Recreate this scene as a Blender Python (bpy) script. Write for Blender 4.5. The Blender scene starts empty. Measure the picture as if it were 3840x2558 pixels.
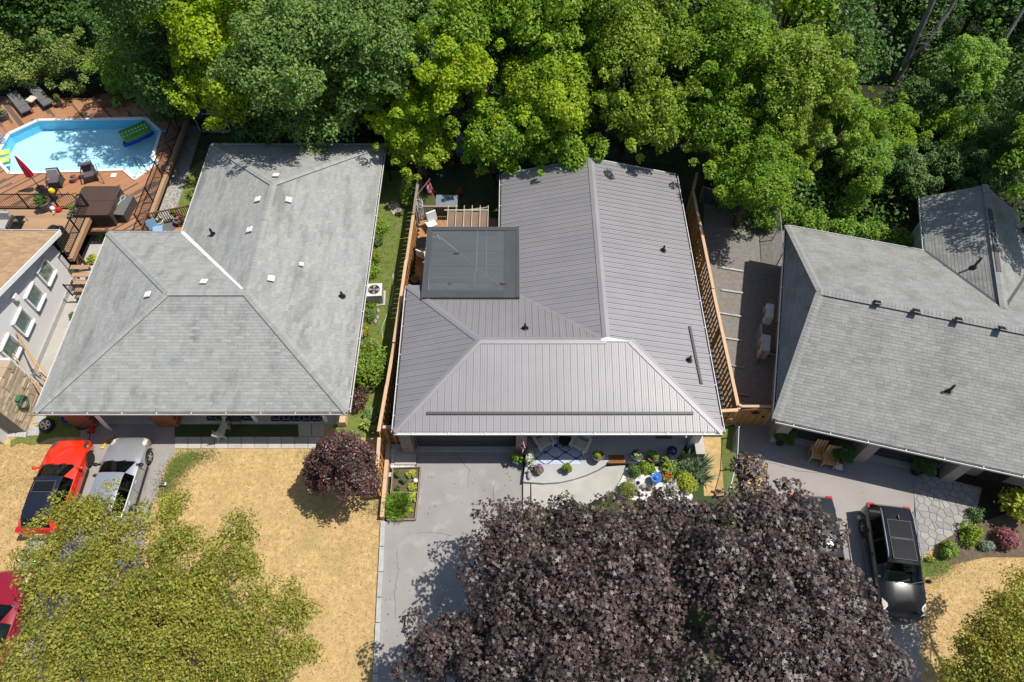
import bpy, math, random
import numpy as np
from mathutils import Vector, Matrix
R = math.radians
# ------------------------------------------------------------------ camera, world, sun, exposure
SC = bpy.context.scene
COL = SC.collection
TILT, FPX, CAMH = R(32.75), 2627.0, 30.0
cam_d = bpy.data.cameras.new('camera'); cam = bpy.data.objects.new('camera', cam_d); COL.objects.link(cam)
cam.location = (0, 0, CAMH); cam.rotation_euler = (TILT, 0, 0)
cam_d.sensor_width = 36; cam_d.lens = FPX / 3840 * 36; cam_d.clip_end = 500
SC.camera = cam
SUN = Vector((0.49, 0.075, 1.0)).normalized()          # towards the sun
W = bpy.data.worlds.new('World'); SC.world = W; W.use_nodes = True
wn = W.node_tree.nodes; wl = W.node_tree.links
sky = wn.new('ShaderNodeTexSky'); sky.sky_type = 'NISHITA'; sky.sun_disc = False
sky.sun_elevation = math.asin(SUN.z); sky.sun_rotation = math.atan2(SUN.x, SUN.y)
wn['Background'].inputs['Strength'].default_value = 0.10
wl.new(sky.outputs[0], wn['Background'].inputs['Color'])
sd = bpy.data.lights.new('sun', 'SUN'); sd.energy = 4.6; sd.angle = R(0.53); sd.color = (1.0, 0.955, 0.885)
so = bpy.data.objects.new('sun', sd); COL.objects.link(so); so.rotation_euler = SUN.to_track_quat('Z', 'Y').to_euler()
so.location = (20, 5, 40)
SC.view_settings.view_transform = 'Standard'; SC.view_settings.look = 'None'
SC.view_settings.exposure = 0.14; SC.view_settings.gamma = 1.0; SC.view_settings.use_curve_mapping = False
SC.render.engine = 'CYCLES'
SC.cycles.max_bounces = 6; SC.cycles.diffuse_bounces = 3; SC.cycles.glossy_bounces = 3
SC.cycles.transparent_max_bounces = 12; SC.cycles.transmission_bounces = 4
SC.cycles.use_denoising = True

# ------------------------------------------------------------------ helpers
CT, ST = math.cos(TILT), math.sin(TILT)
def g(px, py, z=0.0):
    """place seen at pixel (px,py) of the survey picture, at height z above the ground"""
    u, v = px - 1920.0, py - 1279.0
    t = (CAMH - z) / (FPX * CT + v * ST)
    return Vector((u * t, (FPX * ST - v * CT) * t, z))
def G(pts, z=0.0): return [g(x, y, z) for x, y in pts]
def xy(px, py, z=0.0):
    p = g(px, py, z); return (p.x, p.y)

WM = {}
def wmat(o): return WM.get(o.name, Matrix.Identity(4)) if o else Matrix.Identity(4)
class MB:
    def __init__(s): s.v = []; s.f = []
    def add(s, vs, fs):
        b = len(s.v); s.v += [tuple(v) for v in vs]; s.f += [tuple(b + i for i in f) for f in fs]; return s
    def box(s, c, d, M=None, rz=0.0):
        x, y, z = d[0] / 2, d[1] / 2, d[2] / 2
        vs = [Vector(p) for p in ((-x,-y,-z),(x,-y,-z),(x,y,-z),(-x,y,-z),(-x,-y,z),(x,-y,z),(x,y,z),(-x,y,z))]
        T = Matrix.Translation(Vector(c)) @ (M.to_4x4() if M is not None else Matrix.Rotation(rz, 4, 'Z'))
        return s.add([T @ v for v in vs], [(0,3,2,1),(4,5,6,7),(0,1,5,4),(1,2,6,5),(2,3,7,6),(3,0,4,7)])
    def beam(s, a, b, w, h, up=(0,0,1)):
        """box from a to b, w across, h along up (centred)"""
        M, L = bmat(a, b, up); return s.box((Vector(a) + Vector(b)) / 2, (L, w, h), M)
    def cyl(s, a, b, r0, r1=None, n=10, caps=True):
        a, b = Vector(a), Vector(b); r1 = r0 if r1 is None else r1
        d = (b - a); d = d.normalized() if d.length > 1e-6 else Vector((0,0,1))
        q = d.to_track_quat('Z', 'Y'); vs = []
        for p, r in ((a, r0), (b, r1)):
            for i in range(n):
                t = 2 * math.pi * i / n; vs.append(p + q @ Vector((r * math.cos(t), r * math.sin(t), 0)))
        fs = [(i, (i + 1) % n, n + (i + 1) % n, n + i) for i in range(n)]
        if caps: fs += [tuple(range(n - 1, -1, -1)), tuple(range(n, 2 * n))]
        return s.add(vs, fs)
    def tube(s, pts, rs, n=7):
        pts = [Vector(p) for p in pts]
        if not hasattr(rs, '__len__'): rs = [rs] * len(pts)
        vs = []
        for i, p in enumerate(pts):
            d = (pts[min(i + 1, len(pts) - 1)] - pts[max(i - 1, 0)])
            d = d.normalized() if d.length > 1e-6 else Vector((0,0,1))
            q = d.to_track_quat('Z', 'Y')
            for k in range(n):
                t = 2 * math.pi * k / n; vs.append(p + q @ Vector((rs[i] * math.cos(t), rs[i] * math.sin(t), 0)))
        fs = [(i * n + k, i * n + (k + 1) % n, (i + 1) * n + (k + 1) % n, (i + 1) * n + k) for i in range(len(pts) - 1) for k in range(n)]
        fs += [tuple(range(n - 1, -1, -1)), tuple(range((len(pts) - 1) * n, len(pts) * n))]
        return s.add(vs, fs)
    def lathe(s, c, prof, n=20, sx=1.0, sy=1.0):
        c = Vector(c); vs = []
        for r, z in prof:
            for k in range(n):
                t = 2 * math.pi * k / n; vs.append(c + Vector((r * sx * math.cos(t), r * sy * math.sin(t), z)))
        m = len(prof)
        fs = [(i * n + k, i * n + (k + 1) % n, (i + 1) * n + (k + 1) % n, (i + 1) * n + k) for i in range(m - 1) for k in range(n)]
        fs += [tuple(range(n - 1, -1, -1)), tuple(range((m - 1) * n, m * n))]
        return s.add(vs, fs)
    def ball(s, c, r, n=14, m=9, sq=(1,1,1)):
        prof = [(max(1e-4, math.sin(math.pi * i / m)) * r, -math.cos(math.pi * i / m) * r * sq[2]) for i in range(m + 1)]
        return s.lathe(c, prof, n, sq[0], sq[1])
    def prism(s, poly, z0, z1):
        """extrude a ground outline (x,y) between two heights; z1 may be None to use each point's own z"""
        n = len(poly); a = sum(poly[i][0] * poly[(i + 1) % n][1] - poly[(i + 1) % n][0] * poly[i][1] for i in range(n))
        P = list(poly) if a > 0 else list(poly)[::-1]
        vs = [(p[0], p[1], z0) for p in P] + [(p[0], p[1], z1) for p in P]
        return s.add(vs, [tuple(range(n - 1, -1, -1)), tuple(range(n, 2 * n))] + [(i, (i + 1) % n, n + (i + 1) % n, n + i) for i in range(n)])
    def face(s, pts): return s.add(pts, [tuple(range(len(pts)))])
    def slab(s, pts, thick):
        """flat 3-d outline given thickness downwards along its normal"""
        pts = [Vector(p) for p in pts]; nrm = pnorm(pts); n = len(pts)
        return s.add(pts + [p - nrm * thick for p in pts], [tuple(range(n)), tuple(range(2 * n - 1, n - 1, -1))] + [(i, n + i, n + (i + 1) % n, (i + 1) % n) for i in range(n)])
def pnorm(pts):
    n = Vector((0,0,0))
    for i in range(len(pts)):
        n += Vector(pts[i]).cross(Vector(pts[(i + 1) % len(pts)]))
    return n.normalized()
def bmat(a, b, up=(0,0,1)):
    a, b, up = Vector(a), Vector(b), Vector(up); x = (b - a); L = x.length; x.normalize()
    y = up.cross(x)
    y = y.normalized() if y.length > 1e-5 else Vector((0,1,0)).cross(x).normalized()
    z = x.cross(y)
    return Matrix((x, y, z)).transposed(), L
def link(o, parent):
    COL.objects.link(o)
    if parent is not None: o.parent = parent
    return o
def mk(name, mb, mat, parent=None, smooth=False, local=False, angle=35, rnd=None):
    me = bpy.data.meshes.new(name)
    W0 = wmat(parent); vs = mb.v
    if parent is not None and not local and W0 != Matrix.Identity(4):
        I = W0.inverted(); vs = [I @ Vector(v) for v in vs]
    me.from_pydata(vs, [], mb.f)
    if smooth:
        me.polygons.foreach_set('use_smooth', [True] * len(me.polygons)); me.set_sharp_from_angle(angle=R(angle))
    if rnd is not None:
        me.attributes.new('rnd', 'FLOAT', 'FACE').data.foreach_set('value', rnd)
    me.materials.append(mat); me.update()
    o = link(bpy.data.objects.new(name, me), parent); WM[o.name] = W0
    return o
UNIT = {}
def piece(name, mat, parent, M, kind='box'):
    """one piece of a set (plank, slat, block...): shares its mesh with all alike pieces"""
    key = (mat.name, kind)
    if key not in UNIT:
        mb = MB()
        if kind == 'box': mb.box((0,0,0), (1,1,1))
        elif kind == 'shingle':   # x width, y up the slope, z thickness: thick at the lower edge
            mb.add([(0,0,0),(1,0,0),(1,1,0),(0,1,0),(0,0,1),(1,0,1),(1,1,.15),(0,1,.15)], [(4,5,6,7),(0,1,5,4),(1,2,6,5),(3,0,4,7),(2,3,7,6)])
        elif kind == 'cap':
            mb.add([(-.5,0,0),(0,0,.5),(.5,0,0),(-.5,1,-.12),(0,1,.38),(.5,1,-.12),(-.5,0,-.3),(.5,0,-.3)], [(0,1,4,3),(1,2,5,4),(0,6,7,2,1)])
        me = bpy.data.meshes.new(name); me.from_pydata(mb.v, [], mb.f); me.materials.append(mat); UNIT[key] = me
    o = bpy.data.objects.new(name, UNIT[key]); link(o, parent)
    o.matrix_basis = wmat(parent).inverted() @ M if parent is not None else M
    WM[o.name] = wmat(parent)
    return o
def pbeam(name, mat, parent, a, b, w, h, up=(0,0,1)):
    M, L = bmat(a, b, up); c = (Vector(a) + Vector(b)) / 2
    return piece(name, mat, parent, Matrix.Translation(c) @ M.to_4x4() @ Matrix.Diagonal((L, w, h, 1)))
def pbox(name, mat, parent, c, d, rz=0.0):
    return piece(name, mat, parent, Matrix.Translation(Vector(c)) @ Matrix.Rotation(rz, 4, 'Z') @ Matrix.Diagonal((d[0], d[1], d[2], 1)))
def tag(o, label=None, cat=None, group=None, kind=None):
    if label: o['label'] = label
    if cat: o['category'] = cat
    if group: o['group'] = group
    if kind: o['kind'] = kind
    return o
def thing(name, label, cat, loc=(0,0,0), rz=0.0, group=None):
    o = bpy.data.objects.new(name, None); COL.objects.link(o); o.empty_display_size = .2
    o.location = loc; o.rotation_euler = (0, 0, rz)
    WM[o.name] = Matrix.Translation(Vector(loc)) @ Matrix.Rotation(rz, 4, 'Z')
    return tag(o, label, cat, group)
def struct(name, mb, mat, **k): return tag(mk(name, mb, mat, **k), kind='structure')
def dup(root, loc, rz, label, scale=None):
    def cp(o, par):
        c = o.copy(); COL.objects.link(c); c.parent = par
        if o.type != 'EMPTY': c.matrix_basis = o.matrix_basis
        for ch in o.children: cp(ch, c)
        return c
    r = cp(root, None); r.location = loc; r.rotation_euler = (0, 0, rz); r['label'] = label
    if scale: r.scale = scale
    WM[r.name] = Matrix.Translation(Vector(loc)) @ Matrix.Rotation(rz, 4, 'Z')
    return r
def clip2(poly, cl):
    """convex clip of poly by convex cl (both ccw, 2-d)"""
    out = list(poly)
    n = len(cl)
    for i in range(n):
        a, b = cl[i], cl[(i + 1) % n]; inp = out; out = []
        if not inp: return []
        def side(p): return (b[0] - a[0]) * (p[1] - a[1]) - (b[1] - a[1]) * (p[0] - a[0])
        for k in range(len(inp)):
            p, q = inp[k - 1], inp[k]; sp, sq = side(p), side(q)
            if sq >= 0:
                if sp < 0:
                    t = sp / (sp - sq); out.append((p[0] + t * (q[0] - p[0]), p[1] + t * (q[1] - p[1])))
                out.append(q)
            elif sp >= 0:
                t = sp / (sp - sq); out.append((p[0] + t * (q[0] - p[0]), p[1] + t * (q[1] - p[1])))
    return out
def parea(p): return .5 * sum(p[i][0] * p[(i + 1) % len(p)][1] - p[(i + 1) % len(p)][0] * p[i][1] for i in range(len(p)))
def ccw(p): return list(p) if parea(p) > 0 else list(p)[::-1]
def inside(p, poly):
    r = False; n = len(poly)
    for i in range(n):
        a, b = poly[i], poly[(i + 1) % n]
        if (a[1] > p[1]) != (b[1] > p[1]) and p[0] < (b[0] - a[0]) * (p[1] - a[1]) / (b[1] - a[1]) + a[0]: r = not r
    return r
def spans(o, d, polys):
    """parameter intervals of the line o+t*d inside the even-odd union of outlines"""
    ts = []
    for poly in polys:
        n = len(poly)
        for i in range(n):
            a, b = poly[i], poly[(i + 1) % n]; ex, ey = b[0] - a[0], b[1] - a[1]
            den = d[0] * ey - d[1] * ex
            if abs(den) < 1e-9: continue
            t = ((a[0] - o[0]) * ey - (a[1] - o[1]) * ex) / den; s = ((a[0] - o[0]) * d[1] - (a[1] - o[1]) * d[0]) / den
            if 0 <= s < 1: ts.append(t)
    ts.sort(); return list(zip(ts[::2], ts[1::2]))
def planks(name, mat, parent, outline, hole, z, ang, w, gap, th, lmin, lmax, rng):
    d = (math.cos(ang), math.sin(ang)); nn = (-d[1], d[0]); polys = [outline] + ([hole] if hole else [])
    offs = [p[0] * nn[0] + p[1] * nn[1] for p in outline]; s = min(offs) + w / 2
    while s < max(offs):
        for t0, t1 in spans((nn[0] * s, nn[1] * s), d, polys):
            t = t0
            while t < t1 - .05:
                e = min(t1, t + rng.uniform(lmin, lmax))
                if t1 - e < .4: e = t1
                a = Vector((nn[0] * s + d[0] * t, nn[1] * s + d[1] * t, z - th / 2 + rng.uniform(-.002, .002))); b = Vector((nn[0] * s + d[0] * (e - .006), nn[1] * s + d[1] * (e - .006), a.z))
                pbeam(name, mat, parent, a, b, w - gap, th); t = e
        s += w

# ------------------------------------------------------------------ materials
def nd(nt, t, **k):
    n = nt.nodes.new(t)
    for a, b in k.items(): setattr(n, a, b)
    return n
MATS = {}
def M_(name, c1, c2=None, scale=3.0, rough=.7, bump=0.0, bscale=60.0, rnd=0.0, metal=0.0, coat=0.0, spec=.4, detail=6.0, stretch=None, c3=None, s3=1.0, lo3=.55, hi3=.7, palette=None, lo=.35, hi=.65, world=False):
    m = bpy.data.materials.new(name); m.use_nodes = True; nt = m.node_tree; L = nt.links
    b = nt.nodes['Principled BSDF']
    b.inputs['Roughness'].default_value = rough; b.inputs['Metallic'].default_value = metal
    b.inputs['Specular IOR Level'].default_value = spec; b.inputs['Coat Weight'].default_value = coat; b.inputs['Coat Roughness'].default_value = .04
    if world: src = nd(nt, 'ShaderNodeNewGeometry').outputs['Position']
    else: src = nd(nt, 'ShaderNodeTexCoord').outputs['Object']
    oi = nd(nt, 'ShaderNodeObjectInfo'); at = nd(nt, 'ShaderNodeAttribute', attribute_name='rnd')
    ad = nd(nt, 'ShaderNodeMath', operation='ADD'); L.new(oi.outputs['Random'], ad.inputs[0]); L.new(at.outputs['Fac'], ad.inputs[1])
    fr = nd(nt, 'ShaderNodeMath', operation='FRACT'); L.new(ad.outputs[0], fr.inputs[0])
    if stretch:
        mp = nd(nt, 'ShaderNodeMapping'); mp.inputs['Scale'].default_value = stretch; L.new(src, mp.inputs['Vector']); vec = mp.outputs[0]
    else: vec = src
    col = None
    if palette:
        cr = nd(nt, 'ShaderNodeValToRGB'); cr.color_ramp.interpolation = 'CONSTANT'; el = cr.color_ramp.elements
        for i, (p, c) in enumerate(palette):
            e = el[i] if i < 2 else el.new(p)
            e.position = p; e.color = (*c, 1)
        L.new(fr.outputs[0], cr.inputs[0]); col = cr.outputs[0]
    if c2 is not None:
        nz = nd(nt, 'ShaderNodeTexNoise'); nz.inputs['Scale'].default_value = scale; nz.inputs['Detail'].default_value = detail; nz.inputs['Roughness'].default_value = .6
        L.new(vec, nz.inputs['Vector'])
        mr = nd(nt, 'ShaderNodeMapRange'); mr.inputs[1].default_value = lo; mr.inputs[2].default_value = hi; L.new(nz.outputs['Fac'], mr.inputs[0])
        mx = nd(nt, 'ShaderNodeMix', data_type='RGBA')
        if col: 
            L.new(col, mx.inputs[6]); mm = nd(nt, 'ShaderNodeMix', data_type='RGBA', blend_type='MULTIPLY'); mm.inputs[0].default_value = 1
            L.new(col, mm.inputs[6]); mm.inputs[7].default_value = (*c2, 1); L.new(mm.outputs[2], mx.inputs[7])
        else:
            mx.inputs[6].default_value = (*c1, 1); mx.inputs[7].default_value = (*c2, 1)
        L.new(mr.outputs[0], mx.inputs[0]); col = mx.outputs[2]
    if c3 is not None:
        n3 = nd(nt, 'ShaderNodeTexNoise'); n3.inputs['Scale'].default_value = s3; n3.inputs['Detail'].default_value = 5; L.new(src, n3.inputs['Vector'])
        m3 = nd(nt, 'ShaderNodeMapRange'); m3.inputs[1].default_value = lo3; m3.inputs[2].default_value = hi3; L.new(n3.outputs['Fac'], m3.inputs[0])
        x3 = nd(nt, 'ShaderNodeMix', data_type='RGBA'); L.new(m3.outputs[0], x3.inputs[0])
        if col: L.new(col, x3.inputs[6])
        else: x3.inputs[6].default_value = (*c1, 1)
        x3.inputs[7].default_value = (*c3, 1); col = x3.outputs[2]
    if rnd:
        h = nd(nt, 'ShaderNodeHueSaturation')
        if col: L.new(col, h.inputs['Color'])
        else: h.inputs['Color'].default_value = (*c1, 1)
        r2 = nd(nt, 'ShaderNodeMapRange'); r2.inputs[3].default_value = 1 - rnd; r2.inputs[4].default_value = 1 + rnd; L.new(fr.outputs[0], r2.inputs[0])
        L.new(r2.outputs[0], h.inputs['Value']); col = h.outputs[0]
    if col: L.new(col, b.inputs['Base Color'])
    else: b.inputs['Base Color'].default_value = (*c1, 1)
    if bump:
        bn = nd(nt, 'ShaderNodeTexNoise'); bn.inputs['Scale'].default_value = bscale; bn.inputs['Detail'].default_value = 4; L.new(vec, bn.inputs['Vector'])
        bp = nd(nt, 'ShaderNodeBump'); bp.inputs['Strength'].default_value = bump; bp.inputs['Distance'].default_value = .02
        L.new(bn.outputs['Fac'], bp.inputs['Height']); L.new(bp.outputs[0], b.inputs['Normal'])
    MATS[name] = m; return m
def leafmat(name, c1, c2, trans=.35, rough=.5, spec=.4, tcol=None, vlo=.75, vhi=1.25, c3=None, p3=.9):
    m = bpy.data.materials.new(name); m.use_nodes = True; nt = m.node_tree; L = nt.links; b = nt.nodes['Principled BSDF']
    a1 = nd(nt, 'ShaderNodeAttribute', attribute_name='rnd'); a2 = nd(nt, 'ShaderNodeAttribute', attribute_name='cl')
    mx = nd(nt, 'ShaderNodeMix', data_type='RGBA'); mx.inputs[6].default_value = (*c1, 1); mx.inputs[7].default_value = (*c2, 1)
    av = nd(nt, 'ShaderNodeMath', operation='ADD'); L.new(a1.outputs['Fac'], av.inputs[0]); L.new(a2.outputs['Fac'], av.inputs[1])
    hv = nd(nt, 'ShaderNodeMath', operation='MULTIPLY'); hv.inputs[1].default_value = .5; L.new(av.outputs[0], hv.inputs[0]); L.new(hv.outputs[0], mx.inputs[0])
    col = mx.outputs[2]
    if c3:
        gt = nd(nt, 'ShaderNodeMath', operation='GREATER_THAN'); gt.inputs[1].default_value = p3; L.new(a1.outputs['Fac'], gt.inputs[0])
        x3 = nd(nt, 'ShaderNodeMix', data_type='RGBA'); L.new(gt.outputs[0], x3.inputs[0]); L.new(col, x3.inputs[6]); x3.inputs[7].default_value = (*c3, 1); col = x3.outputs[2]
    h = nd(nt, 'ShaderNodeHueSaturation'); r = nd(nt, 'ShaderNodeMapRange'); r.inputs[3].default_value = vlo; r.inputs[4].default_value = vhi
    fr = nd(nt, 'ShaderNodeMath', operation='FRACT'); m7 = nd(nt, 'ShaderNodeMath', operation='MULTIPLY'); m7.inputs[1].default_value = 7.31
    L.new(a1.outputs['Fac'], m7.inputs[0]); L.new(m7.outputs[0], fr.inputs[0]); L.new(fr.outputs[0], r.inputs[0]); L.new(r.outputs[0], h.inputs['Value']); L.new(col, h.inputs['Color']); col = h.outputs[0]
    L.new(col, b.inputs['Base Color']); b.inputs['Roughness'].default_value = rough; b.inputs['Specular IOR Level'].default_value = spec
    if trans:
        t = nd(nt, 'ShaderNodeBsdfTranslucent'); tm = nd(nt, 'ShaderNodeMix', data_type='RGBA', blend_type='MULTIPLY'); tm.inputs[0].default_value = 1
        L.new(col, tm.inputs[6]); tm.inputs[7].default_value = (*(tcol or (1.5, 1.35, .5)), 1); L.new(tm.outputs[2], t.inputs['Color'])
        ms = nd(nt, 'ShaderNodeMixShader'); ms.inputs[0].default_value = trans; L.new(b.outputs[0], ms.inputs[1]); L.new(t.outputs[0], ms.inputs[2])
        L.new(ms.outputs[0], nt.nodes['Material Output'].inputs['Surface'])
    MATS[name] = m; return m
def glassmat(name, tint, gloss=.02, rough=.02, solid=None):
    """clear pane: light passes tinted, the surface mirrors by fresnel"""
    m = bpy.data.materials.new(name); m.use_nodes = True; nt = m.node_tree; L = nt.links; nt.nodes.remove(nt.nodes['Principled BSDF'])
    tr = nd(nt, 'ShaderNodeBsdfTransparent'); tr.inputs['Color'].default_value = (*tint, 1)
    gl = nd(nt, 'ShaderNodeBsdfGlossy'); gl.inputs['Roughness'].default_value = rough
    lw = nd(nt, 'ShaderNodeLayerWeight'); lw.inputs['Blend'].default_value = .5
    pw = nd(nt, 'ShaderNodeMath', operation='POWER'); pw.inputs[1].default_value = 3.5; L.new(lw.outputs['Facing'], pw.inputs[0])
    fz = nd(nt, 'ShaderNodeMath', operation='MULTIPLY_ADD'); fz.inputs[1].default_value = .75; fz.inputs[2].default_value = .045; L.new(pw.outputs[0], fz.inputs[0])
    if name == 'water':
        fz.inputs[2].default_value = .02
        tc = nd(nt, 'ShaderNodeTexCoord'); nz = nd(nt, 'ShaderNodeTexNoise'); nz.inputs['Scale'].default_value = 5; nz.inputs['Detail'].default_value = 3; L.new(tc.outputs['Object'], nz.inputs['Vector'])
        bp = nd(nt, 'ShaderNodeBump'); bp.inputs['Strength'].default_value = .25; bp.inputs['Distance'].default_value = .05; L.new(nz.outputs['Fac'], bp.inputs['Height']); L.new(bp.outputs[0], gl.inputs['Normal'])
    ms = nd(nt, 'ShaderNodeMixShader'); L.new(fz.outputs[0], ms.inputs[0]); L.new(tr.outputs[0], ms.inputs[1]); L.new(gl.outputs[0], ms.inputs[2])
    L.new(ms.outputs[0], nt.nodes['Material Output'].inputs['Surface']); MATS[name] = m; return m
m_ground = M_('forest_soil', (.022,.018,.011), (.028,.034,.012), scale=.9, rough=.95, bump=.5, bscale=14, world=True)
m_dry = M_('dry_grass', (.60,.42,.20), (.41,.265,.105), scale=4.5, rough=.95, bump=1.0, bscale=45, c3=(.37,.285,.115), s3=.75, lo3=.46, hi3=.78, lo=.38, hi=.70, world=True, detail=9)
m_green = M_('green_grass', (.10,.155,.028), (.185,.21,.05), scale=3.0, rough=.95, bump=.9, bscale=40, c3=(.2,.17,.06), s3=1.3, lo3=.58, hi3=.75, world=True)
m_yard = M_('shaded_lawn', (.035,.065,.018), (.075,.085,.028), scale=1.2, rough=.95, bump=.8, bscale=30, c3=(.12,.085,.045), s3=.7, lo3=.55, hi3=.72, world=True)  # dark green lawn; under the purple maples its tone stands in for shade
m_asph = M_('asphalt_weathered', (.315,.297,.280), (.265,.25,.238), scale=.6, rough=.9, bump=.25, bscale=150, c3=(.36,.34,.318), s3=1.6, lo3=.56, hi3=.75, world=True)
m_asph2 = M_('asphalt_pink', (.335,.308,.285), (.275,.253,.236), scale=.5, rough=.9, bump=.25, bscale=150, c3=(.24,.225,.215), s3=1.1, lo3=.66, hi3=.8, world=True)
m_gravel = M_('lane_gravel', (.17,.155,.14), (.235,.215,.195), scale=5, rough=.95, bump=.9, bscale=45, c3=(.20,.17,.12), s3=.45, lo3=.56, hi3=.70, world=True)
m_conc = M_('concrete', (.47,.445,.40), (.40,.38,.345), scale=1.2, rough=.85, bump=.15, bscale=90, rnd=.06, c3=(.33,.31,.29), s3=2.5, lo3=.66, hi3=.8, world=True)
m_porch = M_('porch_concrete', (.42,.42,.41), (.37,.37,.37), scale=.9, rough=.7, bump=.1, bscale=90, world=True)
m_soil = M_('bed_soil', (.16,.12,.08), (.10,.075,.05), scale=5, rough=.95, bump=.9, bscale=30, world=True)
m_pebb = M_('white_pebble', (.60,.585,.56), (.36,.35,.335), scale=22, rough=.8, bump=.9, bscale=35, world=True)
m_river = M_('grey_gravel', (.36,.34,.31), (.2,.19,.18), scale=16, rough=.9, bump=1.0, bscale=30, world=True, detail=3)
m_flag = M_('flagstone', (.335,.32,.30), (.265,.253,.24), scale=2.2, rough=.85, bump=.3, bscale=50, rnd=.12, world=True)
m_joint = M_('joint_dark', (.21,.20,.19), rough=.95)
m_kerb = M_('kerb_stone', (.46,.45,.43), (.36,.35,.34), scale=4, rough=.9, rnd=.12, bump=.3, bscale=70, world=True)
m_shL = M_('asphalt_shingle_grey', None, (.60,.60,.59), scale=1.5, rough=.92, bump=.35, bscale=180, stretch=(1,.22,1), lo=.48, hi=.76, rnd=.03, spec=.25,
           palette=[(0,(.305,.312,.296)),(.3,(.325,.33,.314)),(.55,(.315,.314,.298)),(.72,(.34,.335,.316)),(.84,(.29,.296,.284)),(.93,(.268,.274,.264))])
m_shR = M_('asphalt_shingle_warm', None, (.72,.72,.70), scale=.9, rough=.92, bump=.35, bscale=180, lo=.46, hi=.74, rnd=.03, spec=.25,
           palette=[(0,(.262,.264,.248)),(.35,(.28,.28,.264)),(.6,(.27,.264,.25)),(.8,(.29,.283,.266)),(.92,(.24,.238,.226))])
m_shT = M_('asphalt_shingle_tan', None, (.85,.84,.82), scale=1.2, rough=.92, bump=.3, bscale=180, rnd=.03, spec=.25,
           palette=[(0,(.40,.26,.15)),(.4,(.46,.30,.175)),(.7,(.43,.285,.165)),(.88,(.36,.23,.135))])
m_deckb = M_('roof_underlay', (.12,.12,.12), rough=.95)
m_metal = M_('metal_roof_taupe', (.272,.260,.268), (.297,.284,.291), scale=.7, bump=.10, bscale=2.2, rough=.46, rnd=.02, spec=.55, metal=.24, coat=.0)
m_metdk = M_('metal_dark', (.085,.08,.08), rough=.45)
m_flat = M_('roof_membrane', (.068,.077,.084), (.088,.097,.103), scale=1.1, rough=.55, bump=.1, bscale=20, c3=(.055,.063,.068), s3=.8, lo3=.55, hi3=.7)
m_flatlap = M_('membrane_lap', (.05,.057,.062), (.066,.073,.077), scale=3, rough=.55)
m_caulk = M_('caulk_line', (.18,.178,.175), (.10,.102,.104), scale=6, rough=.8)
m_white = M_('white_paint', (.80,.79,.77), rough=.5)
m_gutw = M_('gutter_white', (.76,.74,.71), (.60,.57,.53), scale=3, rough=.5, lo=.55, hi=.75)
m_gutdark = M_('gutter_strip', (.06,.05,.045), (.12,.095,.08), scale=9, rough=.9)
m_sidW = M_('siding_white', (.60,.58,.565), (.54,.525,.51), scale=2, rough=.5, rnd=.02)
m_sidB = M_('siding_beige', (.60,.57,.53), (.54,.51,.47), scale=2, rough=.6, rnd=.03)
m_brickR = M_('brick_orange', (.36,.13,.06), (.28,.10,.05), scale=6, rough=.85, rnd=.12)
m_brickB = M_('brick_taupe', (.33,.27,.23), (.26,.21,.18), scale=6, rough=.85, rnd=.12)
m_stone = M_('ledge_stone', (.56,.45,.31), (.43,.33,.23), scale=4, rough=.9, rnd=.26, bump=.4, bscale=40)
m_wallP = M_('wall_pink', (.42,.34,.30), (.37,.30,.27), scale=3, rough=.85)
m_black = M_('black_paint', (.012,.012,.013), rough=.4)
m_iron = M_('wrought_iron', (.018,.016,.016), rough=.5)
m_dkdoor = M_('door_dark', (.045,.05,.052), rough=.45)
m_cedar = M_('fence_cedar', (.48,.26,.085), (.36,.185,.06), scale=9, rough=.8, rnd=.17, stretch=(1,1,.12), bump=.2, bscale=60)
m_cap = M_('fence_cap_wood', (.60,.41,.26), (.50,.33,.20), scale=6, rough=.8, rnd=.12)
m_capold = M_('wood_old', (.30,.24,.18), (.22,.175,.13), scale=6, rough=.85, rnd=.14)
m_deckp = M_('deck_board', None, (.86,.86,.86), scale=7, rough=.6, rnd=.06, stretch=(.3,1,1),
            palette=[(0,(.46,.225,.115)),(.40,(.42,.20,.10)),(.70,(.155,.105,.075)),(.88,(.30,.16,.095))])
m_deckt = M_('deck_board_tan', (.43,.27,.155), (.36,.22,.125), scale=5, rough=.65, rnd=.10)
m_deckc = M_('deck_board_cedar', (.44,.24,.10), (.34,.18,.07), scale=5, rough=.7, rnd=.14)
m_beam = M_('beam_tan', (.40,.25,.14), (.33,.2,.11), scale=5, rough=.7)
m_brownw = M_('wood_stained', (.16,.075,.035), (.11,.05,.025), scale=6, rough=.7, rnd=.15)
m_redshed = M_('shed_red_wood', (.14,.035,.02), (.09,.025,.016), scale=5, rough=.8, rnd=.2)
m_bark = M_('bark', (.13,.10,.075), (.075,.06,.045), scale=9, rough=.95, bump=.8, bscale=25, stretch=(1,1,.2))
m_barkg = M_('bark_grey', (.26,.235,.20), (.15,.135,.115), scale=9, rough=.95, bump=.8, bscale=25, stretch=(1,1,.2))
m_twig = M_('twig_grey', (.28,.25,.22), rough=.9)
m_glass = glassmat('window_glass', (.84,.89,.87))
m_ghouse = glassmat('greenhouse_panel', (.72,.80,.80))
m_water = glassmat('water', (.74,.955,.995))
m_liner = M_('pool_liner', (.84,.90,.95), (.78,.87,.94), scale=2.5, rough=.5)
m_linerw = M_('pool_wall_liner', (.20,.58,.76), (.16,.52,.72), scale=8, rough=.4)
m_curtain = M_('curtain', (.58,.59,.55), (.20,.21,.20), scale=16, rough=.9, stretch=(1,3,.15), lo=.42, hi=.58)
m_wicker = M_('wicker_dark', (.085,.075,.07), (.055,.05,.047), scale=40, rough=.7, bump=.5, bscale=120)
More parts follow.
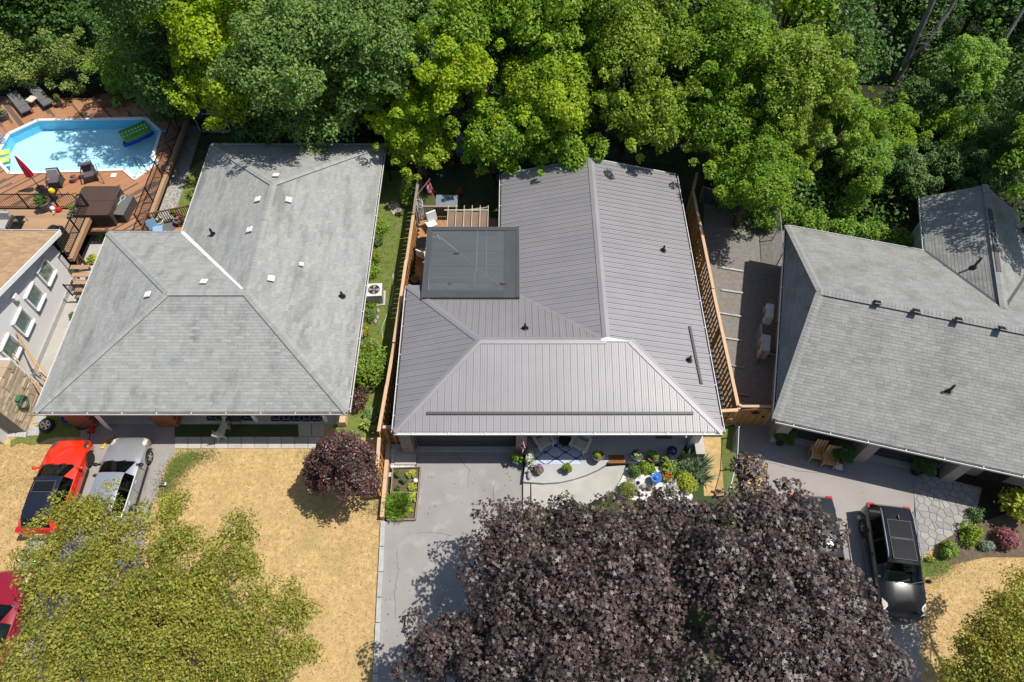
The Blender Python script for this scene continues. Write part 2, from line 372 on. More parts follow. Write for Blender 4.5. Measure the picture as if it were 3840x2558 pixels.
m_cushp = M_('cushion_plum', (.12,.095,.12), (.10,.08,.10), scale=5, rough=.9)
m_cushg = M_('cushion_grey', (.40,.39,.38), (.34,.33,.32), scale=4, rough=.9)
m_fabdk = M_('fabric_charcoal', (.15,.147,.142), (.115,.112,.108), scale=12, rough=.9)
m_red = M_('red_fabric', (.45,.012,.035), rough=.8)
m_terra = M_('terracotta', (.45,.16,.10), (.38,.13,.085), scale=5, rough=.8)
m_pinkpot = M_('pink_pot', (.55,.17,.16), rough=.6)
m_greypot = M_('grey_pot', (.15,.145,.145), (.12,.115,.115), scale=5, rough=.7)
m_blackpot = M_('black_pot', (.02,.02,.022), rough=.5)
m_bluepot = M_('cobalt_glaze', (.012,.02,.13), rough=.08, coat=.8)
m_sky = M_('sky_blue_glaze', (.06,.19,.55), rough=.15, coat=.5)
m_spa = M_('spa_cover', (.085,.05,.038), (.075,.043,.033), scale=3, rough=.55)
m_spaw = M_('spa_skirt', (.05,.03,.024), rough=.6)
m_yel = M_('yellow_plastic', (.75,.55,.02), rough=.3)
m_redpl = M_('red_plastic', (.6,.025,.012), rough=.3)
m_whpl = M_('white_plastic', (.72,.72,.70), rough=.35)
m_greenpl = M_('lime_plastic', (.16,.42,.03), (.10,.33,.03), scale=3, rough=.3)
m_limepl = M_('pale_lime_plastic', (.55,.68,.16), rough=.35)
m_bluepl = M_('blue_plastic', (.01,.04,.42), rough=.3)
m_ltblue = M_('pale_blue_plastic', (.24,.40,.62), rough=.5)
m_steel = M_('steel', (.45,.46,.47), rough=.28, metal=.9)
m_galv = M_('galvanised', (.42,.43,.44), rough=.45, metal=.6)
m_acgrey = M_('unit_grey', (.33,.33,.33), rough=.5)
m_acwhite = M_('unit_beige', (.62,.60,.57), rough=.5)
m_awn = M_('awning_brown', (.22,.145,.10), (.19,.125,.085), scale=3, rough=.85)
m_chest = M_('chest_lid', (.18,.21,.25), rough=.4)
m_chestb = M_('chest_body', (.055,.06,.065), rough=.5)
m_cream = M_('cream_paint', (.62,.58,.48), (.56,.52,.43), scale=5, rough=.55, rnd=.05)
m_pine = M_('pine_raw', (.58,.36,.15), (.48,.28,.11), scale=6, rough=.75, rnd=.10)
m_coir = M_('coir_mat', (.30,.13,.045), (.22,.09,.03), scale=60, rough=.95, bump=.6, bscale=120)
m_coird = M_('coir_mat_dark', (.16,.065,.025), rough=.95)
m_navy = M_('rug_navy', (.012,.016,.045), rough=.95)
m_rugl = M_('rug_line', (.35,.36,.37), rough=.95)
m_rugw = M_('rug_blue_white', (.33,.40,.52), (.60,.62,.65), scale=26, rough=.95, detail=2, lo=.46, hi=.54)
m_rugb = M_('rug_band_blue', (.02,.075,.30), rough=.95)
m_flagred = M_('flag_red', (.6,.012,.015), rough=.8)
m_flagwh = M_('flag_white', (.78,.77,.76), rough=.8)
m_rock = M_('rock_grey', (.36,.34,.31), (.27,.255,.235), scale=7, rough=.9, bump=.4, bscale=30)
m_hose = M_('hose_green', (.04,.16,.07), rough=.5)
m_hosew = M_('hose_pale', (.52,.55,.42), rough=.6)
m_orange = M_('orange_board', (.55,.14,.03), (.48,.115,.025), scale=3, rough=.7)
m_rubber = M_('rubber', (.018,.018,.019), rough=.75)
m_rim = M_('alloy_rim', (.62,.63,.65), rough=.25, metal=.85)
m_rimdk = M_('black_rim', (.012,.012,.014), rough=.12, spec=.3)
m_carred = M_('paint_red', (.68,.028,.008), rough=.28, coat=1.0, spec=.5)
m_carsil = M_('paint_silver', (.46,.48,.50), rough=.3, metal=.55, coat=1.0)
m_carblk = M_('paint_black', (.010,.011,.014), rough=.22, coat=.7, spec=.08)
m_carmar = M_('paint_maroon', (.26,.008,.022), rough=.25, coat=1.0)
m_cargry = M_('paint_graphite', (.022,.024,.028), rough=.2, coat=.7, spec=.1)
m_cglass = glassmat('car_glass', (.15,.21,.195))
m_cdark = glassmat('car_glass_dark', (.05,.06,.065))
m_roofnavy = M_('roof_dark_panel', (.012,.014,.028), rough=.35, coat=.4)
m_lamp = M_('head_lamp', (.62,.62,.52), rough=.12, coat=1)
m_lampd = M_('head_lamp_dark', (.05,.05,.05), rough=.1, coat=1)
m_amber = M_('amber_lens', (.75,.28,.02), rough=.2, coat=1)
m_taill = M_('tail_lamp', (.5,.01,.012), rough=.12, coat=1)
m_seat = M_('car_seat', (.20,.205,.20), rough=.85)
m_fur = M_('dog_fur', (.52,.48,.42), (.36,.33,.29), scale=9, rough=.95, bump=.8, bscale=50, c3=(.55,.53,.49), s3=3, lo3=.55, hi3=.7)
m_skin = M_('dog_nose', (.02,.018,.018), rough=.4)
# ---- leaves
l_mapb = leafmat('leaf_maple_bright', (.22,.37,.012), (.45,.58,.022), .46, c3=(.48,.42,.03), p3=.95)
l_map = leafmat('leaf_maple', (.10,.235,.014), (.30,.44,.028), .42, vlo=.65, vhi=1.35)
l_mapm = leafmat('leaf_maple_mid', (.17,.31,.013), (.42,.53,.025), .44, vlo=.65, vhi=1.35)
l_mapblue = leafmat('leaf_maple_cool', (.085,.19,.036), (.25,.36,.085), .34, vlo=.65, vhi=1.35)
l_loc = leafmat('leaf_fine_yellow', (.11,.22,.016), (.33,.44,.035), .40, c3=(.50,.54,.09), vlo=.65, vhi=1.35, p3=.93)
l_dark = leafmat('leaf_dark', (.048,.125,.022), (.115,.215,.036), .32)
l_hedge = leafmat('leaf_pale', (.17,.26,.05), (.35,.43,.11), .32)
l_vine = leafmat('leaf_vine', (.14,.29,.03), (.30,.46,.06), .38)
l_pur = leafmat('leaf_purple', (.030,.015,.013), (.112,.077,.068), .14, rough=.5, spec=.7, tcol=(1.6,.6,.4), vlo=.55, vhi=1.5)
l_plum = leafmat('leaf_plum', (.055,.023,.022), (.125,.075,.055), .20, rough=.42, spec=.6, tcol=(1.8,.5,.5), vlo=.6, vhi=1.5, c3=(.30,.03,.05), p3=.95)
l_olive = leafmat('leaf_olive', (.19,.225,.034), (.43,.43,.075), .38, c3=(.55,.36,.09), p3=.95, vlo=.7, vhi=1.3)
l_brt = leafmat('leaf_fresh', (.16,.28,.025), (.28,.40,.05), .38)
l_lime = leafmat('leaf_lime', (.30,.38,.03), (.46,.50,.07), .35)
l_shrub = leafmat('leaf_shrub', (.07,.15,.03), (.16,.25,.06), .25)
l_globe = leafmat('leaf_cypress', (.20,.25,.05), (.31,.34,.085), .2)
l_yucca = leafmat('leaf_yucca', (.15,.23,.13), (.30,.37,.26), .15)
l_pinkb = leafmat('leaf_pink', (.26,.09,.10), (.40,.17,.17), .2, tcol=(1.4,.7,.7))
l_grass = leafmat('leaf_ornamental', (.16,.30,.04), (.30,.42,.08), .3)
l_dry = leafmat('leaf_straw', (.38,.25,.09), (.62,.43,.19), .2, tcol=(1.1,1,.8))
f_white = leafmat('petal_white', (.62,.60,.55), (.80,.76,.70), .2, tcol=(1,1,1))
f_yel = leafmat('petal_yellow', (.70,.50,.02), (.75,.62,.10), .2, tcol=(1,1,.6))
f_red = leafmat('petal_red', (.55,.02,.01), (.65,.05,.03), .2, tcol=(1,.4,.4))
f_vio = leafmat('petal_violet', (.22,.04,.38), (.35,.10,.5), .2, tcol=(1,.6,1.1))
f_pink = leafmat('petal_pink', (.65,.12,.25), (.75,.3,.4), .2, tcol=(1,.6,.7))
f_org = leafmat('petal_orange', (.75,.30,.01), (.8,.42,.03), .2, tcol=(1,.8,.4))

# ------------------------------------------------------------------ leaf clouds
TPL = {
 'leaf': ([(0,-.5,0),(.30,-.05,.10),(0,.5,-.06),(-.30,-.05,.10)], [(0,1,2),(0,2,3)]),
 'slim': ([(0,-.5,0),(.15,0,.05),(0,.5,-.10),(-.15,0,.05)], [(0,1,2),(0,2,3)]),
 'star5': ([(0,-.30,0),(.46,-.16,-.08),(.20,.06,.05),(.34,.42,-.09),(0,.22,.05),(-.34,.42,-.09),(-.20,.06,.05),(-.46,-.16,-.08)], [tuple(range(8))]),
 'star': ([(0,-.30,0),(.20,-.16,.03),(.48,-.14,-.10),(.24,.06,.04),(.36,.38,-.09),(.10,.22,.04),(0,.56,-.12),(-.10,.22,.04),(-.36,.38,-.09),(-.24,.06,.04),(-.48,-.14,-.10),(-.20,-.16,.03)], [tuple(range(12))]),
 'spray': ([(0,-.5,0),(.16,-.1,.06),(.5,-.02,-.06),(.2,.14,.05),(.12,.55,-.08),(-.06,.2,.06),(-.42,.28,-.06),(-.2,-.02,.05)], [tuple(range(8))]),
 'blade': ([(.05,0,0),(.04,.5,.16),(0,1,.02),(-.04,.5,.16),(-.05,0,0)], [(0,1,3,4),(1,2,3)]),
}
def mesh_np(name, co, loops, starts, mat, fattr=None):
    me = bpy.data.meshes.new(name)
    me.vertices.add(len(co)); me.vertices.foreach_set('co', co.astype(np.float32).ravel())
    me.loops.add(len(loops)); me.loops.foreach_set('vertex_index', loops.astype(np.int32))
    me.polygons.add(len(starts)); me.polygons.foreach_set('loop_start', starts.astype(np.int32))
    me.update(calc_edges=True)
    for k, a in (fattr or {}).items(): me.attributes.new(k, 'FLOAT', 'FACE').data.foreach_set('value', a.astype(np.float32))
    me.materials.append(mat); return me
def leaves_mesh(name, P, N, size, tpl, mat, cl, rs, tang=None, lenscale=None):
    """P positions, N normals (n,3); size (n,)"""
    n = len(P); N = N / (np.linalg.norm(N, axis=1, keepdims=True) + 1e-9)
    if tang is None: tang = rs.normal(size=(n, 3))
    t = tang - N * np.sum(tang * N, 1, keepdims=True); t /= (np.linalg.norm(t, axis=1, keepdims=True) + 1e-9)
    b = np.cross(N, t)
    tv, tf = TPL[tpl]; tv = np.array(tv); k = len(tv)
    co = P[:, None, :] + size[:, None, None] * (b[:, None, :] * tv[None, :, 0:1] + t[:, None, :] * tv[None, :, 1:2] + N[:, None, :] * tv[None, :, 2:3])
    co = co.reshape(-1, 3)
    lt = np.concatenate([np.array(f) for f in tf]); nl = len(lt)
    loops = (np.arange(n)[:, None] * k + lt[None, :]).ravel()
    fl = np.array([len(f) for f in tf]); fs = np.concatenate([[0], np.cumsum(fl)[:-1]])
    starts = (np.arange(n)[:, None] * nl + fs[None, :]).ravel()
    rn = rs.random(n)
    return mesh_np(name, co, loops, starts, mat, {'rnd': np.repeat(rn, len(tf)), 'cl': np.repeat(cl, len(tf))})
def cloud(rs, C, rad, per, squash=(1,1,.8), up=.55, jit=.55, inner=.45, clv=None, elong=0.0, droop=0.0):
    """leaf positions and normals over clumps C (k,3) of radius rad (k,)"""
    k = len(C); cnt = np.maximum(8, (per * (rad / rad.mean()) ** 2).astype(int)); idx = np.repeat(np.arange(k), cnt); n = len(idx)
    d = rs.normal(size=(n, 3)); d[:, 2] = np.where(d[:, 2] < 0, d[:, 2] * .75, d[:, 2]); d /= np.linalg.norm(d, axis=1, keepdims=True)
    rr = rad[idx] * (inner + (1 - inner) * rs.random(n) ** .5) * (1 + .12 * rs.normal(size=n))
    ax = rs.normal(size=(k, 3)); ax[:, 2] *= .6; ax /= np.linalg.norm(ax, axis=1, keepdims=True); A_ = ax[idx]; P = C[idx] + (d + A_ * np.sum(d * A_, 1, keepdims=True) * elong) * rr[:, None] * np.array(squash)
    P[:, 2] -= droop * (np.linalg.norm(P[:, :2] - C[idx][:, :2], axis=1) ** 2) / rad[idx]
    N = d * .75 + np.array([0, 0, up]) + rs.normal(size=(n, 3)) * jit
    clv = rs.random(k) if clv is None else clv
    return P, N, clv[idx]
def foliage(name, parent, mat, C, rad, per, size, tpl, seed, **k):
    rs = np.random.RandomState(seed); P, N, cl = cloud(rs, np.array(C, float), np.array(rad, float), per, **k)
    sz = size * (.65 + .7 * rs.random(len(P)))
    keep = P[:, 2] > .03; P, N, cl, sz = P[keep], N[keep], cl[keep], sz[keep]
    if parent is not None:
        W0 = wmat(parent); t = np.array(W0.translation); P = P - t
    me = leaves_mesh(name, P, N, sz, tpl, mat, cl, rs)
    o = link(bpy.data.objects.new(name, me), parent); WM[o.name] = wmat(parent); return o
def bladeclump(name, parent, mat, c, n, length, seed, spread=1.0, width=1.0):
    rs = np.random.RandomState(seed); a = rs.random(n) * 2 * np.pi; el = np.radians(20 + 62 * rs.random(n)) / spread ** .3
    D = np.stack([np.cos(a) * np.cos(el), np.sin(a) * np.cos(el), np.sin(el)], 1)
    Nn = np.cross(D, np.stack([-np.sin(a), np.cos(a), np.zeros(n)], 1)) * -1
    P = np.repeat(np.array([c], float), n, 0) + np.stack([np.cos(a), np.sin(a), np.zeros(n)], 1) * (rs.random((n, 1)) * .12 * length)
    P = P - np.array(wmat(parent).translation)
    me = leaves_mesh(name, P, Nn, length * (.6 + .5 * rs.random(n)), 'blade', mat, rs.random(n), rs, tang=D)
    o = link(bpy.data.objects.new(name, me), parent); WM[o.name] = wmat(parent); return o

# ------------------------------------------------------------------ ground and paving
rng = random.Random(7)
mb = MB(); mb.add([(-120,-60,0),(120,-60,0),(120,140,0),(-120,140,0)], [(0,1,2,3)]); struct('ground', mb, m_ground)
def jag(P, amp, step=.22, seed=1):
    r = random.Random(seed); out = []
    for i in range(len(P)):
        a, b = P[i], P[(i + 1) % len(P)]; L = math.hypot(b[0] - a[0], b[1] - a[1]); n = max(1, min(120, int(L / step))); nx, ny = -(b[1] - a[1]) / max(L, 1e-6), (b[0] - a[0]) / max(L, 1e-6)
        for k in range(n):
            o = (r.gauss(0, amp) if k else 0.0); out.append((a[0] + (b[0] - a[0]) * k / n + nx * o, a[1] + (b[1] - a[1]) * k / n + ny * o))
    return out
def sheet(name, px, z, mat, kind='structure', zp=0.0, rough=0.0):
    P = [(p.x, p.y) for p in G(px, zp)]; mb = MB(); P = ccw(P)
    if rough: P = jag(P, rough)
    mb.add([(x, y, z) for x, y in P], [tuple(range(len(P)))]); return tag(mk(name, mb, mat), kind=kind)
sheet('lawn', [(-900,1560),(330,1560),(330,2700),(-1400,2700)], .004, m_dry)
sheet('lawn', [(560,1560),(1460,1560),(1440,1960),(1420,2700),(300,2700)], .004, m_dry)
sheet('lawn', [(1960,1860),(2720,1600),(2880,1660),(2880,2700),(1940,2700)], .004, m_yard)  # maples' shade on the grass is put into this darker colour
sheet('lawn', [(3420,2060),(3900,1900),(4700,2000),(4700,2900),(3430,2900)], .004, m_dry)
sheet('lawn', [(1290,600),(1620,560),(1520,1080),(1450,1640),(1250,1640)], .0065, m_green)
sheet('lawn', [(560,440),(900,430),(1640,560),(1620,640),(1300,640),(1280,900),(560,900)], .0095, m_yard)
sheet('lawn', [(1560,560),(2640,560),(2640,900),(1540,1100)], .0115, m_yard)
sheet('lawn', [(640,700),(760,600),(800,640),(720,860),(640,860)], .0135, m_green)
sheet('grass_strip', [(655,1565),(1115,1565),(1120,1642),(655,1642)], .010, m_yard)
sheet('grass_strip', [(175,1540),(360,1540),(330,1640),(170,1640)], .012, m_green)
sheet('straw_strip', [(2630,1640),(2705,1640),(2720,1860),(2640,1860)], .010, m_dry)
sheet('grass_strip', [(2700,1600),(2760,1600),(2790,1860),(2715,1860)], .012, m_green)
sheet('grass_strip', [(2760,1690),(2875,1730),(2870,1850),(2770,1850)], .012, m_dry)
sheet('driveway', [(300,1570),(655,1570),(655,1700),(612,1770),(560,1950),(490,2200),(420,2700),(-260,2900),(-60,2420),(50,2180),(105,2030),(165,1850),(225,1690),(300,1650)], .014, m_asph2, rough=.025)
sheet('driveway', [(1540,1640),(1962,1640),(1960,1990),(1948,2760),(1395,2760),(1420,2300),(1446,1955),(1552,1955),(1565,1700)], .014, m_asph)
sheet('driveway', [(2750,1560),(2900,1560),(3425,1750),(3428,1900),(3448,2110),(3455,2800),(2840,2800),(2850,2000),(2880,1740),(2770,1690)], .014, m_asph2, rough=.02)
sheet('lane', [(2600,760),(2800,790),(2960,850),(2940,1300),(2900,1600),(2700,1580),(2650,1300)], .010, m_gravel, rough=.06)
sheet('side_path', [(283,1015),(345,880),(420,860),(400,920),(150,1500),(120,1450)], .014, m_conc)
sheet('gravel_strip', [(700,470),(760,480),(640,860),(560,880),(600,700)], .016, m_river)
# green regrowth in the dry lawn
for k, (px, nm) in enumerate([([(640,1735),(700,1705),(750,1700),(690,1750),(640,1830),(612,1840),(618,1790)], 'grass_patch'),
        ([(200,1560),(290,1530),(280,1600),(160,1655),(40,1680),(40,1655)], 'grass_patch'), ([(3450,2100),(3600,2080),(3560,2130),(3460,2190)], 'grass_patch')]):
    sheet(nm, px, .018 + .001 * k, m_green, rough=.10)
def tufts(name, px, n, mat, seed, h=.05, zb=.0, jit=0.0):
    rs = np.random.RandomState(seed); poly = [(p.x, p.y) for p in G(px)]; xs = [p[0] for p in poly]; ys = [p[1] for p in poly]
    Q = np.stack([rs.uniform(min(xs), max(xs), n * 2), rs.uniform(min(ys), max(ys), n * 2)], 1)
    Q = np.array([q for q in Q if inside(q, poly)][:n]); m = len(Q); Q = Q + rs.normal(size=Q.shape) * jit
    a = rs.random(m) * 6.283; el = np.radians(15 + 50 * rs.random(m)); D = np.stack([np.cos(a) * np.cos(el), np.sin(a) * np.cos(el), np.sin(el)], 1)
    P = np.stack([Q[:, 0], Q[:, 1], np.full(m, zb)], 1); Nn = np.cross(D, np.stack([-np.sin(a), np.cos(a), np.zeros(m)], 1)) * -1
    me = leaves_mesh(name, P, Nn, h * (.6 + .9 * rs.random(m)) * 2, 'blade', mat, rs.random(m), rs, tang=D)
    return tag(link(bpy.data.objects.new(name, me), None), kind='stuff')
l_lawngr = leafmat('leaf_lawn', (.08,.14,.02), (.17,.21,.045), .25)
for px, n, m, sd in (([(640,1700),(1430,1700),(1430,2000),(1410,2560),(420,2560),(560,1950)], 26000, l_dry, 1), ([(0,1660),(200,1660),(140,1880),(60,2100),(0,2200)], 5000, l_dry, 2),
                     ([(3460,2100),(3840,1960),(3840,2560),(3470,2560)], 9000, l_dry, 3)):
    o = tufts('dry_grass_blades', px, n, m, sd, .045); tag(o, 'short straw coloured grass blades over the parched lawn', 'grass')
for px, n, sd in (([(655,1712),(760,1690),(815,1700),(720,1745),(680,1790),(650,1850),(590,1890),(600,1800)], 9000, 4), ([(1140,1690),(1230,1680),(1240,1730),(1165,1735)], 1200, 14), ([(1380,1900),(1440,1900),(1430,1935),(1385,1930)], 600, 15), ([(3450,2090),(3600,2080),(3560,2130),(3460,2190)], 2500, 16), ([(660,1700),(1430,1690),(1430,2550),(700,2550)], 2600, 17), ([(0,1660),(190,1660),(130,1880),(0,2100)], 700, 18), ([(1400,760),(1545,760),(1500,1080),(1440,1420),(1350,1420)], 9000, 5),
                  ([(560,440),(900,430),(1280,560),(1280,640),(780,560),(700,860),(640,860)], 6000, 6), ([(1560,560),(2640,560),(2640,700),(1890,660),(1870,830),(1560,800)], 9000, 7), ([(200,1560),(290,1530),(280,1600),(160,1655),(40,1680),(40,1655)], 1200, 8), ([(2200,1900),(2300,1830),(2350,1880),(2290,1900)], 700, 9)):
    o = tufts('green_grass_blades', px, n, l_lawngr, sd, .05, jit=.22 if sd in (4, 14, 15, 16) else .0); tag(o, 'short green grass blades growing in the lawns', 'grass')

# walkway of concrete slabs before the left house
wk = tag(thing('walkway', None, None), kind='structure')
xs = [657 + (1207 - 657) * i / 11 for i in range(12)]
for a, b in zip(xs, xs[1:]):
    A, B = g(a + 2, 1640), g(b - 2, 1640); C_, D_ = g(b - 4, 1683), g(a, 1683)
    q = MB(); q.prism([(A.x, A.y), (B.x, B.y), (C_.x, C_.y), (D_.x, D_.y)], 0, .045 + rng.uniform(-.004, .004)); mk('paving_slab', q, m_conc, wk)
for a, b in ((1122,1168),(1172,1215)):
    A, B, C_, D_ = g(a, 1584), g(b, 1584), g(b, 1638), g(a, 1638)
    q = MB(); q.prism([(A.x, A.y), (B.x, B.y), (C_.x, C_.y), (D_.x, D_.y)], 0, .045); mk('paving_slab', q, m_conc, wk)
# flat stepping stones by the stone-faced house
st = tag(thing('stepping_stone_path', None, None), kind='structure')
for px in ([(-60,1600),(30,1596),(10,1640),(-80,1650)], [(38,1598),(66,1600),(56,1640),(22,1640)], [(72,1602),(106,1602),(98,1642),(60,1640)], [(112,1600),(150,1602),(146,1634),(104,1636)], [(138,1556),(172,1552),(166,1580),(122,1592)], [(0,1602),(34,1598),(16,1642),(-10,1644)]):
    q = MB(); q.prism([(p.x, p.y) for p in G(px)], 0, .05 + rng.uniform(-.006, .006)); mk('stepping_stone', q, m_kerb, st)
# kerb blocks beside the middle driveway
kb = thing('garden_kerb', 'row of pale stone kerb blocks between straw lawn and asphalt drive', 'kerb', g(1425,2250))
pts = [g(1438 - 42 * (i / 9.0) ** 1.0, 1957 + 95 * i) for i in range(9)]
for a, b in zip(pts, pts[1:]):
    d = (b - a).normalized(); pbeam('kerb_block', m_kerb, kb, a + d * .015 + Vector((0,0,.05)), b - d * .015 + Vector((0,0,.05)), .2, .14)
# flagstone patio: every stone its own piece
fp = tag(thing('flagstone_patio', None, None), kind='structure')
outl = ccw([(p.x, p.y) for p in G([(3420,1768),(3520,1790),(3680,1830),(3650,1900),(3648,1962),(3560,1985),(3530,2015),(3500,2062),(3446,2098),(3432,1900)])])
hull = ccw([(p.x, p.y) for p in G([(3420,1768),(3680,1830),(3650,1962),(3530,2030),(3446,2098)])])
q = MB(); q.add([(x, y, .02) for x, y in hull], [tuple(range(len(hull)))]); mk('joint_bed', q, m_joint, fp)
xs = [p[0] for p in hull]; ys = [p[1] for p in hull]; seeds = []
while len(seeds) < 190:
    c = (rng.uniform(min(xs) - .3, max(xs) + .3), rng.uniform(min(ys) - .3, max(ys) + .3))
    if all((c[0] - s[0]) ** 2 + (c[1] - s[1]) ** 2 > .075 for s in seeds) or rng.random() < .002: seeds.append(c)
for s in seeds:
    cell = list(hull)
    for t in seeds:
        if t is s: continue
        dx, dy = t[0] - s[0], t[1] - s[1]; L = math.hypot(dx, dy)
        if L > 2.2: continue
        dx, dy = dx / L, dy / L; mxp = s[0] + dx * (L / 2 - .014); myp = s[1] + dy * (L / 2 - .014)
        cell = clip2(cell, [(mxp - 9 * dy, myp + 9 * dx), (mxp - 9 * dy - 20 * dx, myp + 9 * dx - 20 * dy), (mxp + 9 * dy - 20 * dx, myp - 9 * dx - 20 * dy), (mxp + 9 * dy, myp - 9 * dx)][::1] if True else cell)
        if len(cell) < 3: break
    if len(cell) < 3 or abs(parea(cell)) < .02: continue
    q = MB(); q.prism(cell, .01, .035 + rng.uniform(0, .006)); mk('flagstone', q, m_flag, fp)
# cracks and fallen leaves on the asphalt
def crack(px, seed, w=.012):
    r = random.Random(seed); P = []
    for (x0, y0), (x1, y1) in zip(px, px[1:]):
        for k in range(8): P.append(g(x0 + (x1 - x0) * k / 8 + r.gauss(0, 2.2), y0 + (y1 - y0) * k / 8 + r.gauss(0, 2.2), .0175))
    q = MB()
    for a, b in zip(P, P[1:]): q.beam(a, b, w * r.uniform(.5, 1.4), .003)
    struct('crack', q, m_crack)
m_crack = M_('crack_dark', (.06,.055,.05), rough=.95)
for i, px in enumerate(([(1490,2060),(1492,2140),(1480,2230),(1484,2330)], [(1560,2000),(1640,1996),(1700,2010)], [(1850,1820),(1852,1880),(1849,1925)], [(2880,1730),(2980,1765),(3100,1780)], [(520,1730),(560,1760),(540,1850)], [(1700,1700),(1760,1760),(1750,1840)])): crack(px, i)
l_fall = leafmat('leaf_fallen', (.12,.07,.04), (.24,.16,.08), .1)
rs = np.random.RandomState(12); n = 90; P = np.concatenate([np.stack([rs.uniform(-5.2, .2, n), rs.uniform(4, 12.4, n), np.full(n, .022)], 1), np.stack([rs.uniform(10.5, 17, 50), rs.uniform(6, 12.5, 50), np.full(50, .022)], 1), np.stack([rs.uniform(-20, -15.6, 40), rs.uniform(6, 13.5, 40), np.full(40, .022)], 1)])
me = leaves_mesh('fallen_leaves', P, np.array([[0, 0, 1.]] * len(P)) + rs.normal(size=(len(P), 3)) * .2, .05 + .06 * rs.random(len(P)), 'spray', l_fall, rs.random(len(P)), rs)
tag(link(bpy.data.objects.new('fallen_leaves', me), None), 'scattered dry brown leaves and grit lying on the driveways', 'leaves', kind='stuff')
# ------------------------------------------------------------------ roofs
class Face:
    def __init__(s, pts):
        s.pts = [Vector(p) for p in pts]; s.o = s.pts[0]; s.n = pnorm(s.pts)
        if s.n.z < 0: s.n = -s.n
        s.u = (s.pts[1] - s.pts[0]).normalized(); s.w = s.n.cross(s.u)
        s.p2 = ccw([((p - s.o).dot(s.u), (p - s.o).dot(s.w)) for p in s.pts])
    def at(s, a, b, h=0.0): return s.o + s.u * a + s.w * b + s.n * h
    def hit(s, px, py, h=0.0):
        """point of this face seen at a survey pixel"""
        c = Vector((0, 0, CAMH)); d = g(px, py, 0) - c; o = s.o + s.n * h
        return c + d * ((o - c).dot(s.n) / d.dot(s.n))
def extr(mb, F, poly, h0, h1):
    n = len(poly); mb.add([F.at(a, b, h0) for a, b in poly] + [F.at(a, b, h1) for a, b in poly], [tuple(range(n, 2 * n))] + [(i, (i + 1) % n, n + (i + 1) % n, n + i) for i in range(n)])
def shingles(house, F, mat, skip=None, e=.148, wd=.34, seed=0, pool=None):
    """courses of shingles clipped to the face; whole ones go to the pool to be picked as single pieces"""
    r = random.Random(seed); mb, rn = MB(), []
    xs = [p[0] for p in F.p2]; ys = [p[1] for p in F.p2]; b = min(ys); k = 0
    while b < max(ys):
        a = min(xs) - wd * ((k * .37 + r.random() * .3) % 1.0)
        while a < max(xs):
            w_ = wd * r.choice((.75, 1.0, 1.0, 1.25)); rect = [(a, b), (a + w_ - .006, b), (a + w_ - .006, b + e), (a, b + e)]
            c = clip2(rect, F.p2)
            if len(c) > 2 and parea(c) > 4e-4 and not (skip and skip(F.at(a + w_ / 2, b + e / 2))):
                th = .011 + r.uniform(-.002, .004)
                if parea(c) > .995 * parea(rect) and pool is not None:
                    P = F.at(a, b); d = (Vector((0,0,CAMH)) - P); pool.append((w_ * e * abs(F.n.dot(d.normalized())) / d.length_squared, F, a, b, w_, e, th))
                else:
                    n = len(c); top = [F.at(x, y, .002 + th * (1 - .85 * (y - b) / e)) for x, y in c]
                    mb.add([F.at(x, y, 0) for x, y in c] + top, [tuple(range(n, 2 * n))] + [(i, (i + 1) % n, n + (i + 1) % n, n + i) for i in range(n)]); v = r.random(); rn += [v] * (n + 1)
            a += w_
        b += e; k += 1
    return mb, rn
def shingle_roof(house, faces, mat, caps, skip=None, n_single=300, e=.148, wd=.34):
    pool, all_mb, all_r = [], MB(), []
    for i, F in enumerate(faces):
        q = MB(); q.slab(F.pts, .12); mk('roof_deck', q, m_deckb, house)
        m, rn = shingles(house, F, mat, skip.get(i) if skip else None, e, wd, 11 + i, pool)
        bse = len(all_mb.v); all_mb.v += m.v; all_mb.f += [tuple(x + bse for x in f) for f in m.f]; all_r += rn
    pool.sort(key=lambda t: -t[0])
    for j, (_, F, a, b, w_, e_, th) in enumerate(pool):
        M = Matrix((F.u, F.w, F.n)).transposed().to_4x4(); M.translation = F.at(a, b, .002)
        if j < n_single: piece('shingle', mat, house, M @ Matrix.Diagonal((w_ - .006, e_, th, 1)), 'shingle')
        else:
            vs = [F.at(a + x * (w_ - .006), b + y * e_, .002 + z * th) for x, y, z in ((0,0,0),(1,0,0),(1,1,0),(0,1,0),(0,0,1),(1,0,1),(1,1,.15),(0,1,.15))]
            all_mb.add(vs, [(4,5,6,7),(0,1,5,4),(1,2,6,5),(3,0,4,7)]); all_r += [rng.random()] * 4
    o = mk('shingle_courses', all_mb, mat, house, rnd=all_r); tag(o, kind='stuff')
    for lo, hi in caps:
        lo, hi = Vector(lo), Vector(hi); d = (hi - lo); L = d.length; d.normalize(); x = d.cross(Vector((0,0,1))).normalized(); z = x.cross(d)
        M = Matrix((x, d, z)).transposed().to_4x4(); n = int(L / .17)
        for i in range(n):
            Mi = M.copy(); Mi.translation = lo + d * (i * L / n) + z * .028
            piece('cap_shingle', mat, house, Mi @ Matrix.Diagonal((.36, L / n * 1.25, .085, 1)), 'cap')
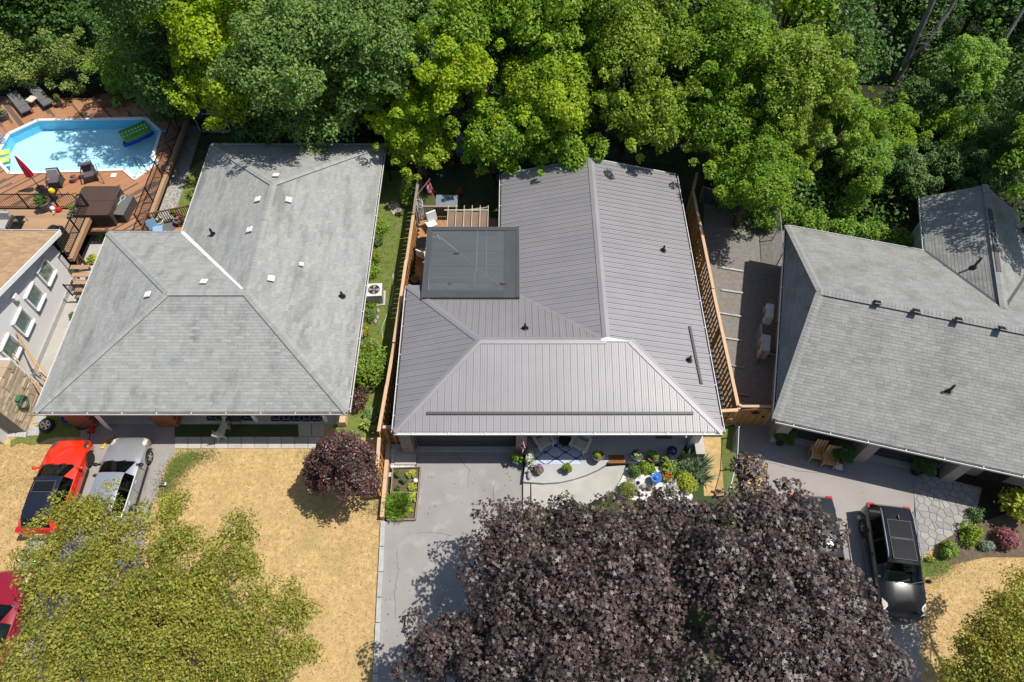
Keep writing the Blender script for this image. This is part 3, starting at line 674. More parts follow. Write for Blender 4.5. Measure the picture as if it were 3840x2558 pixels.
def gutter(house, a, b, out, mat=None, w=.115, h=.11, drop=.0, dark_strip=True):
    """open trough along the eave a-b; out points away from the house"""
    a, b, out = Vector(a), Vector(b), Vector(out).normalized(); z = Vector((0,0,1)); q = MB(); t = .014
    a = a - z * (.03 + drop); b = b - z * (.03 + drop)
    q.beam(a + out * .007 - z * h / 2, b + out * .007 - z * h / 2, t, h)
    q.beam(a + out * (w - .008) - z * (h / 2 - .005), b + out * (w - .008) - z * (h / 2 - .005), .022, h)
    q.beam(a + out * w / 2 - z * (h - .006), b + out * w / 2 - z * (h - .006), w - .03, .012)
    o = mk('gutter', q, mat or m_gutw, house)
    if dark_strip:
        q = MB(); q.beam(a + out * w / 2 - z * (h - .03), b + out * w / 2 - z * (h - .03), w - .032, .02); mk('gutter_strip', q, m_gutdark, o)  # dark strip along the bottom of the trough
    d = (b - a); n = max(2, int(d.length / 1.5)); q = MB()
    for i in range(n): p = a + d * ((i + .5) / n); q.beam(p - z * .004, p + out * w - z * .004, .025, .014)
    mk('gutter_hanger', q, m_white, o)
    return o
def soffit(house, pts, z, mat=None):
    q = MB(); q.prism([(p[0], p[1]) for p in pts], z - .03, z); return mk('soffit', q, mat or m_white, house)
def boxvent(house, F, px, py, s=.42, mat=None):
    P = F.hit(px, py, .12); a, b = (P - F.o).dot(F.u), (P - F.o).dot(F.w); q = MB()
    r = [(a - s / 2, b - s / 2), (a + s / 2, b - s / 2), (a + s / 2, b + s / 2), (a - s / 2, b + s / 2)]
    i = [(a - s * .32, b - s * .32), (a + s * .32, b - s * .32), (a + s * .32, b + s * .32), (a - s * .32, b + s * .32)]
    base = MB(); extr(base, F, i, .005, .10); v = mk('vent_neck', base, m_metdk, house)
    fl = [(a - s * .62, b - s * .45), (a + s * .62, b - s * .45), (a + s * .62, b + s * .75), (a - s * .62, b + s * .75)]
    q.add([F.at(x, y, .085) for x, y in r] + [F.at(x, y, .13) for x, y in r] + [F.at(x * .8 + a * .2, y * .8 + b * .2, .155) for x, y in r], [(3,2,1,0),(0,1,5,4),(1,2,6,5),(2,3,7,6),(3,0,4,7),(4,5,9,8),(5,6,10,9),(6,7,11,10),(7,4,8,11),(8,9,10,11)])
    o = mk('roof_vent', q, mat or m_white, house); o2 = v; return o
def pipevent(house, F, px, py, h=.38, r=.05):
    P = F.hit(px, py, .0); q = MB(); q.cyl(P - Vector((0,0,.05)), P + Vector((0,0,h)), r, r, 10); o = mk('vent_pipe', q, m_black, house, smooth=True)
    q = MB(); a, b = (P - F.o).dot(F.u), (P - F.o).dot(F.w)
    extr(q, F, [(a + .17 * math.cos(t), b + .17 * math.sin(t)) for t in [i * math.pi / 4 for i in range(8)]], .012, .03); mk('vent_flashing', q, m_whpl if F.n.dot(Vector((0,0,1))) > 2 else m_black, o)
    q = MB(); q.cyl(P + Vector((0,0,.0)), P + Vector((0,0,.12)), r * 2.0, r * 1.2, 10); mk('vent_boot', q, m_black, o)
    return o
def wallstrip(house, name, mat, a, b, z0, z1, out, step, depth=.02):
    """lapped boards between a and b from z0 to z1, each its own piece"""
    out = Vector(out).normalized(); z = z0; d = (Vector(b) - Vector(a)).normalized()
    while z < z1 - .02:
        h = min(step, z1 - z); P, Q = Vector((a[0], a[1], z + h / 2)), Vector((b[0], b[1], z + h / 2))
        up = (Vector((0,0,1)) - out * .12).normalized()
        pbeam(name, mat, house, P + out * .012, Q + out * .012, depth, h + .012, up); z += step

# ================================================================== middle house: standing-seam metal roof
house_m = thing('metal_roof_house', 'bungalow with taupe ribbed metal roof, black membrane flat roof and dark garage door', 'house', (2, 18, 0))
ze, zr = 2.7, 3.85
A, B, Cc = (-5.05,12.94,ze), (9.02,12.94,ze), (-5.10,20.76,ze); D_ = (-1.42,16.85,zr); E1 = (5.25,16.85,zr); E2 = (5.25,16.85,3.60); Fp = (4.2,16.85,zr); Gp = (4.2,28.4,zr); Hc = (-.57,28.4,ze); Ic = (8.95,28.4,ze); Jc = (-.57,20.76,ze)
mfront, mwest, mnorth, mw2, meast, meast2 = Face([A, B, E1, D_]), Face([Cc, A, D_]), Face([Jc, Cc, D_, Fp]), Face([Hc, Jc, Fp, Gp]), Face([(9.0,16.85,ze), Ic, Gp, Fp]), Face([B, (9.0,16.85,ze), E2])
for F in (mfront, mwest, mnorth, mw2, meast, meast2):
    q = MB(); q.slab([p - F.n * .012 for p in F.pts], .12); mk('roof_deck', q, m_deckb, house_m)
    xs = [p[0] for p in F.p2]; ys = [p[1] for p in F.p2]; p_ = .305; k = math.floor(min(xs) / p_)
    while k * p_ < max(xs):
        a = k * p_; q = MB(); k += 1
        for x0, x1, h0, h1 in ((a + .002, a + p_ - .002, -.008, .006), (a + .004, a + .030, .006, .034), (a + .098, a + .124, .006, .017), (a + .192, a + .218, .006, .017)):
            c = clip2([(x0, min(ys)), (x1, min(ys)), (x1, max(ys)), (x0, max(ys))], F.p2)
            if len(c) > 2 and parea(c) > 1e-4: extr(q, F, c, h0, h1)
        if q.f: mk('roof_panel', q, m_metal, house_m)
def ridgecap(house, a, b, w, mat, n1, n2, name='ridge_cap', lift=.045):
    """folded cap over the meeting of two faces with normals n1,n2"""
    a, b = Vector(a), Vector(b); d = (b - a).normalized(); q = MB(); up = (n1 + n2).normalized() * lift
    s1 = n1.cross(d).normalized(); s2 = d.cross(n2).normalized(); 
    if s1.dot(n2) < 0 and False: s1, s2 = -s1, -s2
    for s, n in ((s1, n1), (s2, n2)):
        if s.z > 0: s.negate()
        e = s * w
        P = [a + up, b + up, b + e + n * lift, a + e + n * lift]
        q.add(P + [p - n * .012 for p in P], [(0,1,2,3),(7,6,5,4),(0,4,5,1),(1,5,6,2),(2,6,7,3),(3,7,4,0)])
    return mk(name, q, mat, house)
ridgecap(house_m, A, D_, .15, m_metal, mwest.n, mfront.n, 'hip_cap'); ridgecap(house_m, Cc, D_, .15, m_metal, mwest.n, mnorth.n, 'hip_cap')
ridgecap(house_m, D_, Fp, .16, m_metal, mfront.n, mnorth.n); ridgecap(house_m, Fp, Gp, .17, m_metal, mw2.n, meast.n); ridgecap(house_m, B, E1, .16, m_metal, mfront.n, meast.n, 'hip_cap')
q = MB(); v0, v1 = Vector(Jc), Vector(Fp); d = (v1 - v0).normalized(); n = (mnorth.n + mw2.n).normalized(); s = d.cross(n)
q.add([v0 + s * .1 + n * .03, v0 - s * .1 + n * .03, v1 - s * .1 + n * .03, v1 + s * .1 + n * .03, v0 + s * .1, v0 - s * .1, v1 - s * .1, v1 + s * .1], [(0,1,2,3),(7,6,5,4),(0,4,5,1),(1,5,6,2),(2,6,7,3),(3,7,4,0)]); mk('valley_flashing', q, m_metal, house_m)
q = MB(); q.face([Vector(Fp) + Vector((-.25,.05,.055)), Vector((4.2,16.98,3.92)), Vector(E1) + Vector((.0,.06,-.10)), Vector(E1) + Vector((.0,-.08,.04)), Vector(Fp) + Vector((-.25,-.08,.05))]); 
q.v = [tuple(v) for v in q.v]; mk('ridge_flashing', q, m_white, house_m)
# eaves
Z0 = Vector((0,0,0))
for a, b, o in ((A, B, (0,-1,0)), (Cc, A, (-1,0,0)), (B, Ic, (1,0,0)), (Hc, Jc, (-1,0,0))): gutter(house_m, a, b, o, m_white, dark_strip=(o[1] != -1))
q = MB(); q.beam(Vector(Hc) + Vector((0,.01,-.05)), Vector(Gp) + Vector((0,.01,-.05)), .03, .16); q.beam(Vector(Gp) + Vector((0,.01,-.05)), Vector(Ic) + Vector((0,.01,-.05)), .03, .16); mk('rake_board', q, m_white, house_m)
q = MB(); q.beam(Vector(Cc) + Vector((0,.02,-.06)), Vector(Cc) + Vector((1.2,.02,-.06)), .03, .14); mk('fascia', q, m_metal, house_m)
soffit(house_m, [A, B, Ic, Hc, Jc, Cc], ze - .12)
# walls
q = MB(); q.prism([(-4.45,13.55),(0.1,13.55),(0.1,15.6),(8.4,15.6),(8.4,27.9),(.0,27.9),(.0,20.2),(-4.45,20.2)], 0, ze - .15); mk('wall', q, m_brickB, house_m)
gd = mk('garage_door', MB().box((-2.1,13.50,1.12), (4.5,.05,2.24)), m_dkdoor, house_m)
for i in range(4): pbox('door_panel', m_dkdoor, gd, (-2.1,13.463,.29 + i * .55), (4.42,.03,.50))
pbox('garage_sill', m_conc, house_m, (-2.1,13.36,.03), (4.6,.32,.07))
for nm, x, w in (('garage_pillar',-4.72,.52), ('garage_pillar',.42,.5)):
    for i in range(13):
        for j in (-1, 1): pbox('brick', m_brickB, house_m, (x + j * w / 4, 13.36, .1 + i * .19), (w / 2 - .012, .62, .178))
    pbox('pillar_core', m_joint, house_m, (x, 13.36, 1.25), (w - .04, .58, 2.5))
pbox('porch_pillar', m_sidB, house_m, (8.28,13.55,1.3), (.42,.42,2.5)); pbox('pillar_cap', m_conc, house_m, (8.52,13.25,.62), (.42,.9,.14)); pbox('pillar_base', m_brickB, house_m, (8.52,13.25,.28), (.36,.84,.54))
# snow guards, vents
def bar(F, p, q_, name='snow_guard'):
    a, b = F.hit(*p, .05), F.hit(*q_, .05); s = MB(); s.beam(a, b, .11, .07, F.n); s.beam(a + F.w * -.06 - F.n * .02, b + F.w * -.06 - F.n * .02, .05, .02, F.n); mk(name, s, m_metdk, house_m)
bar(mfront, (1600,1549), (2600,1549)); bar(meast, (2586,1224), (2630,1440))
for F, px, py in ((mnorth,1969,1232), (meast,2584,1352), (meast,2487,940)): pipevent(house_m, F, px, py, .36, .055)
# flat roof over the side porch
fx0, fx1, fy0, fy1, fz = -4.27, .36, 19.72, 24.15, 3.14
fr = mk('flat_roof', MB().box(((fx0 + fx1) / 2, (fy0 + fy1) / 2, fz - .12), (fx1 - fx0, fy1 - fy0, .24)), m_flat, house_m)
for x0, x1, y0, y1, h, nm in ((fx0,fx0+.24,fy0,fy1,.035,'membrane_edge'), (fx0,fx1,fy1-.24,fy1,.045,'membrane_edge'), (fx1-.75,fx1,fy0,fy1-.24,.02,'membrane_lap'), (fx0+.24,fx1-.75,fy0,fy0+.42,.028,'membrane_lap'), (fx1-.16,fx1,fy0,fy1,.05,'membrane_edge')):
    pbox(nm, m_flatlap, fr, ((x0 + x1) / 2, (y0 + y1) / 2, fz + h / 2), (x1 - x0, y1 - y0, h))
for i in range(1, 4): pbox('membrane_strip', m_flat, fr, ((fx0 + fx1) / 2 - .2, fy0 + .4 + i * .98, fz + .003), (fx1 - fx0 - 1.0, .955, .006 + .002 * i))
def caulk(p, q_, w=.03): pbeam('caulk_line', m_caulk, fr, Vector((*xy(*p, fz), fz + .014)), Vector((*xy(*q_, fz), fz + .014)), w, .012)
for p, q_, w in (((1640,880),(1650,900),.1), ((1652,892),(1722,948),.07), ((1722,948),(1784,1002),.03), ((1784,1002),(1840,1048),.035), ((1840,1048),(1878,1074),.03), ((1790,858),(1786,1020),.04), ((1825,862),(1824,1030),.03), ((1606,1044),(1825,1043),.025), ((1616,880),(1606,1090),.04), ((1612,957),(1730,956),.02), ((1618,876),(1650,874),.05), ((1614,890),(1648,889),.06), ((1780,1020),(1781,1105),.03), ((1607,1032),(1782,1031),.015)): caulk(p, q_, w)
for px, py in ((1712,947),(1888,1060)):
    c = xy(px, py, fz + .08); pbox('roof_drain', m_metdk, fr, (*c, fz + .05), (.22,.12,.09), .2)
pbox('patch', m_flatlap, fr, (*xy(1687,1064,fz), fz + .016), (.16,.16,.012))
q = MB(); q.cyl((-4.1,24.0,0), (-4.1,24.0,fz - .2), .07); q.cyl((-4.1,19.9,0), (-4.1,19.9,fz - .2), .07); mk('porch_post', q, m_brownw, house_m)
q = MB(); q.beam((fx0 - .02, fy0, fz - .1), (fx0 - .02, fy1, fz - .1), .03, .22); q.beam((fx0, fy1 + .02, fz - .1), (fx1, fy1 + .02, fz - .1), .03, .22); mk('drip_edge', q, m_steel, house_m)

# ================================================================== left house: grey shingle L-shaped hip roof
house_l = thing('grey_shingle_house', 'L-shaped bungalow with pale grey shingle hip roof and white square vents', 'house', (-13, 20, 0))
zr = 4.45
a_, b_, c_, d_, e_, e2 = (-20.75,13.9,ze), (-7.16,13.9,ze), (-7.22,30.75,ze), (-16.95,30.75,ze), (-16.95,24.2,ze), (-20.75,24.2,ze)
fa, jj, ba = (-15.6,19.05,zr), (-12.08,19.05,zr), (-12.08,25.9,zr)
lf, le, lb, lw, ln, lwf = Face([a_, b_, jj, fa]), Face([b_, c_, ba, jj]), Face([c_, d_, ba]), Face([d_, e_, jj, ba]), Face([e_, e2, fa, jj]), Face([e2, a_, fa])
shingle_roof(house_l, [lf, le, lb, lw, ln, lwf], m_shL, [(a_, fa), (e2, fa), (b_, jj), (c_, ba), (d_, ba), (fa, jj), (jj, ba)])
v0, v1 = Vector(e_), Vector(jj); d = (v1 - v0).normalized(); n = (ln.n + lw.n).normalized(); s = d.cross(n).normalized(); q = MB()
q.add([v0 + s * .09 + n * .045, v0 - s * .09 + n * .045, v1 - s * .05 + n * .045, v1 + s * .05 + n * .045, v0 + s * .09, v0 - s * .09, v1 - s * .05, v1 + s * .05], [(0,1,2,3),(7,6,5,4),(0,4,5,1),(1,5,6,2),(2,6,7,3),(3,7,4,0)]); mk('valley_flashing', q, m_white, house_l)
for a, b, o in ((a_, b_, (0,-1,0)), (b_, c_, (1,0,0)), (e2, a_, (-1,0,0)), (d_, e_, (-1,0,0)), (c_, d_, (0,1,0)), (e_, e2, (0,1,0))): gutter(house_l, a, b, o)
soffit(house_l, [a_, b_, c_, d_, e_, e2], ze - .12)
for F, px, py in ((lb,1034,655), (lw,965,746), (le,1083,748), (lw,934,860), (le,1017,1043), (ln,764,1054), (lwf,552,1103)): boxvent(house_l, F, px, py, .31, m_gutw)
boxvent(house_l, le, 1130, 990, .22, m_gutw)
pipevent(house_l, lw, 798, 880, .4, .06); pipevent(house_l, le, 1284, 1112, .34, .06)
q = MB(); q.prism([(-20.1,15.55),(-7.8,15.55),(-7.8,30.2),(-16.3,30.2),(-16.3,23.6),(-20.1,23.6)], 0, ze - .15); mk('wall', q, m_sidB, house_l)
wallstrip(house_l, 'siding_board', m_sidB, (-7.79,15.55), (-7.79,30.2), .25, ze - .16, (1,0,0), .2)
pbox('foundation', m_kerb, house_l, (-7.80,22.9,.12), (.09,14.7,.24))
q = MB(); q.box((-18.0,15.50,1.1), (2.6,.05,2.2)); mk('front_door', q, m_dkdoor, house_l)
for x, w in ((-15.2,1.6), (-11.5,2.4)):
    wdw = mk('window', MB().box((x,15.52,1.5), (w,.05,1.1)), m_white, house_l); mk('pane', MB().box((x,15.485,1.5), (w - .14,.02,.96)), m_glass, wdw)
pbox('porch_slab', m_conc, house_l, (-14.0,15.1,.09), (12.2,.98,.18))
for px, w in ((300,1.15), (612,1.0)):       # orange brick piers of the porch
    x = g(px + 30, 1585).x
    for i in range(14):
        for j in range(3): pbox('brick', m_brickR, house_l, (x - w / 3 + j * w / 3 + (.05 if i % 2 else -.05), 14.72, .09 + i * .178), (w / 3 - .012, .5, .166))
for px in (968, 1228):                        # slim white porch posts
    c = g(px, 1578); pbox('porch_post', m_white, house_l, (c.x, 14.72, 1.38), (.14,.14,2.4))
q = MB(); q.beam((-18.9,14.3,.15), (-18.6,14.2,2.4), .03, .36); mk('downspout', q, m_white, house_l)
dn = MB(); dn.box((-7.2,30.55,1.3), (.08,.06,2.4)); mk('downspout', dn, m_black, house_l)

# ================================================================== far-left house: brown shingles, white siding gable
house_t = thing('white_siding_house', 'house with tan shingle roof and white siding gable wall with four windows', 'house', (-26, 19, 0))
tn, tr_ = 24.05, 18.4
zt, ztr = 3.0, 3.0 + (24.05 - 18.4) * .335
tb = Face([(-23.1,tn,zt), (-33,tn,zt), (-33,tr_,ztr), (-23.1,tr_,ztr)]); tf_ = Face([(-33,12.8,zt), (-23.1,12.8,zt), (-23.1,tr_,ztr), (-33,tr_,ztr)])
shingle_roof(house_t, [tb], m_shT, [], n_single=250)
q = MB(); q.slab(tf_.pts, .12); mk('roof_slope', q, m_shT, house_t)
q = MB()
for a, b in (((-23.06,tn,zt), (-23.06,tr_,ztr)), ((-23.06,12.8,zt), (-23.06,tr_,ztr))): q.beam(Vector(a) - Vector((0,0,.09)), Vector(b) - Vector((0,0,.09)), .05, .24)
mk('rake_board', q, m_white, house_t)
gutter(house_t, (-33,tn,zt), (-23.1,tn,zt), (0,1,0), m_white)
q = MB(); q.prism([(-33,13.6),(-23.6,13.6),(-23.6,23.6),(-33,23.6)], 0, 2.85); gz = lambda y: zt - .14 + (tn - y) * .335 if y > tr_ else zt - .14 + (y - 12.8) * .335
q.add([(-23.6,13.6,2.85),(-23.6,23.6,2.85),(-23.6,tr_,gz(tr_)),(-33,13.6,2.85),(-33,23.6,2.85),(-33,tr_,gz(tr_))], [(0,1,2),(0,2,5,3),(1,4,5,2)]); mk('wall', q, m_sidW, house_t)
z = .3
while z < 4.5:
    y0, y1 = 16.45, 23.62
    if z > 2.6:
        k = (z + .13 - (zt - .14)) / .335; y1 = min(y1, tn - k); y0 = max(16.45, 12.8 + k)
    if y1 - y0 > .3:
        pbeam('siding_board', m_sidW, house_t, Vector((-23.588, y0, z + .055)), Vector((-23.588, y1, z + .055)), .026, .118, (Vector((0,0,1)) - Vector((.28,0,0))).normalized())
    z += .112
pbox('foundation', m_kerb, house_t, (-23.56,20,.15), (.12,7.2,.3))
for px, py in ((166,1020), (124,1112), (80,1208), (34,1305)):
    P = g(px, py, 1.55); y = Vector((-23.6,0,0)); 
    t = (-23.58) / (g(px, py, 0).x) ; c = Vector((0,0,CAMH)); d = g(px, py, 0) - c; H = c + d * t
    wn_ = mk('window', MB().box((-23.56,H.y,H.z), (.09,1.0,1.05)), m_white, house_t)
    mk('curtain', MB().box((-23.535,H.y,H.z), (.06,.82,.86)), m_curtain, wn_)
    mk('pane', MB().box((-23.497,H.y,H.z), (.012,.84,.88)), m_glass, wn_)
    mk('sill', MB().box((-23.46,H.y,H.z - .5), (.2,1.06,.06)), m_white, wn_)
    q = MB(); q.box((-23.48,H.y,H.z + .5), (.1,1.06,.08)); q.box((-23.48,H.y - .49,H.z), (.1,.08,1.0)); q.box((-23.48,H.y + .49,H.z), (.1,.08,1.0)); mk('casing', q, m_white, wn_)
pbox('dryer_hood', m_white, house_t, (-23.45,19.6,3.35), (.22,.3,.26))
r = random.Random(5)                           # ledge-stone veneer on the front corner
z = .0
while z < 2.7:
    y = 14.2 - r.random() * .2; h = r.choice((.12,.16,.2))
    while y < 16.5:
        L = r.uniform(.28, .6); y1 = min(16.5, y + L)
        if y1 - y > .1: pbox('ledge_stone', m_stone, house_t, (-23.05 + r.uniform(-.035,.035), max(14.2, y) / 2 + y1 / 2, z + h / 2), (.5, y1 - max(14.2, y) - .012, h - .012))
        y += L
    z += h
pbox('stone_wall_core', m_joint, house_t, (-24.5,15.3,1.35), (3.3,2.2,2.7)); pbox('parapet', m_white, house_t, (-23.3,16.56,1.6), (.9,.12,2.3))

# ================================================================== right house, turned about 14 degrees
AZ = R(-14.5); ex, ey = Vector((math.cos(AZ), math.sin(AZ), 0)), Vector((-math.sin(AZ), math.cos(AZ), 0)); O = Vector((11.4,13.52,0))
def rp(a, b, z): return O + ex * a + ey * b + Vector((0,0,z))
house_r = thing('rotated_shingle_house', 'grey shingle house set at an angle with four black roof vents along its ridge', 'house', rp(8,6,0))
zr = 4.8
rf, rw, rn_ = Face([rp(0,0,ze), rp(17,0,ze), rp(17,5.75,zr), rp(1.0,5.75,zr)]), Face([rp(0,11.5,ze), rp(0,0,ze), rp(1.0,5.75,zr)]), Face([rp(17,11.5,ze), rp(0,11.5,ze), rp(1.0,5.75,zr), rp(17,5.75,zr)])
ww, we = Face([rp(6.82,15.35,ze), rp(6.82,11.5,ze), rp(9.25,7.39,4.2), rp(9.25,15.35,4.2)]), Face([rp(11.7,11.5,ze), rp(11.7,15.35,ze), rp(9.25,15.35,4.2), rp(9.25,7.39,4.2)])
def in_wing(P):
    a, b = (P - O).dot(ex), (P - O).dot(ey); t = (b - 7.39) / 4.11; return b > 7.5 and abs(a - 9.25) < 2.43 * t - .05
shingle_roof(house_r, [rf, rw, rn_, ww, we], m_shR, [(rp(0,0,ze), rp(1.0,5.75,zr)), (rp(0,11.5,ze), rp(1.0,5.75,zr)), (rp(1.0,5.75,zr), rp(16,5.75,zr)), (rp(9.25,15.35,4.2), rp(9.25,7.39,4.2))], skip={2: in_wing})
for e0, e1 in (((6.82,11.5,ze), (9.25,7.39,4.2)), ((11.7,11.5,ze), (9.25,7.39,4.2))):
    v0, v1 = rp(*e0), rp(*e1); q = MB(); q.beam(v0 + Vector((0,0,.03)), v1 + Vector((0,0,.03)), .16, .02); mk('valley_flashing', q, m_metdk, house_r)
for a, b, o in ((rp(0,0,ze), rp(17,0,ze), -ey), (rp(0,11.5,ze), rp(0,0,ze), -ex), (rp(0,11.5,ze), rp(6.8,11.5,ze), ey), (rp(6.82,15.35,ze), rp(6.82,11.5,ze), -ex)): gutter(house_r, a, b, o)
soffit(house_r, [rp(0,0,0), rp(17,0,0), rp(17,11.5,0), rp(0,11.5,0)], ze - .12); soffit(house_r, [rp(6.82,11.5,0), rp(11.7,11.5,0), rp(11.7,15.35,0), rp(6.82,15.35,0)], ze - .13)
q = MB(); q.prism([rp(.5,.95,0)[:2], rp(17,.95,0)[:2], rp(17,11,0)[:2], rp(.5,11,0)[:2]], 0, ze - .15); mk('wall', q, m_wallP, house_r)
q = MB(); q.prism([rp(7.3,11,0)[:2], rp(11.2,11,0)[:2], rp(11.2,14.9,0)[:2], rp(7.3,14.9,0)[:2]], 0, ze - .16); mk('wing_wall', q, m_sidW, house_r)
for b in (11.75, 13.0, 14.2):
    M = Matrix.Rotation(AZ, 3, 'Z'); w_ = mk('window', MB().box(rp(7.27,b,1.5), (.08,1.0,1.3), M), m_white, house_r); mk('pane', MB().box(rp(7.22,b,1.5), (.02,.84,1.12), M), m_glass, w_)
for px, py in ((3292,1134), (3438,1166), (3597,1198), (3760,1232)): boxvent(house_r, rn_, px, py, .30, m_black)
pipevent(house_r, ww, 3648, 1005, .75, .06); pipevent(house_r, rf, 3556, 1468, .55, .06)
M = Matrix.Rotation(AZ, 3, 'Z')
for a, w in ((2.6,3.0), (6.4,3.0)):
    gd = mk('garage_door', MB().box(rp(a,.90,1.1), (w,.06,2.2), M), m_black, house_r)
    for i in range(4): mk('door_panel', MB().box(rp(a,.86,.29 + i * .54), (w - .1,.03,.49), M), m_dkdoor, gd)
    pbox('garage_sill', m_conc, house_r, rp(a,.72,.03), (w + .1,.3,.07), AZ)
for a in (.75, 4.5, 8.3): pbox('garage_pillar', m_wallP, house_r, rp(a,.62,1.27), (.5,.62,2.54), AZ)
pbox('front_door', m_dkdoor, house_r, rp(10.2,.90,1.05), (1.0,.06,2.1), AZ)
q = MB(); q.beam(rp(9.25,9.5,4.26), rp(9.25,13.6,4.26), .2, .04); mk('ridge_vent', q, m_metdk, house_r)
# ------------------------------------------------------------------ fences
def board_fence(name, label, pts, h, cat='fence', step=.15, cap=None, old_to=0, mat=None, seed=1, h_of=None, facecap=.15):
    f = thing(name, label, cat, (*pts[len(pts) // 2], 0)); r = random.Random(seed); P = [Vector((*p, 0)) for p in pts]; mat = mat or m_cedar
    run = 0.0; k = 0
    for a, b in zip(P, P[1:]):
        d = b - a; L = d.length; d.normalize(); n = Vector((-d.y, d.x, 0)); np_ = max(1, round(L / 2.35)); pl = L / np_
        for i in range(np_):
            s0, s1 = a + d * (i * pl), a + d * ((i + 1) * pl); hh = h + r.choice((-.05, 0, .05)); mm = (cap or m_cap)
            pbox('post', mm, f, (s0.x, s0.y, hh / 2), (.09,.09,hh), math.atan2(d.y, d.x))
            for z in (.35, hh * .5, hh - .22): pbeam('rail', mat, f, s0 + Vector((0,0,z)), s1 + Vector((0,0,z)), .04, .09)
            pbeam('cap_board', mm, f, s0 + d * -.02 + Vector((0,0,hh + .015)), s1 + d * .0 + Vector((0,0,hh + .015)), facecap, .035)
            nb = int(pl / step)
            for j in range(nb):
                p = s0 + d * ((j + .5) * pl / nb) + n * (.04 if k % 2 else -.04); k += 1
                pbox('fence_board', mat, f, (p.x, p.y, hh / 2 + .02), (step * .9, .02, hh - .08), math.atan2(d.y, d.x))
    return f
fl = board_fence('board_fence', 'tall cedar board fence on the left of the metal-roofed house', [(-5.34,26.2),(-5.45,23.0),(-5.62,18.0),(-5.88,13.35)], 1.85, seed=3, step=.15)
flo = board_fence('board_fence', 'weathered grey-brown fence section in the shade of the back garden', [(-5.18,33.0),(-5.33,26.3)], 1.85, cap=m_capold, mat=m_capold, seed=4, step=.3)
fls = board_fence('board_fence', 'low cedar fence section stepping down between plum tree and planting bed', [(-5.90,13.2),(-5.80,10.95)], 1.45, seed=5, step=.17)
frr = board_fence('board_fence', 'long cedar shadowbox fence between metal-roofed house and gravel lane', [(10.42,29.3),(10.03,28.0),(10.08,21.2),(10.2,14.45)], 1.9, seed=6, step=.148)
fg = board_fence('fence_return', 'short cedar fence panel closing the gap beside the garage', [(-5.72,13.62),(-4.98,13.62)], 1.8, seed=8, step=.145)
fg2 = board_fence('fence_return', 'short cedar panel joining the long fence to the diamond-window gate', [(9.15,14.35),(10.15,14.42)], 1.85, seed=9, step=.145)
gate = thing('garden_gate', 'solid wooden gate with a diamond window and curved top rail', 'gate', (11.1,14.55,0))
for i in range(11): pbox('gate_board', m_cedar, gate, (10.34 + i * .135, 14.55, .88), (.128,.03,1.62))
for x in (10.24, 11.86): pbox('gate_post', m_cap, gate, (x, 14.58, 1.0), (.11,.11,2.05))
pbeam('top_rail', m_cap, gate, (10.3,14.58,1.9), (11.82,14.58,1.9), .12, .05)
q = MB(); q.tube([(10.4 + 1.3 * t, 14.52, 1.66 + .12 * math.sin(math.pi * t)) for t in [i / 8 for i in range(9)]], .025, 6); mk('arched_rail', q, m_cap, gate)
q = MB(); q.add([(10.9,14.525,1.4),(11.1,14.525,1.22),(11.3,14.525,1.4),(11.1,14.525,1.58),(10.9,14.50,1.4),(11.1,14.50,1.22),(11.3,14.50,1.4),(11.1,14.50,1.58)], [(4,5,6,7),(0,1,5,4),(1,2,6,5),(2,3,7,6),(3,0,4,7)]); mk('diamond_window', q, m_black, gate)
q = MB(); q.box((11.55,14.51,1.0), (.12,.05,.06)); mk('latch', q, m_black, gate)
pbox('gate_sign', m_galv, gate, (11.7,14.50,1.5), (.2,.02,.12))
sl = thing('sleeper_edging', 'pale timber sleeper wall edging the raised planting bed', 'edging', (-5.4,12,0))
for i in range(4): pbeam('timber', m_cap, sl, Vector((*xy(1461 - 6 * i, 1662 + 72 * i), .22)), Vector((*xy(1461 - 6 * (i + 1), 1662 + 72 * (i + 1) - 1), .22)), .17, .34)
def railing(name, label, pts, z, h, mat, cat='railing', step=.115, pic=.018, post=.06, rail=.035, posts_at=1.8, wood=False):
    f = thing(name, label, cat, (*pts[0], z)); P = [Vector((*p, z)) for p in pts]
    for a, b in zip(P, P[1:]):
        d = b - a; L = d.length; d.normalize(); az = math.atan2(d.y, d.x); n = max(1, round(L / posts_at))
        for i in range(n + 1):
            p = a + d * (L * i / n); pbox('post', mat, f, (p.x, p.y, z + h / 2 + .03), (post, post, h + .06), az)
        pbeam('top_rail', mat, f, a + Vector((0,0,h)), b + Vector((0,0,h)), rail * 1.5, rail); pbeam('bottom_rail', mat, f, a + Vector((0,0,.1)), b + Vector((0,0,.1)), rail, rail)
        k = int(L / step)
        for i in range(1, k):
            p = a + d * (L * i / k); pbox('picket', mat, f, (p.x, p.y, z + h / 2 + .04), (pic, pic, h - .1), az)
    return f
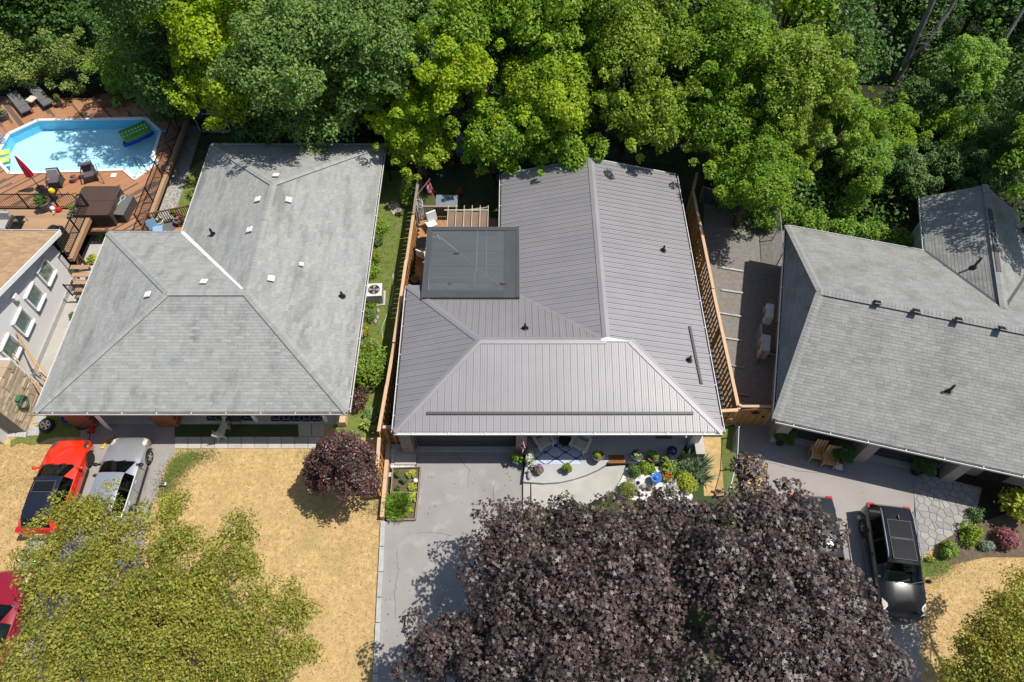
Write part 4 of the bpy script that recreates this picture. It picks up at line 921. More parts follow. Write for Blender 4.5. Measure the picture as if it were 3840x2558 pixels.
# ------------------------------------------------------------------ pool deck
ZD = .95
pool_px = [(-18,592),(33,503),(143,452),(547,445),(603,494),(574,588),(592,612),(506,670),(469,638),(36,652)]
pool = [(p.x, p.y) for p in G(pool_px, ZD)]
deck = thing('pool_deck', 'brown two-tone diagonal board deck around the above-ground pool', 'deck', (-27, 31, 0))
mid = 33.6
dnorth = [(-36,mid),(-20.2,mid),(-20.2,36.6),(-36,37.2)]; dsouth = [(-36,26.0),(-20.2,25.9),(-20.2,mid - .01),(-36,mid - .01)]
pc = ccw(pool); pn = clip2(pc, ccw(dnorth)); ps = pc
rr = random.Random(21)
def clip_nc(poly, y0, up):      # split the pool outline at a line of constant y
    out = []
    for i in range(len(poly)):
        p, q_ = poly[i - 1], poly[i]; ip, iq = ((p[1] >= y0) == up), ((q_[1] >= y0) == up)
        if ip != iq:
            t = (y0 - p[1]) / (q_[1] - p[1]); out.append((p[0] + t * (q_[0] - p[0]), y0))
        if iq: out.append(q_)
    return out
planks('deck_board', m_deckp, deck, dnorth, clip_nc(pc, mid, True), ZD, R(-48), .145, .006, .03, 1.0, 3.6, rr)
planks('deck_board', m_deckp, deck, dsouth, clip_nc(pc, mid - .01, False), ZD, R(44), .145, .006, .03, 1.2, 4.2, rr)
for a, b in (((-20.15,25.9),(-20.15,36.6)), ((-36,25.85),(-20.15,25.85)), ((-36,37.2),(-20.15,36.65))):
    pbeam('fascia_board', m_deckt if a[0] == b[0] else m_brownw, deck, (*a, ZD - .09), (*b, ZD - .09), .12 if a[0] != b[0] else .22, .24)
for x in (-35,-33,-31,-29,-27,-25,-23,-21):
    for y in (26.2,36.5): pbox('deck_post', m_brownw, deck, (x, y, .42), (.1,.1,.84))
sp = thing('swimming_pool', 'elongated eight-sided pool with white rim and pale blue water', 'pool', (*xy(300,550), 0))
q = MB(); q.add([(x, y, .2) for x, y in pc], [tuple(range(len(pc)))]); mk('pool_floor', q, m_liner, sp)
q = MB(); n = len(pc); q.add([(x, y, .2) for x, y in pc] + [(x, y, ZD + .02) for x, y in pc], [((i + 1) % n, i, n + i, n + (i + 1) % n) for i in range(n)]); mk('pool_wall', q, m_linerw, sp)
q = MB(); q.add([(x, y, ZD - .14) for x, y in pc], [tuple(range(len(pc)))]); mk('water_surface', q, m_water, sp)
for i in range(n):
    a, b = Vector((*pc[i], ZD + .035)), Vector((*pc[(i + 1) % n], ZD + .035)); M, L = bmat(a, b); 
    d = (b - a).normalized(); short = L < 1.7
    pbeam('coping', m_white, sp, a - d * .07, b + d * .07, .26 if short else .17, .07)
q = MB(); c = [Vector((*p, .5)) for p in (pool[5], pool[6], pool[7], pool[8])]; m_ = (c[1] + c[2]) / 2; inn = (c[0] + c[3]) / 2
for t, z in ((.15,.72), (.3,.55)):
    q.beam(c[1].lerp(c[0], t * 2) * .0 + (c[1] + (inn - m_) * t) + Vector((0,0,z - .5)), c[2] + (inn - m_) * t + Vector((0,0,z - .5)), .28, .06)
mk('entry_step', q, m_whpl, sp)
hr = thing('pool_handrail', 'slim bent steel handrail pair at the pool entry step', 'handrail', g(535,640,ZD))
for dx in (0, 14):
    b0, b1 = g(556 + dx, 650 - dx * .6, ZD), g(520 + dx, 625 - dx * .6, ZD - .1); q = MB()
    q.tube([b0, b0 + Vector((0,0,.75)), b0.lerp(b1, .35) + Vector((0,0,.92)), b1 + Vector((0,0,.7)), b1 - Vector((0,0,.2))], .022, 8); mk('rail_tube', q, m_steel if dx else m_iron, hr, smooth=True)
ft = thing('pool_float', 'green dimpled inflatable mat with blue edge floating in the pool', 'float', (*xy(507,496,.9), 0))
fc = [Vector((*xy(x, y, .93), .93)) for x, y in ((440,494),(540,452),(574,494),(469,539))]; ctr = sum(fc, Vector()) / 4
fu, fv = (fc[1] - fc[0] + fc[2] - fc[3]) / 2, (fc[3] - fc[0] + fc[2] - fc[1]) / 2
az = math.atan2(fu.y, fu.x); q = MB(); nx, ny = 16, 8; vs = []
for j in range(ny + 1):
    for i in range(nx + 1):
        e = min(i, nx - i, j, ny - j); vs.append(fc[0] + fu * (i / nx) + fv * (j / ny) + Vector((0,0,(.0 if e == 0 else .07) + (.035 if (i % 2 and j % 2) else 0))))
q.add(vs, [(j * (nx + 1) + i, (j + 1) * (nx + 1) + i, (j + 1) * (nx + 1) + i + 1, j * (nx + 1) + i + 1) for j in range(ny) for i in range(nx)]); mk('mat', q, m_greenpl, ft, smooth=True, angle=80)
for i in range(8):
    for j in range(4):
        p = fc[0] + fu * ((i + .5) / 8 * .92 + .04) + fv * ((j + .5) / 4 * .9 + .05) + Vector((0,0,.095)); pbox('dimple', m_liner if (i * 3 + j) % 3 else m_greypot, ft, p, (.09,.06,.03), az + .6)
q = MB(); q.tube([fc[3] - fu * .05 + fv * .12, fc[3] + fu * .35 + fv * .16, fc[2] - fu * .2 + fv * .14, fc[2] + fv * .06], .11, 8); q.tube([fc[3] - fu * .05 + fv * .12, fc[3] - fv * .1], .09, 8); mk('edge_tube', q, m_bluepl, ft, smooth=True)
for dx, dy, lb in ((18,572,'pale lime foam square at the left pool rim, upper of the two'), (16,600,'pale lime foam square at the left pool rim, lower of the two')):
    o = thing('foam_float', lb, 'foam float', g(dx, dy, .9)); c = g(dx, dy, .9); mk('foam_slab', MB().box(c, (.52,.48,.07), rz=.35), m_limepl, o); mk('grip_hole', MB().box(c + Vector((0,.14,.037)), (.16,.05,.01), rz=.35), m_linerw, o)
o = thing('leaf_skimmer', 'blue skimmer net lying on the boards past the pool', 'net', g(613,492,ZD)); c = g(613,492,ZD + .03); q = MB(); q.tube([c + Vector((.26 * math.cos(t), .13 * math.sin(t), 0)) for t in [i * math.pi / 6 for i in range(13)]], .02, 6); mk('hoop', q, m_bluepl, o); q = MB(); q.lathe(c, [(.24,0),(.12,-.012),(.01,-.016)], 12, 1, .5); mk('netting', q, m_ltblue, o)
q = MB(); q.cyl(c + Vector((0,-.12,0)), c + Vector((-.5,-1.9,0)), .014); mk('pole', q, m_steel, o)
pf = railing('pool_fence', 'black iron picket fence on the right edge of the pool deck', [(-20.25,26.0),(-20.25,30.0),(-20.25,35.9)], ZD, 1.15, m_iron, 'fence', posts_at=2.0, step=.12)
# upper deck by the white siding house
ZU = 1.7
ud = thing('upper_deck', 'raised tan board deck behind the white siding house', 'deck', (-26.5, 25, 0))
planks('deck_board', m_deckt, ud, [(-33,23.75),(-23.1,23.75),(-23.1,26.85),(-33,26.85)], None, ZU, 0.0, .145, .006, .03, 3.5, 6, rr)
pbeam('edge_beam', m_beam, ud, (-22.98,23.3,ZU - .12), (-22.98,26.95,ZU - .12), .24, .26); pbeam('edge_beam', m_beam, ud, (-33,26.95,ZU - .12), (-23.1,26.95,ZU - .12), .12, .24)
for y in (23.9, 26.7): pbox('deck_post', m_brownw, ud, (-22.98, y, .8), (.12,.12,1.55)); pbeam('knee_brace', m_brownw, ud, (-22.95, y - .55, .9), (-22.95, y - .05, 1.5), .09, .09)
for i in range(5): pbox('stair_tread', m_deckt, ud, (-22.5 + .02 * i, 22.95 - .27 * i, ZU - .28 - .29 * i), (.95,.27,.04))
railing('deck_railing', 'black railing along the north side of the raised tan deck', [(-31.5,26.85),(-23.05,26.85)], ZU, 1.05, m_iron, step=.125)
railing('deck_railing', 'black railing above the tan beam on the right side of the raised deck', [(-23.05,23.4),(-23.05,26.8)], ZU, 1.05, m_iron, step=.115)
railing('stair_railing', 'short black stair railing at the bottom corner of the raised deck', [(-22.95,21.8),(-22.05,21.8)], .5, .9, m_iron, step=.12)
railing('screen_panel', 'white slatted screen fixed at the left end of the raised deck', [(-29.9,25.0),(-29.9,26.7)], ZU, 1.3, m_white, 'screen', step=.09, pic=.05)
# small brown deck in the corner of the grey house
cd = thing('corner_deck', 'small red-brown stained deck tucked into the corner of the grey roof', 'deck', (-18.4, 25.2, 0))
planks('deck_board', m_deckc, cd, [(-20.0,24.4),(-17.1,24.4),(-17.1,26.6),(-20.0,26.6)], None, .55, R(90), .14, .008, .03, 3, 4, rr)
railing('deck_railing', 'red-brown picket railing around the small corner deck', [(-20.0,24.5),(-20.0,26.6),(-17.9,27.2)], .55, .95, m_brownw, step=.12, pic=.035, post=.1, rail=.05)
railing('stair_railing', 'red-brown stair rail stepping down from the small corner deck', [(-18.3,26.6),(-17.1,27.0)], .35, .9, m_brownw, step=.12, pic=.035, post=.1, rail=.05)
# main back porch deck
bd = thing('back_deck', 'cedar board deck behind the flat membrane roof', 'deck', (-3.5, 22, 0))
planks('deck_board', m_deckc, bd, [(-5.2,19.5),(-.7,19.5),(-.7,27.2),(-5.2,27.2)], None, .5, R(-62), .14, .008, .03, 2, 4, rr)
railing('deck_railing', 'weathered wooden rail at the top of the cedar back deck', [(-5.0,27.2),(-3.05,27.2)], .5, .95, m_capold, step=.12, pic=.03, post=.1, rail=.07)
railing('deck_railing', 'weathered wooden stair rail leading from back deck to lawn', [(-2.55,27.1),(-1.4,27.3)], .3, .95, m_capold, step=.12, pic=.03, post=.1, rail=.06)
pk = railing('picket_fence', 'white picket fence around two chairs beneath the maples', [(*xy(1612,568),), (*xy(1700,580),), (*xy(1782,601),)], .0, .75, m_galv, 'fence', step=.17, pic=.05, post=.09, rail=.06, posts_at=1.6)
railing('picket_fence', 'short end run of white picket fence turning towards the woods', [xy(1782,601), xy(1800,560)], .0, .75, m_galv, 'fence', step=.17, pic=.05, post=.09, rail=.06)
railing('garden_fence', 'dark iron fence half hidden under the trees behind the metal-roofed house', [(-.5,32.3),(3.6,31.4),(9.5,30.6)], 0, 1.3, m_iron, 'fence', step=.14)
# chain-link runs
def chain(name, label, pts, h, posts=2.4, cell=.11):
    f = thing(name, label, 'fence', (*pts[0], 0)); wires = MB()
    for a, b in zip(pts, pts[1:]):
        a, b = Vector((*a, 0)), Vector((*b, 0)); d = b - a; L = d.length; d.normalize(); n = max(1, round(L / posts))
        for i in range(n + 1):
            p = a + d * (L * i / n); q = MB(); q.cyl(p, p + Vector((0,0,h + .05)), .03, .03, 8); mk('post', q, m_galv, f, smooth=True)
        q = MB(); q.cyl(a + Vector((0,0,h)), b + Vector((0,0,h)), .02, .02, 6); mk('top_rail', q, m_galv, f, smooth=True)
        k = int((L + h) / cell)
        for i in range(k):
            s = i * cell
            for sg in (1, -1):
                x0, x1 = s - h, s; z0, z1 = 0, h
                if x0 < 0: z0, x0 = -x0, 0
                if x1 > L: z1, x1 = h - (x1 - L), L
                if x1 - x0 < .02: continue
                if sg < 0: P, Q = a + d * (L - x0) + Vector((0,0,z0)), a + d * (L - x1) + Vector((0,0,z1))
                else: P, Q = a + d * x0 + Vector((0,0,z0)), a + d * x1 + Vector((0,0,z1))
                wires.cyl(P, Q, .0035, .0035, 3, caps=False)
    o = mk('wire_mesh', wires, m_galv, f); return f
chain('chain_link_fence', 'low chain-link fence on the strip beside the metal-roofed house', [xy(2748,1640), xy(2742,1760), xy(2716,1860)], 1.05)
chain('chain_link_fence', 'chain-link fence along the angled house wall by the gravel lane', [xy(2888,800), xy(2905,1010)], 1.5)
chain('chain_link_fence', 'chain-link fence half buried in vines at the end of the lane', [xy(2618,760), xy(2800,820)], 1.3)
chain('chain_link_fence', 'little chain-link gate between the white house and grey roof', [xy(122,1452), xy(200,1440)], 1.1)
chain('wire_enclosure', 'pipe and wire enclosure around the larger beige heat pump', [xy(2833,1258), xy(2838,1360), xy(2905,1375)], 1.0)
# landscape timbers in the lane
for i, (x0, y0, x1, y1) in enumerate(((2707,1004,2787,1018), (2705,1088,2787,1100), (2698,1174,2783,1188), (2714,1268,2782,1278), (2738,1370,2788,1380), (2766,1478,2808,1484))):
    lb = ['first', 'second', 'third', 'fourth', 'fifth', 'sixth'][i]
    o = thing('landscape_timber', f'{lb} pale timber laid across the lane, counting from the vines', 'timber', g(x0, y0), group='timbers laid across the gravel lane')
    M, L = bmat(g(x0, y0, .05), g(x1, y1, .05)); mk('timber', MB().box((g(x0, y0, .05) + g(x1, y1, .05)) / 2, (L, .10, .09), M), m_kerb if i < 4 else m_capold, o)
# ------------------------------------------------------------------ vehicles
HATCH = [(.5,.60,.46,.52,.50,'n'),(.487,.80,.58,.64,.70,'n'),(.455,.91,.68,.75,.78,'h'),(.37,.97,.79,.87,.82,'h'),(.25,1.,.87,.96,.82,'h'),(.185,1.,.90,.99,.82,'w'),(.03,1.,.92,1.35,.66,'r'),(-.03,1.,.93,1.42,.66,'r'),(-.18,1.,.94,1.45,.66,'r'),(-.33,.99,.96,1.42,.65,'r'),(-.395,.97,.97,1.36,.63,'g'),(-.46,.93,.95,1.06,.68,'t'),(-.488,.86,.84,.92,.70,'t'),(-.5,.76,.58,.62,.64,'t')]
SUVP = [(.5,.66,.62,.68,.56,'n'),(.488,.84,.74,.82,.74,'n'),(.45,.94,.84,.93,.82,'h'),(.36,.98,.93,1.02,.84,'h'),(.27,1.,.98,1.08,.84,'h'),(.22,1.,1.0,1.10,.84,'w'),(.08,1.,1.03,1.55,.70,'r'),(.02,1.,1.03,1.62,.70,'r'),(-.18,1.,1.04,1.65,.71,'r'),(-.36,.99,1.05,1.63,.70,'r'),(-.43,.98,1.05,1.58,.68,'g'),(-.478,.95,1.04,1.15,.72,'t'),(-.495,.88,.92,1.0,.72,'t'),(-.5,.80,.62,.66,.68,'t')]
def car(name, label, loc, rz, prof, L, Wd, paint, roofmat=None, sunroof=None, rails=False, rim=None, lampm=None, glass=None, frame=None, hscale=1.0):
    o = thing(name, label, 'car', loc, rz); hw = Wd / 2; secs = []
    for x, w, zs, zr, rw, c in prof:
        zs, zr = zs * hscale, zr * hscale; W_ = hw * w; half = [(W_ * .93, .2), (W_, .38), (W_ * 1.005, zs * .72 + .1), (W_ * .975, zs), (min(W_ * .93, hw * .93), zs + .015), (hw * rw, max(zs + .02, zr - .05)), (hw * rw * .82, max(zs + .025, zr - .012)), (hw * rw * .4, zr + .004)]
        secs.append([(x * L, y, z) for y, z in half] + [(x * L, 0, zr + .008)] + [(x * L, -y, z) for y, z in half[::-1]])
    B = {k: MB() for k in ('body', 'roof', 'windshield', 'rear_window', 'side_window')}; np_ = len(secs[0])
    for i in range(len(secs) - 1):
        c = prof[i][5]
        for j in range(np_ - 1):
            quad = [secs[i][j], secs[i + 1][j], secs[i + 1][j + 1], secs[i][j + 1]]; side = j in (4, np_ - 6); top = 5 <= j <= np_ - 7
            if top and c == 'w': t = 'windshield'
            elif top and c == 'g': t = 'rear_window'
            elif top and c == 'r': t = 'roof'
            elif side and c == 'r' : t = 'side_window'
            else: t = 'body'
            B[t].add(quad, [(0, 3, 2, 1)])
    B['body'].add(secs[0], [tuple(range(np_))]); B['body'].add(secs[-1], [tuple(range(np_ - 1, -1, -1))]); 
    gl = glass or m_cglass
    for k, mb in B.items():
        mt = paint if k == 'body' else (roofmat or paint) if k == 'roof' else gl
        v2, idx, mp = [], {}, []
        for v in mb.v:
            key = tuple(round(c, 4) for c in v)
            if key not in idx: idx[key] = len(v2); v2.append(v)
            mp.append(idx[key])
        mb.v = v2; mb.f = [tuple(dict.fromkeys(mp[i] for i in f)) for f in mb.f]; mb.f = [f for f in mb.f if len(f) > 2]
        part = mk(k, mb, mt, o, smooth=True, local=True, angle=50)
    xs = {c: [p[0] * L for p in prof if p[5] == c] for c in 'nhwrgt'}; xw, xr0, xr1 = xs['w'][0], xs['r'][0], xs['g'][0]
    zb = max(p[2] for p in prof) * hscale; zt = max(p[3] for p in prof) * hscale; rw = max(p[4] for p in prof if p[5] == 'r')
    pl = MB()
    for s in (-1, 1):
        for x in ((xr0 + xr1) / 2 + .05 * L, xr1 + .1 * L): pl.beam((x, s * hw * .935, zb + .02), (x - .03, s * hw * (rw + .008), zt - .10), .09, .03, (0, s, .3))
    mk('window_pillar', pl, m_black, o, local=True)
    inn = MB(); inn.box(((xw + xr1) / 2, 0, .55), (xw - xr1 - .1, Wd * .84, .5)); mk('cabin_floor', inn, m_black, o, local=True)
    mk('dashboard', MB().box((xw - .22, 0, .93 * hscale), (.4, Wd * .8, .12)), m_fabdk, o, local=True)
    for y in (-.36, .36):
        for x in (xr0 - .45, xr0 - 1.3):
            q = MB(); q.box((x, y, .72), (.5,.48,.2)); q.box((x - .28, y, 1.0), (.16,.46,.5), Matrix.Rotation(-.2, 3, 'Y')); q.box((x - .34, y, 1.27 * hscale), (.1,.24,.16)); mk('seat', q, m_seat, o, local=True)
    q = MB(); q.tube([(xr0 - .06 + .05 * math.sin(t), .36 + .17 * math.cos(t), .98 * hscale + .16 * math.sin(t)) for t in [i * math.pi / 6 for i in range(13)]], .015, 5); mk('steering_wheel', q, m_black, o, local=True)
    wr = .33 if prof is HATCH else .36
    for x in (.30 * L, -.305 * L):
        for s in (-1, 1):
            cx = Vector((x, s * (hw - .10), wr)); prof_t = [(wr * .62, -.11), (wr * .93, -.11), (wr, -.08), (wr, .08), (wr * .93, .11), (wr * .62, .11)]
            def lat(pr, n=22):
                m = MB(); m.lathe((0,0,0), pr, n); m.v = [(cx.x + v[0], cx.y + v[2] * s, cx.z + v[1]) for v in m.v]; return m
            tyre = mk('wheel', lat(prof_t), m_rubber, o, smooth=True, local=True); disc = mk('rim', lat([(.001, .07), (wr * .58, .06), (wr * .63, .112)]), m_rimdk, tyre, smooth=True, local=True)
            q = MB()
            for k in range(5):
                t = k * 2 * math.pi / 5 + .3; q.beam((cx.x, cx.y + s * .105, cx.z), (cx.x + wr * .6 * math.cos(t), cx.y + s * .11, cx.z + wr * .6 * math.sin(t)), .075, .03, (0, 1, 0))
            q.v += []; mk('spoke', q, rim or m_rim, tyre, local=True)
            ar = MB(); ar.tube([(cx.x + (wr + .05) * math.cos(t), s * (hw * 1.0 - .01), cx.z + (wr + .05) * math.sin(t)) for t in [i * math.pi / 10 for i in range(11)]], .035, 5); mk('wheel_arch', ar, m_black, o, local=True)
    for s in (-1, 1):
        q = MB(); q.ball((xw - .18, s * (hw + .12), zb + .05), .11, 10, 6, (.8,1.1,.75)); q.box((xw - .16, s * hw, zb + .02), (.08,.2,.05)); mk('mirror', q, paint if paint is not m_carsil else m_black, o, smooth=True, local=True)
        q = MB(); z0 = prof[2][2] * hscale
        hl = [(.455 * L, s * hw * .86, z0 + .0), (.475 * L, s * hw * .62, z0 - .03), (.40 * L, s * hw * .70, z0 + .115), (.36 * L, s * hw * .90, z0 + .10)]
        hl = [Vector(p) + Vector((0, s * .02, .03)) for p in hl]
        q.add(hl + [p - Vector((.02, 0, .06)) for p in hl], [(0,1,2,3),(0,4,5,1),(1,5,6,2),(2,6,7,3),(3,7,4,0)]); mk('headlight', q, lampm or m_lamp, o, local=True)
        q = MB(); q.ball((.40 * L, s * hw * .90, z0 + .05), .06, 8, 6, (1.4,.7,.7)); mk('turn_signal', q, m_amber, o, local=True)
        q = MB(); zt_ = prof[-3][2] * hscale; q.box((-.47 * L, s * hw * .80, zt_ - .08), (.22,.26,.24)); mk('tail_lamp', q, m_taill, o, local=True)
        q = MB(); q.box((-.02 * L, s * (hw + .004), zb - .18), (.17,.03,.03)); q.box((-.24 * L, s * (hw + .004), zb - .18), (.17,.03,.03)); mk('door_handle', q, paint, o, local=True)
        q = MB()
        for x in (.14, -.10, -.27): q.box((x * L, s * hw * 1.003, .62), (.012,.012,.5))
        mk('door_gap', q, m_black, o, local=True)
        q = MB(); q.beam((.2 * L, s * hw * .99, .24), (-.2 * L, s * hw * .99, .24), .05, .09); mk('sill_trim', q, frame or m_black, o, local=True)
    q = MB(); q.box((.494 * L, 0, .36), (.05, Wd * .5, .16)); mk('grille', q, m_black, o, local=True)
    q = MB(); q.box((-.5 * L, 0, .62), (.03,.32,.14)); mk('number_plate', q, m_whpl, o, local=True)
    q = MB()
    for y in (-.3, .25): q.beam((xw + .03, y, prof[5][3] * hscale + .035), (xw - .12, y + .55, prof[5][3] * hscale + .12), .02, .015)
    mk('wiper', q, m_black, o, local=True)
    if sunroof:
        for x0, x1 in sunroof:
            q = MB(); zz = zt + .012; q.box(((x0 + x1) / 2 * L, 0, zz - .004), ((x0 - x1) * L, Wd * .5, .016)); s_ = mk('sunroof', q, m_rimdk, o, local=True)
            q = MB(); w2 = Wd * .25
            for a, b in (((x0 * L, -w2, zz), (x0 * L, w2, zz)), ((x1 * L, -w2, zz), (x1 * L, w2, zz)), ((x0 * L, -w2, zz), (x1 * L, -w2, zz)), ((x0 * L, w2, zz), (x1 * L, w2, zz))): q.beam(a, b, .014, .018)
            mk('sunroof_frame', q, m_greypot, s_, local=True)
    if rails:
        for s in (-1, 1):
            q = MB(); q.tube([(.04 * L, s * hw * .70, zt - .02), (-.0 * L, s * hw * .71, zt + .06), (-.36 * L, s * hw * .71, zt + .06), (-.40 * L, s * hw * .70, zt - .02)], .026, 7); mk('roof_rail', q, m_rim, o, smooth=True, local=True)
        q = MB(); q.box((-.33 * L, .0, zt + .04), (.16,.03,.07)); mk('antenna_fin', q, m_black, o, local=True)
    return o
car('red_car', 'bright red hatchback with dark roof panel parked on the left driveway', (-20.02,11.35,.0), R(90.5), HATCH, 4.45, 1.80, m_carred, m_roofnavy, [(-.03,-.14)], rim=m_rimdk, lampm=m_lampd)
car('silver_car', 'silver hatchback with black mirrors parked beside the red car', (-17.36,11.5,0), R(90), HATCH, 4.35, 1.76, m_carsil, hscale=1.06)
car('maroon_car', 'dark red car at the lower left edge, mostly under the olive tree', (-20.45,5.35,0), R(91), HATCH, 4.7, 1.84, m_carmar)
car('black_car', 'glossy black crossover with glass roof and silver rails on the right driveway', (15.80,8.05,0), R(-97), SUVP, 4.6, 1.86, m_carblk, m_carblk, [(.05,-.13),(-.14,-.30)], rails=True, glass=m_cglass, frame=m_rim)
car('graphite_car', 'dark grey vehicle almost hidden under the purple maple', (12.72,8.35,0), R(-93), SUVP, 4.8, 1.9, m_cargry, glass=m_cdark, hscale=1.03)
# ------------------------------------------------------------------ plants in beds and pots
SEED = [100]
def lobes(c, Rr, Hh, k, rs, f=.45):
    C, rad = [], []
    for i in range(k):
        a = rs.random() * 6.283; d = Rr * (1 - f) * math.sqrt(rs.random()); C.append((c[0] + d * math.cos(a), c[1] + d * math.sin(a), c[2] + Hh * (.35 + .45 * rs.random() * (1 - .5 * d / max(Rr, .01))))); rad.append(Rr * f * (.8 + .4 * rs.random()))
    return C, rad
def plant_parts(o, c, Rr, Hh, mat, tpl='leaf', size=.1, n=500, flowers=None, k=None, f=.5):
    SEED[0] += 1; rs = random.Random(SEED[0]); k = k or max(3, int(Rr * 14)); C, rad = lobes(c, Rr, Hh, k, rs, f)
    foliage('foliage', o, mat, C, rad, max(10, n // k), size, tpl, SEED[0], squash=(1, 1, min(1.2, Hh / Rr)))
    q = MB(); 
    for i in range(min(k, 5)): q.tube([(c[0], c[1], c[2]), tuple(C[i])], [.012 + .01 * Rr, .006], 5)
    mk('stem', q, m_bark, o)
    if flowers:
        fm, fn, fs = flowers[:3]; r2 = np.random.RandomState(SEED[0] + 5); top = [(x, y, z + r * .62) for (x, y, z), r in zip(C, rad)]
        foliage('flowers', o, fm, top, [r * .75 for r in rad], max(3, fn // k), fs, 'spray', SEED[0] + 9, squash=(1, 1, .7), up=1.0)
def bush(label, px, py, Rr, Hh, mat, tpl='leaf', size=.1, n=700, flowers=None, cat='shrub', name='shrub', zb=0.0, k=None, f=.5, group=None):
    x, y = xy(px, py, zb + Hh * .5); o = thing(name, label, cat, (x, y, zb), group=group); plant_parts(o, (x, y, zb), Rr, Hh, mat, tpl, size, n, flowers, k, f); return o
def potted(label, px, py, zb, r, h, pm, Rr, Hh, mat, tpl='leaf', size=.09, n=350, flowers=None, name='potted_plant', urn=False, blade=False):
    x, y = xy(px, py, zb + h); o = thing(name, label, 'potted plant', (x, y, zb)); q = MB()
    pr = [(r * .5,0),(r * .55,h * .12),(r * .3,h * .2),(r * .32,h * .3),(r * .85,h * .6),(r * 1.1,h),(r * .98,h),(r * .85,h * .82),(.01,h * .8)] if urn else [(r * .72,0),(r * .9,h * .6),(r,h * .93),(r * 1.08,h * .94),(r * 1.08,h),(r * .93,h),(r * .88,h * .86),(.01,h * .85)]
    q.lathe((x, y, zb), pr, 18); mk('pot', q, pm, o, smooth=True, angle=45)
    mk('soil', MB().lathe((x, y, zb + h * .84), [(.01,0),(r * .87,.012),(.01,.016)], 14), m_soil, o)
    if blade: bladeclump('foliage', o, mat, (x, y, zb + h * .85), n, Hh, SEED[0]); SEED[0] += 1
    else: plant_parts(o, (x, y, zb + h * .8), Rr, Hh, mat, tpl, size, n, flowers)
    return o
def hosta(label, px, py, Rr, mat, n=46, cat='plant', zb=0.0, name='hosta', tpl='leaf', size=None):
    x, y = xy(px, py, zb + .15); o = thing(name, label, cat, (x, y, zb)); rs = np.random.RandomState(SEED[0]); SEED[0] += 1
    a = rs.random(n) * 6.283; t = rs.random(n) ** .6; P = np.stack([Rr * .62 * t * np.cos(a), Rr * .62 * t * np.sin(a), .05 + .24 * Rr / .3 * (1 - .6 * t)], 1)
    D = np.stack([np.cos(a), np.sin(a), -.25 + .5 * (1 - t)], 1); N = np.stack([-np.cos(a) * .25, -np.sin(a) * .25, np.ones(n)], 1) + rs.normal(size=(n, 3)) * .25
    me = leaves_mesh('leaves', P, N, (size or Rr * .75) * (.7 + .5 * rs.random(n)), tpl, mat, rs.random(n), rs, tang=D); l = link(bpy.data.objects.new('leaves', me), o); WM[l.name] = wmat(o)
    mk('crown', MB().lathe((x, y, zb), [(.07,0),(.05,.08),(.01,.12)], 8), m_shrubcore, o); return o
m_shrubcore = M_('stem_green', (.06,.10,.03), rough=.8)

# ================================================================== front of the middle house
ZP = .34
por = tag(thing('front_porch', None, None), kind='structure')
def poly_px(name, px, z0, z1, mat, par, zp):
    q = MB(); q.prism([(p.x, p.y) for p in G(px, zp)], z0, z1); return mk(name, q, mat, par)
cur = [(1962,1806),(2040,1812),(2100,1808),(2150,1797),(2200,1780),(2240,1762),(2272,1742),(2275,1733)]
pp = [g(x, y, ZP) for x, y in cur + [(2528,1727),(2545,1712)]]
pts = [(p.x, p.y) for p in pp] + [(8.1,13.6),(8.1,15.6),(.7,15.6),(.7,13.2)]
q = MB(); q.prism(pts, 0, ZP); mk('porch_slab', q, m_porch, por)
low = [(1992,1812),(2040,1814),(2100,1812),(2150,1802),(2200,1786),(2240,1768),(2272,1750),(2345,1745),(2340,1765),(2325,1800),(2300,1838),(2250,1872),(2200,1890),(2120,1915),(1994,1905)]
poly_px('step_slab', low, 0, .17, m_conc, por, .17); poly_px('step_slab', [(1962,1812),(1988,1812),(1988,1910),(1962,1910)], 0, .15, m_conc, por, .15)
for x in (2126, 2258): 
    q = MB(); a, b = g(x, 1650, ZP + .002), g(x + 4, 1735, ZP + .002); q.beam(a, b, .012, .006); mk('saw_cut', q, m_joint, por)
q = MB(); q.prism([(p.x, p.y) for p in G([(2348,1752),(2330,1800),(2300,1842),(2330,1868),(2420,1880),(2460,1900),(2470,1940),(2560,1960),(2600,1900),(2580,1750)])], 0, .03); struct('pebble_bed', q, m_pebb)
rs = np.random.RandomState(3); bx = [(p.x, p.y) for p in G([(2348,1752),(2330,1800),(2300,1842),(2330,1868),(2420,1880),(2560,1960),(2600,1900),(2580,1750)])]
def pebbles(name, poly, n, mat, r0, r1, seed, zb, label):
    rs = np.random.RandomState(seed); xs = [p[0] for p in poly]; ys = [p[1] for p in poly]; T = np.array([(1,0,0),(0,1,0),(-1,0,0),(0,-1,0),(0,0,.7)]); F = [(0,1,4),(1,2,4),(2,3,4),(3,0,4)]; co, lo = [], []; k = 0
    while k < n:
        p = (rs.uniform(min(xs), max(xs)), rs.uniform(min(ys), max(ys)))
        if inside(p, poly):
            r = rs.uniform(r0, r1); a = rs.rand() * 6.28; ca, sa = math.cos(a), math.sin(a); V = T * np.array([r, r * rs.uniform(.6, 1), r])
            co.append(np.stack([p[0] + V[:, 0] * ca - V[:, 1] * sa, p[1] + V[:, 0] * sa + V[:, 1] * ca, zb + V[:, 2]], 1)); lo.append(np.array(F) + k * 5); k += 1
    co = np.concatenate(co); lo = np.concatenate(lo).ravel(); me = mesh_np(name, co, lo, np.arange(len(lo) // 3) * 3, mat, {'rnd': np.repeat(rs.rand(n), 4)}); return tag(link(bpy.data.objects.new(name, me), None), label, 'pebbles', kind='stuff')
m_peb1 = M_('pebble_white', (.66,.645,.62), rough=.8, rnd=.24); m_peb2 = M_('pebble_grey', (.34,.32,.29), rough=.9, rnd=.5)
